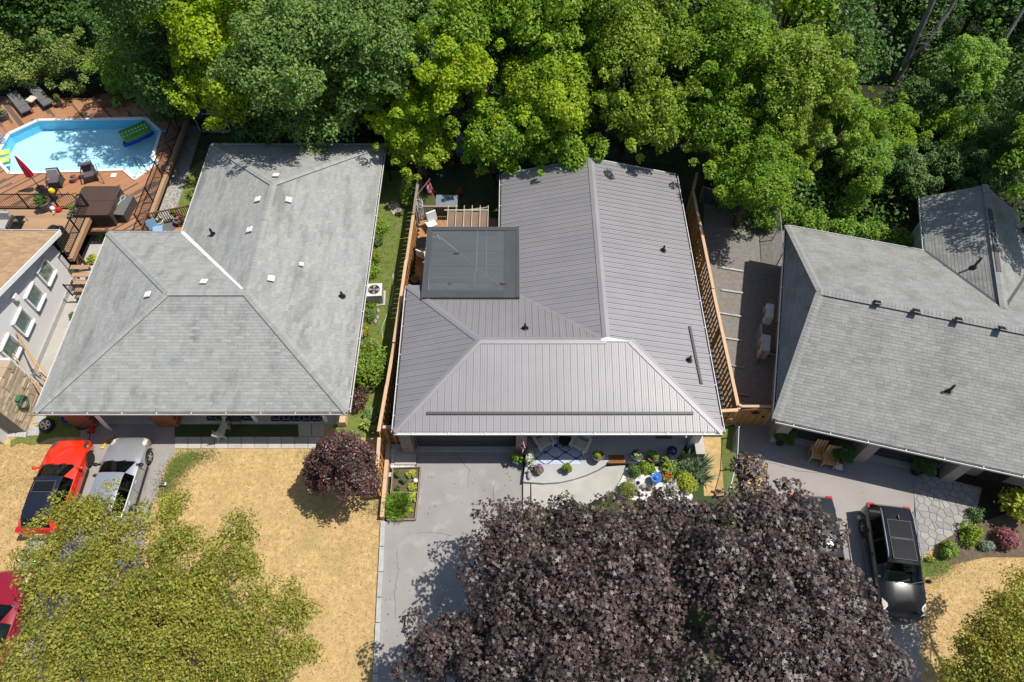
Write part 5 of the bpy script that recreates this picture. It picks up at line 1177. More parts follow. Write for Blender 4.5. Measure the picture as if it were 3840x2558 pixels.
pebbles('pebbles', bx, 3800, m_peb1, .025, .06, 3, .03, 'loose white pebbles filling the flower bed by the porch')
pebbles('gravel', [(p.x, p.y) for p in G([(715,470),(750,480),(640,850),(575,870),(610,700)])], 5000, m_peb2, .025, .06, 5, .018, 'loose grey gravel beside the black pool fence')
pebbles('pebbles', [(p.x, p.y) for p in G([(1466,1665),(1545,1665),(1545,1682),(1483,1690),(1480,1735),(1560,1748),(1560,1757),(1465,1755)])], 900, m_peb1, .02, .05, 6, .006, 'loose white pebbles around the concrete pad by the garage')
poly_px('concrete_pad', [(1484,1684),(1563,1684),(1560,1742),(1480,1742)], 0, .12, m_conc, tag(thing('garage_pad', None, None), kind='structure'), .12)
# patterned rug
rug = thing('porch_rug', 'blue and white rug with wavy trellis bands on the porch', 'rug', g(2095,1700,ZP))
a, b = g(2009,1741,ZP), g(2181,1741,ZP); rw_, rh_ = b.x - a.x, 1.75
mk('rug_field', MB().box((a.x + rw_ / 2, a.y + rh_ / 2, ZP + .006), (rw_, rh_, .008)), m_rugw, rug)
for r_ in range(6):
    q = MB(); vs = []; n = 40; y0 = a.y + .12 + r_ * .31; s = -1 if r_ % 2 else 1
    for i in range(n + 1):
        x = a.x + rw_ * i / n; y = y0 + s * .13 * math.cos(2 * math.pi * i / n * 2.25); w = .03
        vs += [(x, min(y + w, a.y + rh_), ZP + .0135), (x, max(y - w, a.y), ZP + .0135)]
    q.add(vs, [(2 * i, 2 * i + 1, 2 * i + 3, 2 * i + 2) for i in range(n)]); mk('rug_band', q, m_rugb, rug)
def adirondack(label, loc, rz):
    o = thing('adirondack_chair', label, 'chair', loc, rz, group='cream porch chairs')   # faces -y
    q = MB()
    for i in range(5): q.box((0, -.28 + i * .115, .36 - i * .03), (.54,.10,.022), Matrix.Rotation(.24, 3, 'X'))
    mk('seat', q, m_cream, o, local=True)
    for i in range(6):
        x = -.235 + i * .094; h = .78 - .5 * abs(x) ** 1.5; q = MB(); q.box((x * 1.12, .36 + .14, .26 + h / 2), (.082,.02,h), Matrix.Rotation(-.38, 3, 'X')); mk('back_slat', q, m_cream, o, local=True)
    for s in (-1, 1):
        mk('arm', MB().box((s * .36, -.05, .56), (.15,.76,.024)), m_cream, o, local=True)
        mk('front_leg', MB().box((s * .31, -.33, .28), (.03,.10,.55)), m_cream, o, local=True)
        mk('side_rail', MB().box((s * .275, .08, .25), (.028,.95,.11), Matrix.Rotation(-.24, 3, 'X')), m_cream, o, local=True)
    mk('back_brace', MB().box((0, .40, .5), (.6,.06,.025)), m_cream, o, local=True); return o
c = g(2038,1655,ZP + .3); adirondack('cream slatted porch chair on the rug, left of the round black table', (c.x, c.y, ZP + .012), R(28))
c = g(2178,1664,ZP + .3); adirondack('cream slatted porch chair on the rug, right of the round black table', (c.x, c.y, ZP + .012), R(-28))
c = g(2119,1651,ZP + .45); o = thing('round_table', 'round black side table between the two cream chairs', 'table', (c.x, c.y, ZP + .012))
mk('table_top', MB().lathe((c.x, c.y, ZP + .45), [(.01,0),(.29,0),(.29,.03),(.01,.032)], 24), m_black, o, smooth=True)
for k in range(3): t = k * 2.1; mk('leg', MB().cyl((c.x + .2 * math.cos(t), c.y + .2 * math.sin(t), ZP + .012), (c.x + .12 * math.cos(t), c.y + .12 * math.sin(t), ZP + .46), .014), m_black, o)
potted('grey urn of yellow and white flowers, left of the brown doormat', 2243,1708, ZP, .25, .46, m_greypot, .25, .26, l_loc, 'leaf', .07, 420, (f_yel, 60, .06), urn=True, name='flower_urn')
potted('grey urn of white and yellow flowers, right of the brown doormat', 2390,1706, ZP, .25, .46, m_greypot, .25, .26, l_loc, 'leaf', .07, 420, (f_white, 110, .055), urn=True, name='flower_urn')
potted('spreading yellow-green flower basket on the right of the porch edge', 2447,1712, ZP, .22, .2, m_terra, .34, .3, l_loc, 'leaf', .07, 600, (f_white, 50, .045))
potted('small lime sapling in a pot near the dark blue urn', 2490,1722, ZP, .12, .16, m_greypot, .18, .24, l_lime, 'leaf', .09, 120)
c = g(2521,1688,ZP + .5); o = thing('glazed_urn', 'dark cobalt blue glazed urn fountain on the porch corner', 'urn', (c.x, c.y, ZP))
mk('urn_body', MB().lathe((c.x, c.y, ZP), [(.13,0),(.2,.18),(.24,.36),(.2,.47),(.22,.5),(.2,.5),(.17,.45)], 24), m_bluepot, o, smooth=True); mk('urn_dome', MB().lathe((c.x, c.y, ZP + .46), [(.18,0),(.14,.05),(.06,.08),(.05,.11),(.01,.13)], 20), m_bluepot, o, smooth=True)
o = thing('doormat', 'brown coir doormat at the porch step', 'mat', g(2312,1724,ZP)); c = g(2312,1722,ZP); mk('coir_pad', MB().box((c.x, c.y, ZP + .01), (.72,.40,.018)), m_coir, o)
for dx in (-.12, .12): q = MB(); q.tube([(c.x + dx + .09 * math.cos(t), c.y + .09 * math.sin(t), ZP + .019) for t in [i * math.pi / 8 for i in range(17)]], .012, 4); mk('printed_ring', q, m_coird, o)
o = thing('doormat', 'dark lattice mat by the front door under the eave', 'mat', g(2488,1630,ZP)); c = g(2488,1628,ZP); mk('mat_pad', MB().box((c.x, c.y, ZP + .008), (.76,.46,.014)), m_black, o)
q = MB()
for i in range(9): q.beam((c.x - .36 + i * .09, c.y - .22, ZP + .017), (c.x - .36 + i * .09 + .0, c.y + .22, ZP + .017), .012, .004)
for i in range(6): q.beam((c.x - .37, c.y - .2 + i * .08, ZP + .018), (c.x + .37, c.y - .2 + i * .08, ZP + .018), .012, .004)
mk('lattice_print', q, m_brickB, o)
potted('leafy lime and green coleus in a blue pot by the driveway edge', 1935,1722, .0, .2, .36, m_sky, .34, .42, l_brt, 'leaf', .17, 150, None)
potted('white petunias in a pot at the porch corner under the flag', 1986,1718, ZP, .2, .3, m_greypot, .32, .34, l_hedge, 'leaf', .07, 300, (f_white, 260, .08))
potted('violet and cream petunia pot on the porch edge', 2022,1762, ZP, .2, .24, m_greypot, .28, .26, l_hedge, 'leaf', .06, 330, (f_vio, 90, .06))
potted('small white flower pot behind the violet petunias', 1998,1752, ZP, .13, .2, m_greypot, .2, .2, l_hedge, 'leaf', .06, 120, (f_white, 120, .06))
potted('round bright green boxwood in a brown pot alone on the curved porch', 2130,1756, ZP, .17, .26, m_terra, .26, .36, l_brt, 'leaf', .05, 1500)
c = g(1985,1784,ZP + .1); o = thing('stone_ornament', 'pale grey curled stone animal ornament on the porch corner', 'ornament', (c.x, c.y, ZP)); q = MB(); q.ball((c.x, c.y, ZP + .1), .14, 14, 8, (.75,1.3,.75)); mk('body', q, m_rock, o, smooth=True); mk('head', MB().ball((c.x - .03, c.y + .18, ZP + .2), .075), m_rock, o, smooth=True); mk('ear', MB().cyl((c.x - .07, c.y + .18, ZP + .24), (c.x - .09, c.y + .17, ZP + .34), .03, .006), m_rock, o)
# flags: red, white with maple leaf, red
MLEAF = [(0,.5),(.08,.33),(.17,.37),(.13,.12),(.27,.27),(.30,.2),(.46,.22),(.40,.07),(.46,.02),(.22,-.16),(.25,-.25),(.03,-.21),(.03,-.45),(-.03,-.45),(-.03,-.21),(-.25,-.25),(-.22,-.16),(-.46,.02),(-.40,.07),(-.46,.22),(-.30,.2),(-.27,.27),(-.13,.12),(-.17,.37),(-.08,.33)]
def flag(label, base, tip, w, h, seed, droop):
    base, tip = Vector(base), Vector(tip); o = thing('maple_leaf_flag', label, 'flag', base); mk('pole', MB().cyl(base, tip, .016, .014, 8), m_cream, o, smooth=True); mk('finial', MB().ball(tip, .03, 8, 6), m_galv, o)
    d = (base - tip).normalized(); dn = Vector(droop).normalized(); nn = d.cross(dn).normalized(); r = random.Random(seed)
    def pt(s, t, off=0): return tip + d * (.04 + s * h * .45) + dn * (t * w) + nn * (.05 * math.sin(s * 9 + t * 3) * (.3 + t) + off) - d * (s * h * .0)
    for nm, t0, t1, mt in (('red_band', 0, .25, m_flagred), ('white_field', .25, .75, m_flagwh), ('red_band', .75, 1, m_flagred)):
        q = MB(); n, k = 8, 6; vs = [pt(i / n, t0 + (t1 - t0) * j / k, oo) for oo in (0, .006) for j in range(k + 1) for i in range(n + 1)]; m = (n + 1) * (k + 1)
        fs = [(j * (n + 1) + i, j * (n + 1) + i + 1, (j + 1) * (n + 1) + i + 1, (j + 1) * (n + 1) + i) for j in range(k) for i in range(n)]
        q.add(vs, fs + [tuple(x + m for x in f[::-1]) for f in fs]); mk(nm, q, mt, o, smooth=True, angle=80)
    for off in (.012, -.007):
        q = MB(); q.add([pt(.5 + y * .7, .5 + x * .42, off) for x, y in MLEAF], [tuple(range(len(MLEAF)))]); mk('maple_leaf', q, m_flagred, o)
    return o
b0 = Vector((.42,13.05,2.2)); c = g(1977,1652,1.9); flag('red and white maple leaf flag hanging from the brick pillar by the garage', b0, (.55,12.55,1.95), .62, .8, 1, (-.12,-.1,-1))
c = g(1567,728,1.9); t = g(1611,672,2.75); flag('red and white maple leaf flag on a pole fixed to the back fence', c, t, .85, .9, 2, (.25,-.1,-1))
# pebble-bed garden
bush('round light green shrub at the left end of the pebble bed', 2381,1770, .36, .62, l_shrub, 'leaf', .06, 2200, k=9)
bush('ball-shaped golden green cypress in front of the curved path', 2357,1832, .50, .72, l_globe, 'leaf', .055, 4200, k=14)
bush('low leafy green ground cover along the porch edge, left half', 2430,1752, .5, .35, l_brt, 'leaf', .13, 750, name='ground_cover', cat='plant')
bush('low leafy green ground cover along the porch edge, right half', 2515,1750, .6, .38, l_brt, 'leaf', .13, 900, name='ground_cover', cat='plant', flowers=(f_white, 20, .05))
x, y = xy(2605,1752,.4); o = thing('yucca', 'spiky grey-green yucca clump beside the straw strip', 'plant', (x, y, 0))
for i, (dx, dy) in enumerate(((0,0),(.35,.25),(-.3,.3),(.25,-.35),(-.25,-.25))): bladeclump('leaf_rosette', o, l_yucca, (x + dx, y + dy, .1), 110, .75, 60 + i)
bush('fresh lime green feathery shrub below the yucca', 2571,1808, .58, .6, l_lime, 'slim', .13, 2200)
bush('red begonia clump with bronze leaves in the white pebbles', 2500,1782, .34, .36, l_olive, 'leaf', .09, 420, (f_red, 70, .09), cat='flowers', name='begonia')
bush('white flowering bush between pebbles and purple maple', 2528,1830, .42, .4, l_hedge, 'leaf', .07, 500, (f_white, 220, .07), cat='flowers', name='flower_bush')
bush('small orange and yellow lantana plant at the edge of the purple crown', 2468,1856, .3, .3, l_lime, 'leaf', .07, 380, (f_org, 60, .06), cat='flowers', name='flower_bush')
c = g(2462,1790,.5); o = thing('garden_fountain', 'bright blue ceramic pot fountain with a ball on the white pebbles', 'fountain', (c.x, c.y, 0)); mk('fountain_pot', MB().lathe((c.x, c.y, 0), [(.12,0),(.2,.15),(.22,.34),(.18,.42),(.24,.5),(.21,.5),(.15,.43),(.01,.42)], 24), m_sky, o, smooth=True, angle=50); mk('fountain_ball', MB().ball((c.x, c.y, .48), .1, 16, 10), m_sky, o, smooth=True)
for lb, px, py, r, mt in (('pale round boulder on the white pebbles below the blue fountain', 2411,1826,.15,m_rock),):
    c = g(px, py, .08); o = thing('boulder', lb, 'rock', (c.x, c.y, 0)); q = MB(); q.ball((c.x, c.y, .08), r, 12, 8, (1.1,1,.7)); q.v = [(v[0] + .012 * math.sin(v[1] * 40), v[1] + .012 * math.sin(v[2] * 50), v[2]) for v in q.v]; mk('stone', q, mt, o, smooth=True)
c = g(2393,1810,.1); o = thing('gazing_star', 'small cobalt glass ornament lying on the white pebbles', 'ornament', (c.x, c.y, 0)); q = MB(); q.lathe((c.x, c.y, .03), [(.09,0),(.1,.05),(.03,.08),(.02,.14),(.01,.15)], 6); mk('glass_body', q, m_bluepot, o); mk('glass_stake', MB().cyl((c.x, c.y, 0), (c.x, c.y, .04), .01), m_bluepot, o)
# raised planting bed
bed = thing('raised_bed', 'two-part timber framed planting bed of bare soil beside the driveway', 'planter', g(1510,1850))
bp_ = [g(*p, .12) for p in ((1474,1757),(1577,1753),(1569,1849),(1557,1949),(1453,1951),(1467,1849))]
for i, j in ((0,1),(1,2),(2,3),(3,4),(4,5),(5,0),(5,2)): pbeam('timber_edge', m_capold, bed, bp_[i] - Vector((0,0,.02)), bp_[j] - Vector((0,0,.02)), .055, .2)
q = MB(); q.prism([(bp_[i].x, bp_[i].y) for i in (0,1,2,3,4,5)], .0, .07); mk('soil', q, m_soil, bed)
for i, (px, py) in enumerate(((1493,1778),(1514,1803),(1496,1830))): bush(['clipped dark green boxwood ball nearest the garage in the raised bed', 'clipped dark green boxwood ball in the middle of the raised bed', 'clipped dark green boxwood ball nearest the cross timber of the bed'][i], px, py, .19, .3, l_shrub, 'leaf', .05, 900, k=6, zb=.07, name='boxwood', group='boxwood balls in the raised bed')
for lb, px, py, r in (('large variegated lime hosta at the top right of the raised bed',1543,1777,.28), ('golden hosta beside the white globe in the raised bed',1547,1824,.24), ('lime hosta just below the cross timber of the raised bed',1548,1864,.27), ('smallest lime hosta near the bottom of the raised bed',1540,1911,.17)): hosta(lb, px, py, r, l_lime, zb=.07)
c = g(1558,1802,.2); o = thing('garden_globe', 'white globe ornament in the raised bed between two hostas', 'ornament', (c.x, c.y, .07)); mk('globe', MB().ball((c.x, c.y, .19), .115), m_whpl, o, smooth=True); mk('globe_stand', MB().lathe((c.x, c.y, .07), [(.07,0),(.05,.03),(.03,.05)], 10), m_kerb, o)
x, y = xy(1488,1895,.3); o = thing('ornamental_grass', 'big bright green arching grass clump spilling over the bed edge', 'grass plant', (x, y, .07))
for i, (dx, dy) in enumerate(((0,0),(.2,.2),(-.2,.15),(.15,-.2),(-.15,-.22))): bladeclump('grass_tuft', o, l_grass, (x + dx, y + dy, .08), 210, .62, 80 + i)
o = thing('edging_block', 'single white block between the sleeper wall and the raised bed', 'block', g(1464,1783)); c = g(1464,1783,.05); mk('block', MB().box((c.x, c.y, .08), (.14,.2,.16)), m_kerb, o)

# ================================================================== left front yard
def rugplain(label, x0, x1, y, d, z):
    a, b = g(x0, y, z), g(x1, y, z); o = thing('porch_rug', label, 'rug', ((a.x + b.x) / 2, a.y, z)); mk('rug_field', MB().box(((a.x + b.x) / 2, a.y + d / 2, z + .006), (b.x - a.x, d, .01)), m_navy, o)
    n = max(3, int((b.x - a.x) / .45)); s = (b.x - a.x) / n; q = MB()
    for i in range(n):
        for j in range(int(d / s) + 1):
            cx, cy = a.x + (i + .5) * s, a.y + (j + .5) * s; r = s * .33
            if cy + r > a.y + d: continue
            P = [Vector((cx + r * math.cos(t), cy + r * math.sin(t), z + .0135)) for t in [math.pi / 8 + k * math.pi / 4 for k in range(8)]]
            for k in range(8): q.beam(P[k], P[(k + 1) % 8], .02, .005)
            for t in (math.pi / 4, 3 * math.pi / 4, 5 * math.pi / 4, 7 * math.pi / 4): q.beam(Vector((cx + r * math.cos(t), cy + r * math.sin(t), z + .013)), Vector((cx + s * .66 * math.cos(t), cy + s * .66 * math.sin(t), z + .013)), .02, .005)
    mk('trellis_print', q, m_rugl, o); return o
rugplain('navy trellis rug behind the dog on the porch', 772, 950, 1577, 1.0, .18); rugplain('navy trellis rug at the right end of the porch', 1014, 1206, 1580, 1.0, .18)
o = thing('porch_chair', 'black folding chair on the porch beside the dog', 'chair', g(885,1570,.2)); c = g(885,1566,.5); mk('seat', MB().box((c.x, c.y, .55), (.5,.45,.03)), m_wicker, o); mk('backrest', MB().box((c.x, c.y + .26, .85), (.5,.03,.5)), m_wicker, o)
for s in (-1, 1):
    for t in (-1, 1): mk('leg', MB().cyl((c.x + s * .24, c.y + t * .28, .18), (c.x + s * .22, c.y + t * .18, .56), .016), m_black, o)
o = thing('planter_box', 'pale wooden planter box at the right end of the left porch', 'planter', g(1285,1568)); c = g(1283,1572,.3); 
for i in range(3): pbox('planter_board', m_cap, o, (c.x, c.y, .1 + i * .15), (.42,.5,.14))
c = g(259,1562,.3); o = thing('recycling_bin', 'blue recycling bin with pink toys under the eave', 'bin', (c.x, c.y, 0)); q = MB()
for s, t in ((1,0),(-1,0),(0,1),(0,-1)): q.box((c.x + s * .29, c.y + t * .2, .17), (.02 if s else .6, .02 if t else .42, .34), Matrix.Rotation(0, 3, 'Z'))
q.box((c.x, c.y, .02), (.58,.4,.03)); q.box((c.x, c.y - .215, .33), (.64,.03,.03)); q.box((c.x, c.y + .215, .33), (.64,.03,.03)); q.box((c.x - .305, c.y, .33), (.03,.4,.03)); q.box((c.x + .305, c.y, .33), (.03,.4,.03)); mk('bin_shell', q, m_bluepl, o)
q = MB(); rr_ = random.Random(4)
for i in range(7): q.ball((c.x + rr_.uniform(-.2,.2), c.y + rr_.uniform(-.12,.12), .25), rr_.uniform(.07,.11), 8, 6)
mk('bin_contents', q, m_pinkpot, o, smooth=True)
c = g(174,1594,.2); o = thing('loose_wheel', 'loose car wheel with silver alloy rim lying on the grass', 'wheel', (c.x, c.y, 0)); TW = Matrix.Translation((c.x, c.y, .17)) @ Matrix.Rotation(R(14), 4, 'X')
q = MB(); q.lathe((0,0,0), [(.21,-.1),(.30,-.11),(.34,-.07),(.34,.07),(.30,.11),(.21,.1)], 26); q.v = [tuple(TW @ Vector(v)) for v in q.v]; mk('tyre', q, m_rubber, o, smooth=True)
q = MB(); q.lathe((0,0,0), [(.2,-.08),(.2,.03),(.01,.02)], 20); q.v = [tuple(TW @ Vector(v)) for v in q.v]; mk('rim_well', q, m_rimdk, o)
q = MB(); q.lathe((0,0,0), [(.06,.03),(.05,.1),(.01,.1)], 12)
for k in range(5):
    t = k * 2 * math.pi / 5; q.beam((0,0,.095), (.22 * math.cos(t), .22 * math.sin(t), .095), .085, .03)
q.tube([(.215 * math.cos(t), .215 * math.sin(t), .1) for t in [i * math.pi / 12 for i in range(25)]], .018, 6); q.v = [tuple(TW @ Vector(v)) for v in q.v]; mk('rim', q, m_rim, o)
c = g(392,1672); o = thing('power_drill', 'yellow cordless drill lying on the driveway between the cars', 'drill', (c.x, c.y, .014)); q = MB(); q.cyl((c.x - .02, c.y + .1, .06), (c.x + .11, c.y + .12, .06), .045, .04, 10); mk('drill_body', q, m_yel, o, smooth=True); mk('drill_grip', MB().beam((c.x + .04, c.y + .1, .05), (c.x, c.y - .1, .05), .05, .06), m_yel, o); mk('battery', MB().box((c.x - .03, c.y - .13, .055), (.16,.07,.08)), m_yel, o); mk('chuck', MB().cyl((c.x + .11, c.y + .12, .06), (c.x + .19, c.y + .13, .06), .03, .018, 8), m_black, o)
c = g(416,1643); o = thing('wood_offcut', 'short pine block on the shaded driveway edge behind the drill', 'wood block', (c.x, c.y, .014)); mk('block', MB().box((c.x, c.y, .06), (.30,.10,.09), rz=.5), m_pine, o)
c = g(348,1608); o = thing('floor_jack', 'red and black floor jack with hose in the eave shadow', 'jack', (c.x, c.y, .014)); mk('jack_frame', MB().box((c.x, c.y, .09), (.22,.5,.12), rz=.3), m_redpl, o); mk('jack_saddle', MB().lathe((c.x, c.y + .18, .14), [(.07,0),(.08,.05),(.03,.06)], 10), m_black, o); mk('jack_handle', MB().cyl((c.x, c.y - .2, .12), (c.x + .25, c.y - .9, .28), .018), m_black, o)
for s in (-1, 1): mk('caster', MB().cyl((c.x + s * .13 - .02, c.y - .2, .05), (c.x + s * .13 + .02, c.y - .2, .05), .05, .05, 10), m_black, o)
c = g(325,1590); o = thing('air_hose', 'tangled black air hose coiled on the shaded ground', 'hose', (c.x, c.y, 0)); q = MB(); rr_ = random.Random(9); q.tube([(c.x + .45 * math.cos(t * 1.0) * (1 + .25 * math.sin(t * 2.7)), c.y + .28 * math.sin(t) * (1 + .3 * math.cos(t * 1.9)), .04 + .02 * math.sin(t * 5)) for t in [i * .35 for i in range(60)]], .016, 5); mk('hose_coil', q, m_black, o)
c = g(612,1815,.2); o = thing('solar_light', 'small broken solar garden light at the lawn edge', 'garden light', (c.x, c.y, 0)); mk('lamp_head', MB().box((c.x, c.y, .2), (.26,.12,.07), Matrix.Rotation(.3, 3, 'Y')), m_galv, o); mk('solar_cell', MB().box((c.x - .02, c.y, .245), (.18,.1,.02), Matrix.Rotation(.3, 3, 'Y')), m_black, o); mk('stake', MB().cyl((c.x, c.y, 0), (c.x, c.y, .19), .012), m_black, o)
# hose hanger and poles by the stone corner
o = thing('garden_hose', 'green garden hose coiled on a hanger on the stone wall', 'hose', (-22.72,15.2,0)); 
for k in range(7): q = MB(); q.tube([(-22.74 + .02 * k, 15.2 + (.28 + .02 * (k % 3)) * math.cos(t), 1.15 + (.34 - .015 * k) * math.sin(t) - .1 * (k % 2)) for t in [i * math.pi / 10 for i in range(21)]], .014, 5); mk('hose_loop', q, m_hose if k % 3 else m_greypot, o)
mk('hanger', MB().box((-22.7,15.2,1.5), (.2,.3,.06)), m_hose, o)
for i, (x0, y0, x1, y1, h) in enumerate(((-22.2,16.0,-23.45,18.3,2.4), (-22.0,16.4,-23.4,18.0,2.1), (-22.3,15.7,-23.3,17.2,2.2), (-22.4,16.1,-23.4,16.9,1.9))):
    o = thing('leaning_pole', ['longest pale pole leaning on the white siding', 'second pale pole leaning on the white siding', 'thin bamboo pole leaning near the stone corner', 'shortest bamboo pole leaning near the stone corner'][i], 'pole', (x0, y0, 0)); mk('pole', MB().beam((x0, y0, .02), (x1, y1, h), .06, .04), m_pine if i < 2 else m_cap, o); mk('pole_end', MB().beam((x0 - .002, y0 - .006, .005), (x0, y0, .06), .066, .046), m_capold, o)
c = g(86,2095,.4); o = thing('bicycle', 'small grey bicycle lying on the left driveway', 'bicycle', (c.x, c.y, .014))
for s, nm in ((-.42,'rear_wheel'), (.42,'front_wheel')):
    q = MB(); q.tube([(c.x + s * .8 + .26 * math.cos(t), c.y - s * .5 + .24 * math.sin(t), .1 + .1 * math.cos(t)) for t in [i * math.pi / 10 for i in range(21)]], .025, 6); w_ = mk(nm, q, m_rubber, o); q = MB()
    for k in range(6): t = k * math.pi / 6; q.cyl((c.x + s * .8 + .25 * math.cos(t), c.y - s * .5 + .23 * math.sin(t), .1 + .1 * math.cos(t)), (c.x + s * .8 - .25 * math.cos(t), c.y - s * .5 - .23 * math.sin(t), .1 - .1 * math.cos(t)), .004, .004, 3)
    mk('spokes', q, m_steel, w_)
q = MB(); A_, B_, C_2, D_2 = Vector((c.x - .34, c.y + .21, .12)), Vector((c.x + .30, c.y - .08, .22)), Vector((c.x - .05, c.y + .02, .15)), Vector((c.x - .12, c.y + .30, .3))
for p, r_ in ((A_, C_2), (C_2, B_), (B_, D_2), (C_2, D_2), (A_, D_2), (B_, Vector((c.x + .34, c.y - .21, .12)))): q.cyl(p, r_, .018, .018, 6)
mk('frame', q, m_greypot, o); q = MB(); q.cyl(B_ + Vector((-.22,.1,.12)), B_ + Vector((.18,.16,.12)), .014); mk('handlebar', q, m_black, o); mk('saddle', MB().ball(D_2 + Vector((0,.03,.05)), .09, 8, 6, (.7,1.4,.5)), m_black, o)

# ---- the dog looking up on the lawn strip
dog = thing('dog', 'fluffy grey dog standing on the lawn strip looking up, tail raised', 'dog', (*xy(826,1620), 0))
me = bpy.data.meshes.new('body'); bmv, bme, rad = [], [], []
def dv(p, r): bmv.append(Vector(p)); rad.append(r); return len(bmv) - 1
def de(*ids):
    for a, b in zip(ids, ids[1:]): bme.append((a, b))
fx = g(820,1662); f2 = g(852,1648); hx = g(842,1606); D0 = Vector((dog.location.x, dog.location.y, 0))
fdir = Vector((-.10,-1,0)).normalized(); sd_ = Vector((1,-.10,0)).normalized(); mid_ = (fx + f2) / 2
P_ = lambda f, s, z: mid_ + fdir * f + sd_ * s + Vector((0,0,z))
pel = dv(P_(-.62,0,.50), .15); bel = dv(P_(-.38,0,.48), .155); che = dv(P_(-.12,0,.50), .185); nek = dv(P_(.02,-.03,.66), .125); hed = dv(P_(.04,-.10,.80), .125); muz = dv(P_(.12,-.15,.88), .062); nos = dv(P_(.155,-.17,.915), .042)
t1 = dv(P_(-.76,.0,.62), .08); t2 = dv(P_(-.86,.05,.78), .105); t3 = dv(P_(-.86,.10,.93), .10); t4 = dv(P_(-.80,.12,1.02), .05)
de(pel, bel, che, nek, hed, muz, nos); de(pel, t1, t2, t3, t4)
for s, fp in ((-1, fx), (1, f2)):
    a = dv(P_(-.10, s * .10, .40), .075); b = dv(fp.lerp(P_(-.1, s * .12, 0), .5) + Vector((0,0,.22)), .052); c2 = dv(fp + Vector((0,.03,.06)), .042); d2 = dv(fp + fdir * .06 + Vector((0,0,.035)), .042); de(che, a, b, c2, d2)
for s in (-1, 1):
    hp = P_(-.66, s * .13, 0); a = dv(P_(-.60, s * .11, .40), .095); b = dv(P_(-.52, s * .13, .30), .07); c2 = dv(P_(-.74, s * .13, .20), .046); d2 = dv(hp + Vector((0,0,.05)), .038); e3 = dv(hp + fdir * .09 + Vector((0,0,.032)), .04); de(pel, a, b, c2, d2, e3)
for s in (-1, 1): a = dv(P_(-.04, -.09 + s * .085, .87), .038); b = dv(P_(-.085, -.09 + s * .12, .95), .014); de(hed, a, b)
me.from_pydata([v - D0 for v in bmv], bme, []); me.materials.append(m_fur)
do = bpy.data.objects.new('body', me); link(do, dog); sk = do.modifiers.new('skin', 'SKIN'); sk.use_smooth_shade = True; ss = do.modifiers.new('sub', 'SUBSURF'); ss.levels = 2; ss.render_levels = 2
for i, v in enumerate(me.skin_vertices[0].data): v.radius = (rad[i], rad[i]); v.use_root = (i == pel)
hv = P_(.04,-.10,.80); mk('nose', MB().ball(P_(.175,-.18,.945), .03, 8, 6), m_skin, dog, smooth=True)
for s in (-1, 1): mk('eye', MB().ball(P_(.10, -.115 + s * .052, .915), .017, 8, 6), m_skin, dog, smooth=True)

# ================================================================== right driveway
def palm(label, px, py):
    x, y = xy(px, py, .9); o = thing('potted_palm', label, 'potted plant', (x, y, .014), group='palms in black pots by the garage doors'); mk('pot', MB().lathe((x, y, .014), [(.2,0),(.26,.45),(.29,.48),(.25,.5),(.2,.44)], 18), m_blackpot, o, smooth=True); mk('trunk', MB().cyl((x, y, .4), (x, y, .85), .05, .035, 8), m_bark, o)
    for k in range(12):
        a = k * 6.283 / 12 + .3; q = MB(); P = []
        rk = (.36,.12,.25)[k % 3]; c0 = Vector((x + rk * math.cos(a), y + rk * math.sin(a), 1.22 - .75 * rk)); n = 13; d = Vector((math.cos(a), math.sin(a), 0)); s = Vector((-d.y, d.x, 0)); q.cyl((x, y, .82), c0, .008, .006, 4)
        for i in range(n):
            t = (i / (n - 1) - .5) * 3.6; L = .32 * (1 - .12 * abs(t)); tip = c0 + (d * math.cos(t) + s * math.sin(t)) * L + Vector((0,0,-.10 + .03 * (i % 2))); w = (s * math.cos(t) - d * math.sin(t)) * .045; m_ = c0.lerp(tip, .5) + Vector((0,0,.04))
            q.add([c0, m_ + w, tip, m_ - w], [(0,1,2),(0,2,3)])
        mk('frond', q, l_palm, o)
    return o
l_palm = leafmat('leaf_palm', (.09,.19,.03), (.22,.28,.05), .3)
palm('fan palm in a black pot beside the wooden gate', 2945,1628); palm('fan palm in a black pot behind the unpainted chairs', 3165,1695); palm('fan palm in a black pot at the corner of the flagstone patio', 3468,1742)
def slatchair(label, px, py, rz):
    x, y = xy(px, py, .5); o = thing('wooden_chair', label, 'chair', (x, y, .014), rz, group='unpainted slatted chairs on the driveway')
    for i in range(4): mk('back_slat', MB().box((-.2 + i * .133, .28, .78), (.1,.022,.78), Matrix.Rotation(-.2, 3, 'X')), m_pine, o, local=True)
    for i in range(4): mk('seat_slat', MB().box((0, -.2 + i * .12, .42), (.54,.1,.022)), m_pine, o, local=True)
    for s in (-1, 1):
        mk('leg', MB().box((s * .27, -.24, .31), (.045,.06,.62)), m_pine, o, local=True); mk('leg', MB().box((s * .27, .24, .31), (.045,.06,.62)), m_pine, o, local=True); mk('armrest', MB().box((s * .29, 0, .63), (.09,.6,.025)), m_pine, o, local=True); mk('side_brace', MB().box((s * .27, 0, .2), (.03,.5,.05)), m_pine, o, local=True)
    return o
slatchair('unpainted pine slatted chair, the upper left of the pair', 3068,1700, R(-12)); slatchair('unpainted pine slatted chair, the lower right of the pair', 3112,1722, R(-12))
c = g(3150,1742,.1); o = thing('flat_carton', 'flattened printed carton on the driveway beside the pine chairs', 'carton', (c.x, c.y, .014)); mk('carton_base', MB().box((c.x, c.y, .07), (.55,.7,.10), rz=-.25), m_chest, o); mk('red_print', MB().box((c.x + .15, c.y + .15, .125), (.12,.3,.006), rz=-.25), m_flagred, o); mk('white_print', MB().box((c.x - .08, c.y - .12, .126), (.3,.3,.006), rz=-.25), m_flagwh, o)
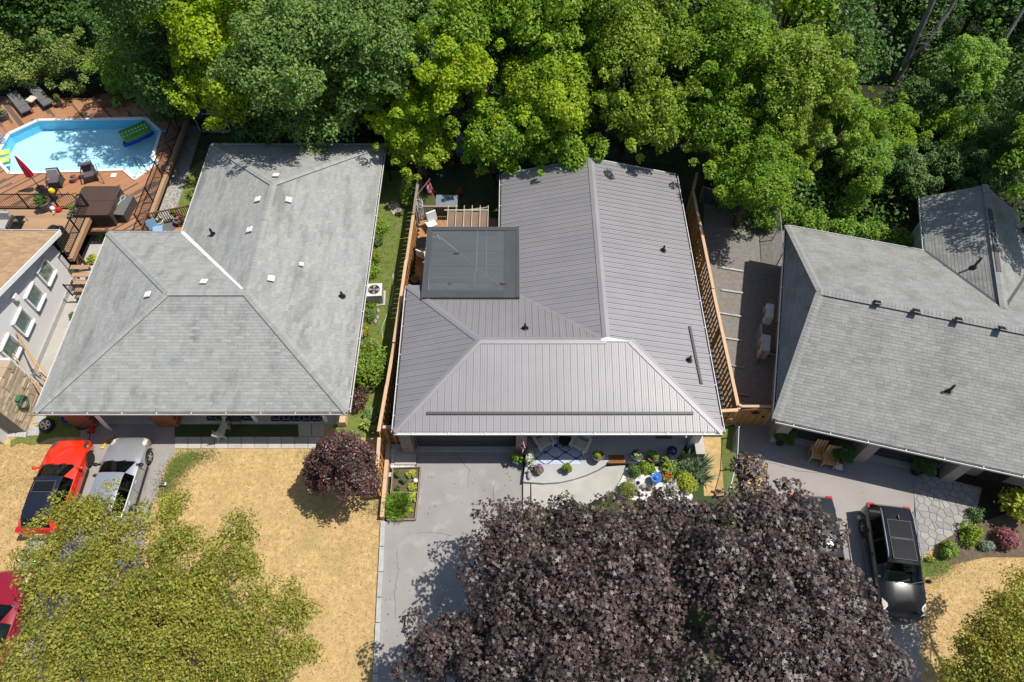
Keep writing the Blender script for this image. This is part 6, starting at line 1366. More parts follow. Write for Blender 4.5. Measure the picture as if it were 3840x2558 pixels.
bush('tall bright yellow-green bush at the right edge below the house', 3835,1895, .95, 1.7, l_lime, 'leaf', .2, 1500)
bush('dusty pink barberry bush at the right edge', 3790,2020, .62, .9, l_pinkb, 'leaf', .08, 2600)
bush('yellow-green perennial bed edging the flagstones', 3640,1998, .62, .55, l_loc, 'leaf', .11, 1200, (f_yel, 20, .05), cat='plant', name='perennials')
bush('round green hydrangea with white flower heads', 3552,2058, .48, .7, l_brt, 'leaf', .09, 1900, (f_white, 26, .09))
bush('silvery white foliage plant between hydrangea and barberry', 3700,2038, .36, .45, l_yucca, 'slim', .13, 700, (f_white, 60, .05), cat='plant', name='dusty_miller')
bush('small clump of yellow flowers at the tip of the flagstones', 3482,2098, .24, .22, l_shrub, 'leaf', .06, 220, (f_yel, 30, .06), cat='flowers', name='flower_clump')
bush('dark rose bush in the house shadow right of the patio', 3665,1930, .45, .5, l_dark, 'leaf', .08, 600, (f_white, 24, .05), cat='shrub')
q = MB(); q.prism([(p.x, p.y) for p in G([(3520,2040),(3560,1995),(3650,1970),(3900,1880),(3900,2090),(3700,2090),(3560,2120)])], 0, .03); struct('flower_bed', q, m_soil)
for lb, px, py, z, s in (('beige wall-mounted heat pump, the nearer to the vines', 2881,1178, 1.0, (.36,.85,.62)), ('beige heat pump on the ground inside the pipe enclosure', 2864,1300, .45, (.42,.95,.75))):
    c = g(px, py, z); o = thing('heat_pump', lb, 'heat pump', (c.x, c.y, 0)); mk('casing', MB().box((c.x, c.y, z), s, rz=AZ), m_acwhite, o); q = MB(); cc = c + Matrix.Rotation(AZ, 3, 'Z') @ Vector((-s[0] / 2 - .01, 0, 0)); q.cyl(cc - ex * .01, cc + ex * .0, .26, .26, 20); mk('fan_grille', q, m_greypot, o)
    q = MB(); q.tube([c + ex * .2 + Vector((0,-.4,-.2)), c + ex * .35 + Vector((0,-.5,.0)), c + ex * .5 + Vector((0,-.3,.4))], .03, 6); mk('line_set', q, m_black, o)
    q = MB(); 
    for b in (-.3, .3): q.box(c + ey * b + Vector((0,0,-(z + (s[2] / 2)) / 2 - .0)) * 1 if z < .8 else c + ey * b + ex * .2 + Vector((0,0,-s[2] / 2 - .03)), (.4,.05,max(.05, z - s[2] / 2 - .0) if z < .8 else .05), M=Matrix.Rotation(AZ, 3, 'Z'))
    mk('bracket', q, m_galv, o)

# ================================================================== side yard between the houses
c = g(1403,1088,.75); o = thing('air_conditioner', 'grey square air conditioner with round fan grille on the side lawn', 'air conditioner', (c.x, c.y, 0)); x, y = c.x, c.y
mk('casing', MB().box((x, y, .40), (.78,.78,.70), rz=.06), m_acgrey, o); mk('lid', MB().box((x, y, .765), (.82,.82,.05), rz=.06), m_acwhite, o); mk('pad', MB().box((x, y, .03), (.95,.95,.06), rz=.06), m_conc, o)
mk('fan_well', MB().lathe((x, y, .785), [(.01,0),(.29,.004),(.30,.012),(.29,.008)], 24), m_black, o)
for k in range(4): q = MB(); t = k * math.pi / 2; q.add([(x, y, .80), (x + .27 * math.cos(t - .3), y + .27 * math.sin(t - .3), .797), (x + .27 * math.cos(t + .3), y + .27 * math.sin(t + .3), .812)], [(0,1,2)]); mk('fan_blade', q, m_acgrey, o)
for k in range(3): q = MB(); r_ = .1 + .095 * k; q.tube([(x + r_ * math.cos(t), y + r_ * math.sin(t), .825) for t in [i * math.pi / 12 for i in range(25)]], .006, 4); mk('guard_ring', q, m_galv, o)
for i in range(9): pbox('louvre', m_acwhite, o, (x, y - .395, .13 + i * .066), (.7,.02,.02), .06)
c = g(1354,1252,.6); o = thing('gas_meter', 'grey utility meter box on the side wall of the grey-roofed house', 'meter', (c.x, c.y, 0)); mk('meter_case', MB().box((-7.62,c.y,.75), (.22,.34,.46)), m_acwhite, o); mk('riser_pipe', MB().cyl((-7.62,c.y,0), (-7.62,c.y,.6), .025), m_galv, o); mk('dial', MB().cyl((-7.5,c.y,.85), (-7.49,c.y,.85), .08), m_white, o)
o = thing('orange_board', 'orange painted sheet fixed on the side wall under the eave', 'board', (-7.7,26.0,0)); 
for i in range(4): pbox('sheet', m_orange, o, (-7.66,24.1 + i * .98,1.35), (.03,.97,1.9))
c = g(1482,780,.1); o = thing('plywood_sheet', 'pale plywood sheet lying on the shaded side lawn', 'board', (c.x, c.y, 0)); mk('sheet', MB().box((c.x, c.y, .07), (.62,.78,.03), Matrix.Rotation(.06, 3, 'X') @ Matrix.Rotation(.5, 3, 'Z')), m_rock, o); mk('sleeper', MB().box((c.x, c.y + .2, .03), (.5,.09,.06)), m_capold, o)
o = thing('garden_hose', 'pale hose winding along the side lawn towards the air conditioner', 'hose', g(1450,1200)); q = MB(); q.tube([g(x, y, .03) for x, y in ((1475,1025),(1470,1045),(1478,1050),(1482,1035),(1474,1028),(1476,1080),(1466,1140),(1445,1195),(1432,1230),(1434,1262))], .016, 5); mk('hose_run', q, m_hosew, o)
mk('nozzle', MB().cyl(g(1434,1262,.03), g(1436,1272,.03), .02, .012), m_yel, o)
for i, (px, py, r, h, mt, lb) in enumerate(((1425,850,.55,.7,l_vine,'leafy vine clump nearest the orange board'), (1412,900,.45,.55,l_shrub,'green perennial clump below the vine on the side wall'), (1402,960,.5,.6,l_brt,'bright green clump in the middle of the side wall bed'), (1396,1020,.5,.6,l_vine,'leafy clump just behind the air conditioner'), (1390,1130,.4,.3,l_brt,'low grassy clump in front of the air conditioner'), (1375,1185,.55,.55,l_shrub,'bushy herb clump beside the stone edging'), (1365,1240,.5,.5,l_olive,'browning perennial clump near the meter box'), (1380,1290,.5,.5,l_hedge,'grey-green clump behind the bright bush'))): bush(lb, px, py, r, h, mt, 'leaf', .10, 800, cat='plant', name='garden_plant', flowers=(f_yel, 10, .05) if i == 6 else None)
bush('large bright green bush reaching over the side fence', 1392,1375, 1.15, 1.5, l_brt, 'leaf', .14, 4200, k=22, f=.38)
bush('dark plum-leaved bush in the shade below the bright bush', 1345,1500, .7, .8, l_plum, 'leaf', .10, 1100)
hosta('big-leaved green hosta in the shade between bush and plum tree', 1395,1560, .55, l_shrub, 36); hosta('second big-leaved hosta against the fence foot', 1380,1590, .5, l_hedge, 26)
for i, (px, py) in enumerate(((1415,1143),(1418,1165),(1416,1190),(1408,1205))): 
    c = g(px, py, .05); o = thing('edging_stone', ['topmost pink edging stone of the herb bed', 'second pink edging stone of the herb bed', 'third pink edging stone of the herb bed', 'lowest pink edging stone of the herb bed'][i], 'stone', (c.x, c.y, 0), group='edging stones of the herb bed'); q = MB(); q.ball((c.x, c.y, .05), .12, 8, 6, (.8,1.2,.7)); mk('stone', q, m_rock, o, smooth=True)
x, y = xy(1536,715,1.0); o = thing('conifer', 'young green cone-shaped cedar against the back fence', 'tree', (x, y, 0)); C = [(x + .12 * math.cos(i * 2.4) * (10 - i), y + .12 * math.sin(i * 2.4) * (10 - i) * .8, .35 + i * .24) for i in range(10)]
foliage('crown', o, l_vine, [(x + (.55 - .05 * i) * math.cos(i * 2.4) * .6, y + (.55 - .05 * i) * math.sin(i * 2.4) * .6, .3 + i * .2) for i in range(12)], [.55 - .03 * i for i in range(12)], 190, .12, 'slim', 77); mk('trunk', MB().cyl((x, y, 0), (x, y, 2.2), .07, .02), m_bark, o)
# ================================================================== poolside furniture
def lounger(label, head, foot):
    a, b = g(*head, ZD + .5), g(*foot, ZD + .3); d = (b - a); d.z = 0; L = min(2.0, d.length); rz = math.atan2(d.y, d.x); c = (a + b) / 2
    o = thing('sun_lounger', label, 'sun lounger', (c.x, c.y, ZD + .015), rz, group='charcoal sun loungers on the pool deck')   # +x towards the foot
    mk('seat_pad', MB().box((.32, 0, .33), (1.3,.62,.07)), m_fabdk, o, local=True); mk('back_pad', MB().box((-.58, 0, .46), (.78,.62,.07), Matrix.Rotation(R(24), 3, 'Y')), m_fabdk, o, local=True)
    mk('pad_seam', MB().box((.35, 0, .367), (.02,.62,.006)), m_black, o, local=True)
    for s in (-1, 1):
        mk('side_rail', MB().box((0, s * .32, .26), (1.9,.05,.06)), m_wicker, o, local=True)
        for x in (-.75, .85): mk('leg', MB().box((x, s * .31, .12), (.06,.05,.24)), m_wicker, o, local=True)
    return o
lounger('charcoal sun lounger at the far left of the pool deck', (42,345), (107,428)); lounger('charcoal sun lounger nearer the potted cactus, with leaf shadows', (118,322), (190,400))
c = g(118,372,ZD + .4); o = thing('side_table', 'small pale side table between the two loungers', 'table', (c.x, c.y, ZD + .015)); mk('table_top', MB().box((c.x, c.y, ZD + .42), (.5,.5,.04), rz=-.4), m_cream, o)
for s in (-1, 1):
    for t in (-1, 1): mk('leg', MB().box((c.x + s * .2, c.y + t * .2, ZD + .21), (.05,.05,.39), rz=-.4), m_brownw, o)
def wchair(label, px, py, rz, cushm, towel=False):
    x, y = xy(px, py, ZD + .4); o = thing('wicker_armchair', label, 'armchair', (x, y, ZD + .015), rz, group='dark wicker armchairs by the pool')     # faces -y
    mk('base', MB().box((0,0,.20), (.66,.66,.26)), m_wicker, o, local=True); mk('seat_cushion', MB().box((0,-.03,.38), (.56,.60,.11)), m_cushp, o, local=True); mk('backrest', MB().box((0,.33,.56), (.66,.08,.62), Matrix.Rotation(-.22, 3, 'X')), m_wicker, o, local=True)
    mk('back_cushion', MB().box((0,.23,.64), (.56,.12,.44), Matrix.Rotation(-.25, 3, 'X')), cushm, o, local=True)
    for s in (-1, 1):
        q = MB(); q.tube([(s * .34,-.34,.08), (s * .35,-.34,.52), (s * .36,0,.58), (s * .35,.33,.58)], .035, 7); mk('arm', q, m_wicker, o, smooth=True, local=True)
        for t in (-1, 1): mk('leg', MB().box((s * .3, t * .3, .05), (.05,.05,.1)), m_black, o, local=True)
    if towel: q = MB(); q.box((0,.24,.90), (.7,.36,.05), Matrix.Rotation(-.3, 3, 'X')); mk('towel', q, m_cushp, o, local=True)
    return o
wchair('dark wicker armchair with a grey back cushion below the pool', 204,672, R(8), m_cushg); wchair('dark wicker armchair draped with a plum towel at the pool edge', 334,650, R(20), m_cushp, True)
b = g(152,708,ZD); o = thing('closed_umbrella', 'closed crimson patio umbrella standing by the armchair', 'umbrella', (b.x, b.y, ZD + .015)); mk('pole', MB().cyl(b, b + Vector((0,0,2.3)), .022, .02, 8), m_iron, o)
q = MB(); prof = [(.05,.95),(.17,1.0),(.15,1.4),(.11,1.9),(.05,2.35),(.015,2.5)]; q.lathe(b, prof, 16)
q.v = [(b.x + (v[0] - b.x) * (1 + .22 * math.cos(8 * math.atan2(v[1] - b.y, v[0] - b.x))), b.y + (v[1] - b.y) * (1 + .22 * math.cos(8 * math.atan2(v[1] - b.y, v[0] - b.x))), v[2]) for v in q.v]; mk('canopy', q, m_red, o, smooth=True); mk('base', MB().lathe(b, [(.26,.015),(.25,.07),(.06,.1),(.05,.3)], 18), m_black, o)
potted('pink terracotta pot with a low green plant between the armchairs', 272,663, ZD + .015, .2, .3, m_pinkpot, .14, .1, l_shrub, 'leaf', .06, 90)
o = thing('glass_side_table', 'black low table with a yellow bucket beside the umbrella', 'table', g(182,722,ZD)); c = g(180,720,ZD + .5); mk('table_top', MB().box((c.x, c.y, ZD + .5), (1.0,.5,.03)), m_rimdk, o)
for s in (-1, 1):
    for t in (-1, 1): mk('leg', MB().cyl((c.x + s * .46, c.y + t * .22, ZD + .015), (c.x + s * .46, c.y + t * .22, ZD + .5), .018), m_black, o)
c = g(193,715,ZD + .7); o = thing('yellow_bucket', 'round yellow plastic bucket on the black table', 'bucket', (c.x, c.y, ZD + .515)); mk('bucket', MB().lathe((c.x, c.y, ZD + .515), [(.1,0),(.16,.1),(.17,.2),(.12,.29),(.02,.3)], 18), m_yel, o, smooth=True); mk('handle', MB().tube([(c.x - .15, c.y, ZD + .72), (c.x, c.y - .06, ZD + .84), (c.x + .15, c.y, ZD + .72)], .008, 5), m_whpl, o)
spa = thing('hot_tub', 'square hot tub under a folded brown cover', 'hot tub', (*xy(355,760,ZD), ZD)); c = g(358,752,ZD + .95)
mk('skirt', MB().box((c.x, c.y, ZD + .43), (2.05,2.05,.83)), m_spaw, spa)
for i, s in enumerate((1, -1)):
    q = MB(); y0, y1 = (c.y, c.y + 1.08) if s > 0 else (c.y - 1.08, c.y - .012); ch = .14
    P = [(c.x - 1.06, y0), (c.x + 1.06, y0), (c.x + 1.06, y1 - ch), (c.x + 1.06 - ch, y1), (c.x - 1.06 + ch, y1), (c.x - 1.06, y1 - ch)] if s > 0 else [(c.x - 1.06, y1), (c.x - 1.06, y0 + ch), (c.x - 1.06 + ch, y0), (c.x + 1.06 - ch, y0), (c.x + 1.06, y0 + ch), (c.x + 1.06, y1)]
    q.prism(P, ZD + .85, ZD + .96); mk('cover_half', q, m_spa, spa)
q = MB(); q.tube([(c.x + 1.12, c.y - .6, ZD + .5), (c.x + 1.12, c.y + .2, ZD + 1.05), (c.x + 1.12, c.y + .9, ZD + 1.0)], .02, 6); mk('cover_lifter', q, m_steel, spa)
for i in range(4): pbox('skirt_panel', m_spa, spa, (c.x + 1.03, c.y - .75 + i * .5, ZD + .43), (.03,.46,.78))
q = MB(); b = g(392,690,ZD); q.tube([b, b + Vector((-.15,.3,.7)), b + Vector((-.2,.55,1.0)), b + Vector((-.05,.6,1.05)), b + Vector((.02,.4,.9))], .02, 6); mk('grab_rail', q, m_wicker, spa)
c = g(455,768,ZD + .6); o = thing('deck_box', 'grey wicker storage box beside the hot tub with a racket on top', 'storage box', (c.x, c.y, ZD + .015)); mk('box_body', MB().box((c.x, c.y, ZD + .30), (.78,1.45,.56), rz=-.1), m_wicker, o); mk('box_lid', MB().box((c.x, c.y, ZD + .60), (.82,1.49,.05), rz=-.1), m_fabdk, o)
for s in (-1, 1): mk('box_handle', MB().box((c.x - .02, c.y + s * .745, ZD + .42), (.2,.03,.04), rz=-.1), m_black, o)
c = g(460,742,ZD + .65); o = thing('racket', 'white-rimmed racket lying on the grey storage box', 'racket', (c.x, c.y, ZD + .63)); q = MB(); q.tube([(c.x + .13 * math.cos(t), c.y + .17 * math.sin(t), ZD + .645) for t in [i * math.pi / 9 for i in range(19)]], .013, 5); mk('rim', q, m_whpl, o); mk('handle', MB().cyl((c.x - .02, c.y - .17, ZD + .645), (c.x - .12, c.y - .5, ZD + .645), .014), m_whpl, o)
q = MB(); 
for i in range(-3, 4): q.cyl((c.x + i * .035, c.y - .15, ZD + .645), (c.x + i * .035, c.y + .15, ZD + .645), .003, .003, 3)
mk('strings', q, m_greypot, o)
c = g(425,771,ZD + .3); o = thing('folded_towel', 'small white towel bunched beside the hot tub', 'towel', (c.x, c.y, ZD + .6)); q = MB(); q.ball((c.x, c.y, ZD + .68), .12, 10, 6, (1.2,.8,.6)); q.v = [(v[0] + .02 * math.sin(v[1] * 60), v[1], v[2] + .015 * math.sin(v[0] * 70)) for v in q.v]; mk('cloth', q, m_flagwh, o, smooth=True)
c = g(427,659,ZD); o = thing('skimmer_lid', 'square white skimmer lid set in the deck boards', 'lid', (c.x, c.y, ZD)); mk('lid', MB().box((c.x, c.y, ZD + .03), (.3,.3,.025)), m_white, o); mk('finger_hole', MB().cyl((c.x, c.y, ZD + .042), (c.x, c.y, ZD + .046), .025, .025, 8), m_black, o)
c = g(420,372,ZD + .4); o = thing('wooden_chest', 'red-brown slatted wooden chest at the back of the pool deck', 'chest', (c.x, c.y, ZD + .015)); 
for i in range(5): mk('lid_slat', MB().box((c.x, c.y - .26 + i * .13, ZD + .5), (1.5,.12,.03)), m_brownw, o)
for i in range(4): mk('side_slat', MB().box((c.x, c.y - .31, ZD + .08 + i * .11), (1.46,.03,.10)), m_brownw, o)
potted('dark pot with a tall leafy plant beside the second lounger', 214,375, ZD + .015, .2, .42, m_greypot, .28, .5, l_shrub, 'slim', .16, 260, (f_red, 12, .08)); potted('grey bucket pot with white flowers at the left edge of the deck', 8,424, ZD + .015, .28, .42, m_greypot, .3, .35, l_hedge, 'leaf', .08, 260, (f_white, 60, .05)); potted('dark pot with an arching shrub near the pool fence corner', 592,415, ZD + .015, .22, .4, m_greypot, .42, .6, l_shrub, 'slim', .14, 420)
c = g(630,415,ZD + .3); o = thing('garden_gnome', 'small white and red garden figure by the iron fence', 'ornament', (c.x, c.y, ZD + .015)); mk('body', MB().lathe((c.x, c.y, ZD + .015), [(.11,0),(.13,.12),(.09,.26),(.05,.3)], 12), m_whpl, o, smooth=True); mk('head', MB().ball((c.x, c.y, ZD + .36), .07), m_whpl, o, smooth=True); mk('hat', MB().lathe((c.x, c.y, ZD + .39), [(.08,0),(.04,.1),(.005,.2)], 10), m_redpl, o, smooth=True)
c = g(-2,520,ZD + .3); o = thing('pool_toy_basket', 'pale blue mesh toy basket at the left edge of the pool', 'basket', (c.x, c.y, ZD + .015)); q = MB()
for z in (.1,.3,.5): q.tube([(c.x + .24 * math.cos(t), c.y + .24 * math.sin(t), ZD + z) for t in [i * math.pi / 8 for i in range(17)]], .02, 5)
mk('hoop', q, m_ltblue, o); q = MB()
for k in range(12): t = k * math.pi / 6; q.cyl((c.x + .22 * math.cos(t), c.y + .22 * math.sin(t), ZD + .015), (c.x + .24 * math.cos(t), c.y + .24 * math.sin(t), ZD + .5), .01, .01, 4)
mk('basket_rib', q, m_ltblue, o)
# raised deck
potted('large grey tub with a leafy green tomato plant on the raised deck', 160,755, ZU + .015, .34, .55, m_greypot, .42, .55, l_shrub, 'leaf', .12, 700)
for lb, px, py, r, mt in (('white play ball on the raised deck beside the tub', 197,782,.14,m_whpl),):
    c = g(px, py, ZU + .15); o = thing('play_ball', lb, 'ball', (c.x, c.y, ZU + .015)); mk('ball', MB().ball((c.x, c.y, ZU + .015 + r), r, 18, 12), mt, o, smooth=True); mk('valve', MB().cyl((c.x, c.y - r * .98, ZU + .015 + r), (c.x, c.y - r * 1.01, ZU + .015 + r), .015), m_galv, o)
c = g(219,784,ZU + .15); o = thing('watering_can', 'red plastic watering can with white rose on the raised deck', 'watering can', (c.x, c.y, ZU + .015)); mk('can_body', MB().lathe((c.x, c.y, ZU + .015), [(.13,0),(.15,.1),(.12,.22),(.06,.25)], 16), m_redpl, o, smooth=True); mk('spout', MB().tube([(c.x - .08, c.y - .06, ZU + .08), (c.x - .12, c.y - .25, ZU + .2)], [.03,.018], 7), m_redpl, o); mk('rose', MB().lathe((c.x - .13, c.y - .28, ZU + .2), [(.02,0),(.055,.03),(.05,.045)], 10), m_whpl, o); mk('can_handle', MB().tube([(c.x + .1, c.y, ZU + .06), (c.x + .2, c.y + .05, ZU + .18), (c.x + .03, c.y, ZU + .28)], .014, 6), m_redpl, o)
c = g(5,838,ZU + .4); o = thing('outdoor_sofa', 'outdoor sofa with pale grey cushions at the left edge of the raised deck', 'sofa', (c.x, c.y, ZU + .015)); mk('base', MB().box((c.x, c.y, ZU + .15), (1.0,.85,.26)), m_wicker, o); mk('seat_cushion', MB().box((c.x + .02, c.y - .05, ZU + .36), (.9,.7,.15)), m_cushg, o); mk('back_cushion', MB().box((c.x + .0, c.y + .36, ZU + .62), (.92,.18,.45), Matrix.Rotation(-.2, 3, 'X')), m_cushg, o); mk('arm', MB().box((c.x + .52, c.y, ZU + .32), (.1,.85,.55)), m_wicker, o)
c = g(62,835,ZU + .35); o = thing('coffee_table', 'black low coffee table with orange marigolds on the raised deck', 'table', (c.x, c.y, ZU + .015)); mk('table_top', MB().box((c.x, c.y, ZU + .36), (.55,.95,.03)), m_rimdk, o)
for s in (-1, 1): q = MB(); q.tube([(c.x + s * .24, c.y - .44, ZU + .015), (c.x + s * .24, c.y - .44, ZU + .35), (c.x + s * .24, c.y + .44, ZU + .35), (c.x + s * .24, c.y + .44, ZU + .015)], .02, 5); mk('leg_frame', q, m_black, o)
potted('orange marigolds in a small pot on the black coffee table', 58,828, ZU + .375, .1, .14, m_greypot, .12, .12, l_shrub, 'leaf', .05, 80, (f_org, 40, .06)); potted('orange marigold box hanging on the railing corner above the hot tub', 283,735, ZU + .75, .17, .2, m_kerb, .2, .2, l_shrub, 'leaf', .06, 130, (f_org, 70, .075)); potted('green herbs in a pale box on the raised deck by the railing', 272,782, ZU + .25, .17, .2, m_kerb, .2, .24, l_brt, 'leaf', .07, 200)
potted('lettuce in a grey box below the railing herbs', 262,802, ZU + .015, .17, .2, m_kerb, .16, .16, l_lime, 'leaf', .07, 120); potted('small empty-looking green pot at the white screen', 14,795, ZU + .015, .14, .2, m_greypot, .12, .12, l_hedge, 'leaf', .06, 70)
o = thing('barbecue', 'black covered barbecue on the raised deck beside the tan roof corner', 'barbecue', (-23.75,24.35,ZU + .015)); mk('cart', MB().box((-23.75,24.35,ZU + .42), (.55,1.0,.78)), m_black, o); mk('lid', MB().lathe((-23.75,24.35,ZU + .8), [(.36,0),(.36,.12),(.28,.26),(.1,.32)], 12, .8, 1.2), m_black, o, smooth=True); mk('side_shelf', MB().box((-23.75,23.72,ZU + .80), (.5,.3,.03)), m_dkdoor, o); mk('lid_handle', MB().cyl((-23.45,24.05,ZU + .93), (-23.45,24.65,ZU + .93), .015), m_steel, o)
# corner deck
potted('white ring planter of white and pink flowers on the corner deck railing', 592,828, .57, .26, .34, m_whpl, .2, .25, l_shrub, 'leaf', .06, 150, (f_white, 60, .07)); potted('yellow-green grass in a terracotta pot on the corner deck', 655,795, .57, .24, .4, m_terra, .24, .34, l_lime, 'leaf', .07, 420); potted('dark square planter with pink petunias beside the grey roof edge', 670,822, .57, .3, .3, m_greypot, .24, .16, l_dark, 'leaf', .06, 120, (f_pink, 36, .08))
o = thing('plastic_chair', 'pale blue plastic chair on the corner deck by the gutter', 'chair', g(580,862,.6)); c = g(585,858,.9); mk('backrest', MB().box((c.x - .15, c.y + .1, 1.15), (.5,.05,.6), Matrix.Rotation(.5, 3, 'Z') @ Matrix.Rotation(-.25, 3, 'X')), m_ltblue, o); mk('seat', MB().box((c.x + .15, c.y - .1, .97), (.52,.5,.05), rz=.3), m_ltblue, o)
for s in (-1, 1):
    for t in (-1, 1): mk('leg', MB().cyl((c.x + .15 + s * .2, c.y - .1 + t * .2, .57), (c.x + .15 + s * .18, c.y - .1 + t * .18, .97), .025, .03), m_ltblue, o)
c = g(630,846,.57); o = thing('round_mat', 'round dark mat on the small corner deck', 'mat', (c.x, c.y, .57)); mk('mat', MB().lathe((c.x, c.y, .566), [(.48,0),(.5,.012),(.01,.016)], 28), m_greypot, o); mk('mat_edge', MB().tube([(c.x + .49 * math.cos(t), c.y + .49 * math.sin(t), .58) for t in [i * math.pi / 14 for i in range(29)]], .012, 5), m_coird, o)
bush('round lime hosta mound between raised deck and grey roof', 345,975, .42, .4, l_lime, 'leaf', .17, 260, cat='plant', name='hosta'); bush('green fern-like clump under the raised deck edge', 390,880, .5, .5, l_grass, 'slim', .18, 420, cat='plant', name='garden_plant')
for i, (px, py) in enumerate(((338,1040),(300,1120),(282,1180),(250,1310),(230,1370))): bush(['small shrub at the top of the concrete side path', 'small weed tuft on the concrete side path below the shrub', 'leafy shrub half way along the concrete side path', 'weedy tuft near the bottom of the concrete side path', 'dry weed tuft at the bottom end of the concrete side path'][i], px, py, (.3,.2,.35,.25,.3)[i], .35, l_shrub if i < 3 else l_olive, 'leaf', .1, 240, cat='plant', name='weed')
# ================================================================== back garden of the middle house
c = g(1677,765,.95); o = thing('storage_chest', 'grey-blue resin storage chest on the cedar back deck', 'storage box', (c.x, c.y, .515)); mk('chest_body', MB().box((c.x, c.y, .85), (1.15,.75,.66)), m_chestb, o); mk('chest_lid', MB().box((c.x, c.y, 1.21), (1.22,.82,.08)), m_chest, o); mk('chest_latch', MB().box((c.x, c.y - .4, 1.1), (.1,.03,.08)), m_black, o)
aw = thing('retractable_awning', 'brown fabric awning on pale poles behind the flat roof', 'awning', (-2.6,25.0,0)); ax0, ax1, ay0, ay1 = -3.38, -1.26, 24.1, 25.85
for i in range(5):
    a, b = ax0 + (ax1 - ax0) * i / 5, ax0 + (ax1 - ax0) * (i + 1) / 5; q = MB(); n = 6
    vs = [(x, ay0 + (ay1 - ay0) * j / n, 2.55 - .08 * math.sin(math.pi * j / n) - (.04 if i % 2 else 0) - off) for off in (0, .012) for j in range(n + 1) for x in (a + .004, b - .004)]; m_ = 2 * (n + 1)
    fs = [(2 * j, 2 * j + 1, 2 * j + 3, 2 * j + 2) for j in range(n)]; q.add(vs, fs + [tuple(x + m_ for x in f[::-1]) for f in fs]); mk('fabric_panel', q, m_awn, aw)
for i in range(6): x = ax0 + (ax1 - ax0) * i / 5; mk('batten', MB().cyl((x, ay0, 2.60), (x, ay1 + .32, 2.62), .016, .016, 6), m_cream, aw)
mk('front_bar', MB().cyl((ax0 - .2, ay1, 2.60), (ax1, ay1, 2.60), .03, .03, 8), m_cream, aw)
for x in (ax0, ax1): mk('support_post', MB().cyl((x, ay1, .5), (x, ay1, 2.58), .035, .035, 8), m_brownw, aw)
c = g(1580,806,.8); o = thing('wire_garland', 'tall roll of white wire light netting against the fence', 'light roll', (c.x, c.y, .515)); rr_ = random.Random(6)
for k in range(10): q = MB(); q.tube([(c.x + .17 * math.cos(t + k) + rr_.uniform(-.02,.02), c.y + .15 * math.sin(t + k) + rr_.uniform(-.02,.02), .55 + .14 * k + .012 * t + rr_.uniform(-.03,.03)) for t in [i * .45 for i in range(15)]], .012, 4); mk('wire_loop', q, m_whpl, o)
for k in range(8): t = k * math.pi / 4; mk('wire_upright', MB().cyl((c.x + .18 * math.cos(t), c.y + .16 * math.sin(t), .52), (c.x + .18 * math.cos(t), c.y + .16 * math.sin(t), 2.0), .008, .008, 4), m_whpl, o)
c = g(1618,835,.9); o = thing('cushioned_chair', 'white cushioned chair at the corner of the flat roof', 'chair', (c.x, c.y, .515)); mk('seat_cushion', MB().box((c.x, c.y - .1, .9), (.55,.5,.12), rz=.5), m_whpl, o); mk('back_cushion', MB().box((c.x + .02, c.y + .2, 1.2), (.55,.12,.6), Matrix.Rotation(.5, 3, 'Z') @ Matrix.Rotation(-.2, 3, 'X')), m_whpl, o)
for s in (-1, 1):
    for t in (-1, 1): mk('leg', MB().cyl((c.x + s * .2, c.y - .1 + t * .2, .515), (c.x + s * .2, c.y - .1 + t * .2, .85), .02), m_brownw, o)
c = g(1578,950,.9); o = thing('patio_chair', 'white-cushioned patio chair between fence and flat roof', 'chair', (c.x, c.y, .515)); mk('seat_cushion', MB().box((c.x + .1, c.y, .88), (.5,.5,.1), rz=-.5), m_cream, o); mk('backrest', MB().box((c.x, c.y - .22, 1.1), (.5,.06,.5), rz=-.5), m_whpl, o)
for s in (-1, 1):
    for t in (-1, 1): mk('leg', MB().cyl((c.x + .1 + s * .18, c.y + t * .18, .515), (c.x + .1 + s * .18, c.y + t * .18, .85), .02), m_brownw, o)
c = g(1588,915,1.1); o = thing('patio_table', 'round dark patio table tucked beside the flat roof', 'table', (c.x, c.y, .515)); mk('table_top', MB().lathe((c.x, c.y, 1.2), [(.4,0),(.4,.03),(.01,.032)], 24), m_rimdk, o); mk('pedestal', MB().cyl((c.x, c.y, .515), (c.x, c.y, 1.2), .05), m_black, o)
c = g(1558,1050,.8); o = thing('barrel_table', 'small round wooden barrel table in the side nook', 'table', (c.x, c.y, .515)); mk('barrel', MB().lathe((c.x, c.y, .515), [(.17,0),(.21,.2),(.2,.4),(.01,.41)], 18), m_brownw, o, smooth=True); mk('hoop', MB().tube([(c.x + .205 * math.cos(t), c.y + .205 * math.sin(t), .9) for t in [i * math.pi / 10 for i in range(21)]], .012, 5), m_galv, o)
o = thing('step_bench', 'small cedar bench against the left fence in the side nook', 'bench', (-5.05,21.2,.515)); mk('bench_top', MB().box((-5.05,21.5,1.0), (.5,.16,.04)), m_cap, o); mk('bench_front', MB().box((-5.05,21.4,.75), (.48,.03,.44)), m_cedar, o); mk('bench_shelf', MB().box((-5.05,21.15,.7), (.45,.2,.03)), m_cedar, o)
bush('orange-leaved shrub behind the back deck rail', 1718,725, .38, .5, leafmat('leaf_copper', (.28,.08,.03), (.42,.16,.06), .3), 'leaf', .08, 420)
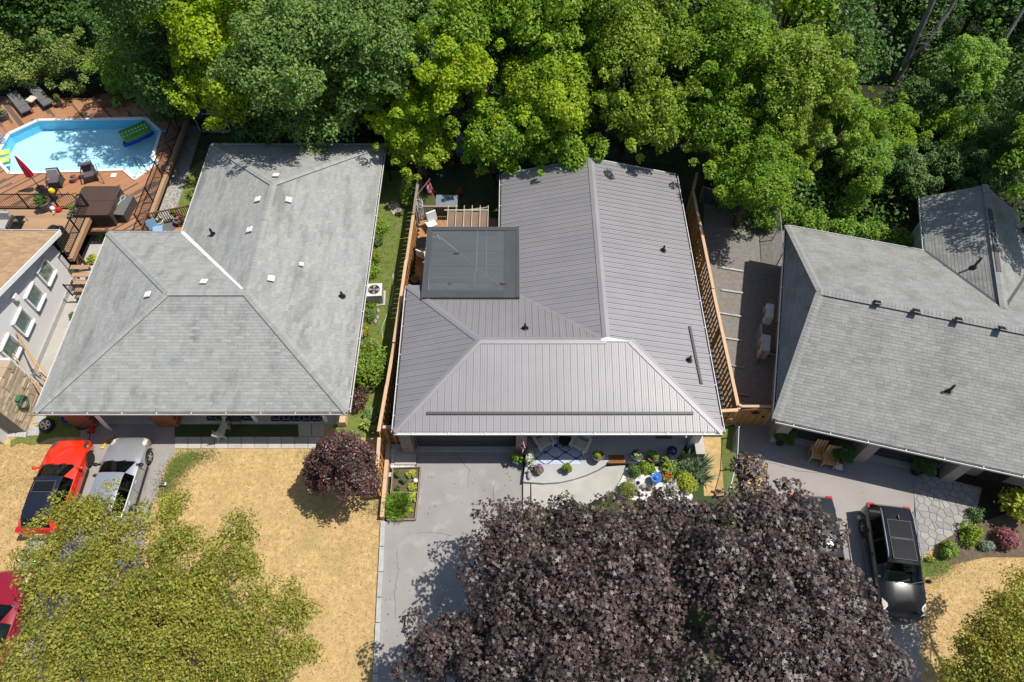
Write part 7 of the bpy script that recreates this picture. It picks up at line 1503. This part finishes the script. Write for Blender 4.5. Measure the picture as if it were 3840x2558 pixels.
for lb, px, py in (('pale reclining garden chair behind the picket fence, left of the pair', 1645,545), ('pale reclining garden chair behind the picket fence, right of the pair', 1722,552)):
    c = g(px, py, .4); o = thing('garden_recliner', lb, 'chair', (c.x, c.y, .01), group='pale recliners under the maples')
    mk('seat', MB().box((0,-.15,.36), (.55,.6,.05)), m_ltblue if 'right' in lb else m_cream, o, local=True); mk('backrest', MB().box((0,.3,.68), (.55,.05,.8), Matrix.Rotation(-.45, 3, 'X')), m_ltblue if 'right' in lb else m_cream, o, local=True)
    for s in (-1, 1): mk('arm', MB().box((s * .3, -.05, .55), (.07,.6,.03)), m_cream, o, local=True); mk('leg', MB().box((s * .29, -.3, .27), (.04,.05,.54)), m_cream, o, local=True)
# red-brown shed and greenhouse behind the left house
sh = thing('garden_shed', 'red-brown wooden shed with a lean-to roof under the maples', 'shed', g(1385,520)); s0, s1 = g(1312,500), g(1480,540); yb = s0.y + .2
for i in range(14): x = s0.x + .02 + i * .2; pbox('wall_board', m_redshed, sh, (x + .1, yb - .1 * i * .12, 1.05), (.19,.04,2.1))
pbox('door_opening', m_black, sh, (s0.x + 1.9, yb - .16, .95), (.85,.03,1.85)); q = MB(); q.add([(s0.x - .2, yb - .45, 2.1), (s0.x + 3.0, yb - .7, 2.1), (s0.x + 3.0, yb + 2.1, 2.5), (s0.x - .2, yb + 2.3, 2.5)] , [(0,1,2,3)]); q2 = MB(); q2.slab(q.v, .08); mk('roof', q2, m_galv, sh); q = MB(); q.box((s0.x + 1.4, yb + 1.1, 1.05), (2.7,1.9,2.1)); mk('wall', q, m_redshed, sh)
gh = thing('greenhouse', 'small clear-panel greenhouse with white frame under the trees', 'greenhouse', g(805,480)); c = g(808,490); gx, gy, gw, gd_, ge, gr = c.x, c.y, 1.9, 1.8, 1.3, 1.95
fr_ = MB(); Pg = lambda x, y, z: (gx + x, gy + y, z)
for y in (0, gd_):
    for x in (-gw / 2, gw / 2): fr_.beam(Pg(x, y, 0), Pg(x, y, ge), .045, .045, (0,1,0))
    for x in (-gw / 2, gw / 2): fr_.beam(Pg(x, y, ge), Pg(0, y, gr), .045, .045)
    fr_.beam(Pg(-gw / 2, y, ge), Pg(gw / 2, y, ge), .04, .04)
for x, z in ((-gw / 2, ge), (gw / 2, ge), (0, gr)): fr_.beam(Pg(x, 0, z), Pg(x, gd_, z), .045, .045)
mk('frame', fr_, m_white, gh)
for nm, P in (('side_panel', [(-gw/2,0,0),(-gw/2,gd_,0),(-gw/2,gd_,ge),(-gw/2,0,ge)]), ('side_panel', [(gw/2,0,0),(gw/2,gd_,0),(gw/2,gd_,ge),(gw/2,0,ge)]), ('roof_panel', [(-gw/2,0,ge),(0,0,gr),(0,gd_,gr),(-gw/2,gd_,ge)]), ('roof_panel', [(gw/2,0,ge),(gw/2,gd_,ge),(0,gd_,gr),(0,0,gr)]), ('gable_panel', [(-gw/2,0,0),(-.1,0,0),(-.1,0,ge),(-gw/2,0,ge)]), ('gable_panel', [(.45,0,0),(gw/2,0,0),(gw/2,0,ge),(.45,0,ge)])):
    q = MB(); q.slab([Pg(*p) for p in P], .01); mk(nm, q, m_ghouse, gh)
pbox('sill_board', m_kerb, gh, Pg(.1, -.12, .05), (1.7,.14,.12)); q = MB(); q.slab([Pg(-.1,0,.05), Pg(-.55,-.55,.05), Pg(-.55,-.55,1.25), Pg(-.1,0,1.25)], .02); mk('door', q, m_ghouse, gh); pbox('plant_shelf', m_capold, gh, Pg(.3, 1.2, .6), (1.2,.4,.04))
# ================================================================== trees
def crown_tree(label, subs, mat, seed, name, tpl, size, dens, rcl, base, zt, bark=None, trunk_r=.2, limbs=14, up=.6, jit=.5, inner=.4, flat=.6, cat='tree'):
    """tree whose crown is a union of lobes (px,py,z,R); small leaf clumps fill each lobe"""
    rs = np.random.RandomState(seed); C, rad = [], []; o = thing(name, label, cat, (base[0], base[1], 0)); cs = []
    for px, py, z, Rl in subs:
        c = g(px, py, z); cs.append(c)
        for _ in range(max(3, int(dens * Rl ** 2))):
            d = rs.normal(size=3); d /= np.linalg.norm(d)
            if d[2] < -.3: d[2] *= -.6
            f = rs.random() ** .4; C.append((c.x + d[0] * Rl * f, c.y + d[1] * Rl * f, max(.6, c.z + d[2] * Rl * flat * f))); rad.append(rcl * rs.uniform(.6, 1.35))
    foliage('crown', o, mat, C, rad, 1.0 * PER[name], size, tpl, seed + 1, inner=inner, up=up, jit=jit, squash=(1,1,.75), elong=.35, droop=.15)
    b0 = Vector((base[0], base[1], 0)); top = Vector((base[0], base[1], zt)); q = MB(); q.tube([b0, b0.lerp(top, .35), b0.lerp(top, .7), top], [trunk_r * 1.3, trunk_r, trunk_r * .7, trunk_r * .2], 10); mk('trunk', q, bark or m_bark, o, smooth=True)
    for i in range(min(limbs, len(cs))):
        e = cs[i]; s = b0.lerp(top, rs.uniform(.35, .6)); m_ = s.lerp(e, .55) + Vector((0,0,.3)); q = MB(); q.tube([s, m_, e], [trunk_r * .5, trunk_r * .32, trunk_r * .1], 7)
        for k in range(5):
            e2 = Vector(C[rs.randint(len(C))]); 
            if (e2 - e).length < 2.2: q.tube([m_.lerp(e, rs.rand()), e2], [.03,.01], 5)
        mk('limb', q, bark or m_bark, o, smooth=True)
    return o
PER = {'purple_maple': 138, 'olive_tree': 165}
def tree(label, px, py, zc, Rr, rz, mat, seed, name='maple_tree', tpl='leaf', size=.22, per=430, k=None, group=None, bark=None, rc=.34, base=None, trunk_r=.16, limbs=7, shell=.5, inner=.68, lean=(0,0), up=.8, jit=.5, squash=(1,1,.8)):
    """crown centred where the survey shows it, trunk standing on the ground below"""
    c = g(px, py, zc); bx, by = (c.x + lean[0], c.y + lean[1]); o = thing(name, label, 'tree', (bx, by, 0), group=group); rs = np.random.RandomState(seed)
    k = k or int(24 * (Rr / 3.2) ** 1.5); C = []
    while len(C) < k:
        d = rs.normal(size=3); d /= np.linalg.norm(d); 
        if d[2] < -.55: continue
        f = shell + (1 - shell) * rs.random() ** .7; C.append((c.x + d[0] * Rr * f * (1 - rc * .6), c.y + d[1] * Rr * f * (1 - rc * .6), max(.5, c.z + d[2] * rz * f * (1 - rc * .6))))
    lob = rs.normal(size=(7, 3)); lob /= np.linalg.norm(lob, axis=1, keepdims=True); cc0 = np.array([c.x, c.y, c.z]); CA = np.array(C); dv_ = CA - cc0; dl = np.linalg.norm(dv_, axis=1, keepdims=True) + 1e-6; fac = .74 + .5 * np.clip((dv_ / dl) @ lob.T, 0, 1).max(1, keepdims=True) ** 3; CA = cc0 + dv_ * fac; CA[:, 2] = np.maximum(CA[:, 2], .5); C = [tuple(v) for v in CA]
    rad = [Rr * rc * .80 * float(np.clip(np.exp(rs.normal() * .38), .45, 1.8)) for _ in C]
    for _ in range(int(k * .55) if name != 'plum_tree' else 0):          # stray sprays that break the outline
        d = rs.normal(size=3); d /= np.linalg.norm(d); d[2] = d[2] * .8 + .1; f = rs.uniform(.85, 1.4); C.append((c.x + d[0] * Rr * f, c.y + d[1] * Rr * f, max(.6, c.z + d[2] * rz * f))); rad.append(Rr * rc * rs.uniform(.28, .7))
    foliage('crown', o, mat, C, rad, per * (.66 if name != 'plum_tree' else .9), size, tpl, seed + 1, inner=.5, up=up, jit=jit, squash=squash, elong=.55, droop=.30)
    q = MB(); top = Vector((c.x, c.y, c.z + rz * .35)); b0 = Vector((bx, by, 0)); fork = b0.lerp(top, .5)
    q.tube([b0, b0.lerp(top, .25) + Vector((rs.uniform(-.1,.1), rs.uniform(-.1,.1), 0)), fork, b0.lerp(top, .78), top], [trunk_r * 1.25, trunk_r, trunk_r * .8, trunk_r * .5, trunk_r * .18], 9); mk('trunk', q, bark or m_bark, o, smooth=True)
    q = MB()
    for i in rs.permutation(k)[:limbs]:
        e = Vector(C[i]); s = b0.lerp(top, rs.uniform(.3, .7)); m_ = s.lerp(e, .5) + Vector((0,0,.25)); q.tube([s, m_, e], [trunk_r * .45, trunk_r * .3, trunk_r * .08], 6)
    mk('limb', q, bark or m_bark, o, smooth=True); return o
GW = 'trees of the wood behind the gardens'
# --- the wood
T = [
 ('pale grey-green lilac-like tree at the far left behind the loungers', 50,185,3.0,2.5,2.2,l_hedge,'hedge_tree',.17,600),
 ('pale grey-green hedge tree right behind the second lounger', 250,200,2.8,2.3,2.0,l_hedge,'hedge_tree',.17,600),
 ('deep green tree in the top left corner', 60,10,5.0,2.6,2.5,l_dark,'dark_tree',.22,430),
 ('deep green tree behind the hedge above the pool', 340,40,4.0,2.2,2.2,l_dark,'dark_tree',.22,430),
 ('mid green bushy tree right behind the wooden chest', 480,262,2.6,2.0,2.0,l_vine,'bushy_tree',.16,520),
 ('dark shrubby tree at the top end of the black pool fence', 640,330,2.6,1.9,2.0,l_dark,'dark_tree',.17,480),
 ('tall dark drooping spruce-like tree above the pool corner', 622,135,6.5,2.8,8.4,l_dark,'tall_dark_tree',.22,430),
 ('bright yellow-green maple, topmost left of the two lit crowns', 800,100,7.6,2.5,2.4,l_mapb,'maple_tree',.25,430),
 ('yellow-green maple hanging over the greenhouse', 850,290,5.0,2.5,2.7,l_mapm,'maple_tree',.24,470),
 ('cool green maple between greenhouse and red shed, upper', 1080,170,8.2,2.9,2.8,l_mapblue,'maple_tree',.24,450),
 ('cool green maple hanging over the back edge of the grey roof', 1190,330,5.0,2.9,2.8,l_mapblue,'maple_tree',.24,470),
 ('cool green maple crown at the top above the red shed', 1400,150,8.0,2.9,2.6,l_mapblue,'maple_tree',.24,430),
 ('green maple beside the red shed with low branches', 1410,270,5.4,2.1,2.4,l_map,'maple_tree',.24,450),
 ('brightest yellow maple crown above the picket fence', 1680,280,6.6,2.0,2.3,l_mapb,'maple_tree',.25,520),
 ('small lit maple crown just left of the brightest one', 1520,430,4.6,1.6,1.7,l_mapb,'maple_tree',.24,480),
 ('green maple overhanging the left end of the picket fence', 1570,530,3.4,1.7,1.6,l_mapm,'maple_tree',.24,520),
 ('green maple overhanging the right end of the picket fence', 1850,500,3.9,1.9,1.9,l_map,'maple_tree',.24,520),
 ('rounded lit maple crown in the middle of the wood', 2040,330,6.0,2.4,2.3,l_mapm,'maple_tree',.24,520),
 ('green maple low behind the metal roof, middle of the wood', 2090,520,3.8,2.0,1.9,l_map,'maple_tree',.24,470),
 ('green maple crown at the top, left of the middle', 1720,60,8.0,2.6,2.3,l_map,'maple_tree',.24,430),
 ('green maple crown at the top, right of the middle', 2060,70,8.0,2.6,2.4,l_map,'maple_tree',.24,430),
 ('fine-leaved yellowish tree above the metal roof peak', 2420,440,5.0,2.2,2.2,l_loc,'locust_tree',.19,720),
 ('fine-leaved yellowish tree at the top behind the metal roof', 2400,150,7.6,2.8,2.6,l_loc,'locust_tree',.19,640),
 ('tall fine-leaved tree at the top right of the metal roof', 2700,170,7.4,2.5,2.5,l_map,'locust_tree',.19,640),
 ('fine-leaved green tree over the end of the long fence', 2700,440,5.0,2.4,2.5,l_map,'locust_tree',.19,640),
 ('large yellow-lit tree above the vine hedge', 2990,280,6.8,2.6,2.6,l_loc,'locust_tree',.20,660),
 ('lower yellow-lit branches tree right above the lane', 2930,520,4.4,2.0,2.1,l_loc,'locust_tree',.20,640),
 ('green undergrowth tree beside the long fence end', 2840,640,4.2,2.1,2.0,l_map,'bushy_tree',.18,520),
 ('dark tree behind the bare trunks, upper right', 3460,40,3.0,2.6,2.4,l_dark,'dark_tree',.2,430),
 ('lit small tree between the two bare trunks', 3650,230,5.4,1.7,1.8,l_vine,'slender_tree',.18,430),
 ('dark tree in the top right corner', 3860,60,3.0,2.6,2.8,l_dark,'dark_tree',.2,430),
 ('undergrowth tree below the forked trunk', 3330,520,2.4,1.9,1.9,l_map,'bushy_tree',.17,430),
 ('dark undergrowth tree at the right edge above the small wing roof', 3760,520,2.8,2.4,2.2,l_dark,'bushy_tree',.17,430),
 ('undergrowth tree left of the small wing roof', 3420,660,2.2,1.7,1.8,l_shrub,'bushy_tree',.16,480),
 ('leafy tree in the gap left of the forked trunk', 3170,430,3.8,1.7,2.0,l_map,'bushy_tree',.18,460),
 ('vine-hung tree above the tall vine post', 3230,600,2.8,1.6,1.8,l_vine,'bushy_tree',.16,460),
 ('dim leafy tree below the slim leaning trunk', 3540,500,2.4,1.6,1.8,l_map,'bushy_tree',.16,430),
 ('dim leafy tree at the foot of the slim leaning trunk', 3500,380,3.4,1.7,1.8,l_dark,'bushy_tree',.17,430),
 ('tall green tree at the right edge shading the small wing roof', 4085,600,7.5,2.6,2.6,l_map,'maple_tree',.22,430),
 ('green tree at the right edge above the rusty shrub', 3985,400,6.5,2.3,2.3,l_dark,'dark_tree',.2,430),
 ('dark thicket tree just behind the small wing roof', 3620,620,2.6,1.9,2.0,l_dark,'bushy_tree',.16,430),
]
for i, (lb, px, py, zc, Rr, rz, mt, nm, sz, per) in enumerate(T):
    mp = mt in (l_map, l_mapb, l_mapm, l_mapblue) and 'maple' in nm
    tree(lb, px, py, zc, Rr, rz, mt, 500 + i * 3, nm, 'leaf', sz * (.74 if mp else .80), per * (.78 if mp else .68), group=GW, rc=.27 if mp else .24, trunk_r=.13 + .02 * Rr, k=int(58 * (Rr / 2.5) ** 1.4), shell=.3)
# deeper rows of the wood
for i, (px, py, zc) in enumerate(((-150,-60,6), (200,-80,6), (520,-60,8), (900,-90,9), (1250,-90,9), (1600,-90,9), (1950,-100,9), (2300,-90,9), (2650,-80,9), (3000,-60,8), (3330,-40,4), (3700,-40,4), (4060,60,4), (180,40,4.5), (700,220,4.5), (1000,380,3.5), (1330,250,5), (1900,200,5.5), (2250,230,5), (2560,320,4.5), (3120,150,5), (3600,300,2.2), (3900,360,3.0))):
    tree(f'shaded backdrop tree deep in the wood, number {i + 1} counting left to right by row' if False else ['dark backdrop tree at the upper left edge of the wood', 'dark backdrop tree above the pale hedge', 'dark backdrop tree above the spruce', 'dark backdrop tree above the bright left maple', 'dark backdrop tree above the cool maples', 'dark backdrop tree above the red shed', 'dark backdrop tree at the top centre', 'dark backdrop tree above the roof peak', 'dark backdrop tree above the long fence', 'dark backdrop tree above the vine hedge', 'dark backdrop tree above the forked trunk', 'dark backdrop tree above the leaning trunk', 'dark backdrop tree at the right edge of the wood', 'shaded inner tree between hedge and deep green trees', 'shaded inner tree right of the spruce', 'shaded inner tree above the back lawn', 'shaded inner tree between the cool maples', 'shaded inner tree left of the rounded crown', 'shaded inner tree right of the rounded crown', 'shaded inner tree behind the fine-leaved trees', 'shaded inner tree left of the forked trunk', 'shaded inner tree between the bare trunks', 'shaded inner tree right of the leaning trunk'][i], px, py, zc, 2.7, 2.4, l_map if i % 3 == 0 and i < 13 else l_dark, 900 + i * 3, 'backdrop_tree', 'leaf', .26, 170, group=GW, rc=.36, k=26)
# bare trunks leaning at the upper right
def baretrunk(label, pts, rs_, seed):
    P = [Vector((*xy(px, py, z), z)) for px, py, z in pts]; o = thing('bare_trunk', label, 'tree', (P[0].x, P[0].y, 0)); mk('trunk', MB().tube(P, rs_, 10), m_barkg, o, smooth=True); rs = np.random.RandomState(seed); return o, P, rs
o, P, rs = baretrunk('forked grey trunk rising at the upper right of the wood', [(3358,318,0),(3400,230,1.6),(3445,120,3.6),(3500,0,5.6),(3560,-120,7.5)], [.24,.2,.18,.15,.1], 1)
mk('fork', MB().tube([P[1], Vector((*xy(3470,170,2.8), 2.8)), Vector((*xy(3560,40,4.6), 4.6)), Vector((*xy(3620,-80,6.6), 6.6))], [.15,.14,.12,.08], 8), m_barkg, o, smooth=True)
for k in range(6):
    a = P[2].lerp(P[1], rs.rand()); q = MB(); e = a + Vector((rs.uniform(-.2,1.2), rs.uniform(-.6,.4), rs.uniform(.0,.9))); q.tube([a, a.lerp(e, .5) + Vector((0,0,.15)), e], [.03,.02,.008], 5); mk('dead_branch', q, m_twig, o)
o, P, rs = baretrunk('slim straight trunk leaning across the upper right corner', [(3520,535,0),(3600,420,1.6),(3720,225,4.2),(3860,0,7.2)], [.14,.13,.12,.09], 2)
mk('branch_stub', MB().tube([P[2], P[2] + Vector((.4,-.2,.3))], [.04,.02], 6), m_barkg, o)
bush('leafy green shrub at the far end of the lane under the trees', 2720,745, .8, 1.1, l_vine, 'leaf', .13, 1300, k=12)
# copper-leaved branch at the right edge
bush('rusty orange leafed shrub at the right edge of the wood', 3830,545, .6, 1.4, leafmat('leaf_rust', (.24,.085,.03), (.38,.16,.06), .3), 'leaf', .12, 420)
# vine hedge and vine-covered post by the right house
for i, (px, py, r) in enumerate(((2870,815,.9), (2960,800,.9), (3060,830,1.0), (3160,850,1.0), (3260,870,1.0), (3360,900,.85))): bush(['bright vine mound at the left end of the hedge behind the angled house', 'bright vine mound second from the lane end', 'bright vine mound third from the lane end', 'bright vine mound fourth from the lane end', 'bright vine mound fifth from the lane end', 'bright vine mound nearest the white wing windows'][i], px, py, r, 1.25, l_vine, 'leaf', .14, 2600, k=16, f=.36, name='vine_hedge', cat='hedge', group='vine hedge behind the angled house')
x, y = xy(3180,760,1.4); o = thing('vine_covered_post', 'tall post smothered in vines rising out of the hedge', 'tree', (x, y, 0), group=None); foliage('crown', o, l_vine, [(x + .3 * math.sin(i * 1.7) + .05 * i, y + .2 * math.cos(i), .5 + i * .28) for i in range(14)], [.62 - .012 * i for i in range(14)], 260, .13, 'leaf', 71); mk('trunk', MB().cyl((x, y, 0), (x + .5, y, 4.2), .1, .06), m_bark, o)
# --- undergrowth covering the floor of the wood
rs = np.random.RandomState(44); n = 520; C = np.stack([rs.uniform(-36, 40, n), rs.uniform(31.5, 56, n), rs.uniform(.2, 1.1, n)], 1)
C = C[~((C[:, 0] < -19.5) & (C[:, 1] < 38.0)) & ~((C[:, 0] > -19.5) & (C[:, 0] < 10.8) & (C[:, 1] < 34.5)) ]
C2 = np.stack([rs.uniform(17, 40, 150), rs.uniform(27.5, 36, 150), rs.uniform(.3, 1.2, 150)], 1); C2 = C2[(C2[:, 1] > 31.5 - .25 * (C2[:, 0] - 14))]; C3 = np.stack([rs.uniform(13.5, 21.5, 60), rs.uniform(27.3, 32.5, 60), rs.uniform(.3, 1.0, 60)], 1); C = np.concatenate([C, C2, C3])
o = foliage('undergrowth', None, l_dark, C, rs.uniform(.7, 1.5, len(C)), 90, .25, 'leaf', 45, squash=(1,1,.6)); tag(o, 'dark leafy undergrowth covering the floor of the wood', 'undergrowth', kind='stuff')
# --- front trees
A_S = [(1790,2330,4.5,1.5),(1650,2400,4.3,1.1),(1600,2480,4.3,1.0),(1960,2090,4.6,1.3),(1850,2130,4.3,1.0),(1780,2110,4.1,.8),(1840,2010,4.2,.85),(2010,2000,4.4,.9),(2130,1985,4.5,.9),(1900,1930,4.1,.75),(2090,1910,4.3,.8),(2200,2010,4.8,1.3),(2340,1980,4.6,1.0),(2440,2060,4.8,1.2),(2520,2170,4.8,1.0),(2510,2320,5.0,1.1),(2330,2200,5.8,1.8),(2130,2270,6.4,2.0),(1960,2280,5.6,1.6),(1950,2480,5.8,1.9),(2220,2460,6.6,2.2),(2430,2480,5.8,1.5),(1740,2530,4.9,1.5),(2550,1985,4.6,.8),(2450,1940,4.4,.7),(2550,1925,4.4,.7),(2615,1940,4.3,.7),(2480,1905,4.3,.6),(2590,2070,4.9,.9),(2600,2190,4.9,.8)]
B_S = [(2830,1815,4.2,.9),(2740,1880,4.3,.8),(2940,1870,4.4,.8),(2690,1980,5.0,1.1),(2660,2080,5.0,.9),(2690,2220,5.4,.9),(2840,1980,5.0,1.3),(2990,1980,4.9,1.0),(3080,2040,4.6,.8),(2770,2140,6.0,1.4),(2900,2150,6.0,1.7),(3080,2170,5.4,1.2),(3180,2230,4.9,.9),(2960,2330,6.4,1.9),(3140,2350,5.6,1.4),(3250,2400,5.0,1.0),(2810,2350,6.3,1.5),(3290,2500,4.8,.9),(2900,2520,6.4,1.9),(3120,2520,6.0,1.6),(2780,2520,6.0,1.1)]
ca, cb = g(2150,2370,5), g(2930,2250,5)
crown_tree('large purple-leaved maple in the front garden, left of the two', A_S, l_pur, 31, 'purple_maple', 'star5', .16, 6.6, .46, (ca.x, ca.y), 7.0, trunk_r=.22, up=.8, jit=.5, inner=.72)
crown_tree('large purple-leaved maple over the right driveway, right of the two', B_S, l_pur, 32, 'purple_maple', 'star5', .16, 6.6, .46, (cb.x, cb.y), 7.0, trunk_r=.22, up=.8, jit=.5, inner=.72)
C_S = [(250,1880,4.2,.7),(390,1880,4.2,.8),(340,1990,4.4,1.1),(180,2010,4.2,.9),(510,2000,4.4,1.0),(630,1890,4.0,.45),(620,1960,4.0,.4),(650,2060,4.5,1.0),(820,2030,4.4,.6),(890,1950,4.2,.4),(930,2010,4.3,.4),(800,2140,4.6,1.1),(960,2120,4.4,.6),(160,2140,4.4,.9),(330,2170,5.0,1.6),(560,2220,5.2,1.6),(780,2280,5.0,1.4),(1040,2230,4.3,.6),(960,2310,4.6,1.0),(1100,2330,4.4,.8),(1140,2440,4.4,.7),(230,2340,4.8,1.4),(420,2380,5.2,1.7),(650,2420,5.3,1.7),(880,2450,5.0,1.4),(1030,2510,4.6,1.0),(60,2480,4.4,1.1),(260,2520,4.9,1.6),(520,2550,5.1,1.6),(780,2570,4.9,1.4)]
D_S = [(3800,2330,4.0,1.0),(3700,2430,3.8,.9),(3640,2500,3.7,.8),(3780,2480,4.2,1.2),(3890,2400,4.4,1.4),(3600,2570,3.7,.8),(3740,2580,4.0,1.1),(3860,2230,3.8,.8),(3880,2560,4.4,1.4),(3760,2270,3.7,.7),(3640,2400,3.6,.7),(3830,2150,3.6,.6)]
cc_, cd_ = g(560,2350,4), g(3860,2450,4)
crown_tree('big olive-yellow fine-leaved tree filling the lower left corner', C_S, l_olive, 33, 'olive_tree', 'leaf', .108, 12.5, .40, (cc_.x, cc_.y), 5.4, bark=m_barkg, trunk_r=.2, limbs=31, up=.35, jit=.75, inner=.15, flat=.55)
crown_tree('olive-yellow fine-leaved tree in the lower right corner', D_S, l_olive, 34, 'olive_tree', 'leaf', .11, 11, .40, (cd_.x, cd_.y), 4.6, bark=m_barkg, trunk_r=.16, limbs=9, up=.35, jit=.75, inner=.15, flat=.55)
tree('small plum-red tree at the corner of the straw lawn and fence', 1285,1742,2.7,1.62,2.0,l_plum,35,'plum_tree','leaf',.115,420,k=44,rc=.28,trunk_r=.07,shell=.35,limbs=10)
bush('leafy green sapling beside the driveway at the lawn corner', 640,1895,.5,1.6,l_lime,'leaf',.12,700,name='sapling',cat='shrub')
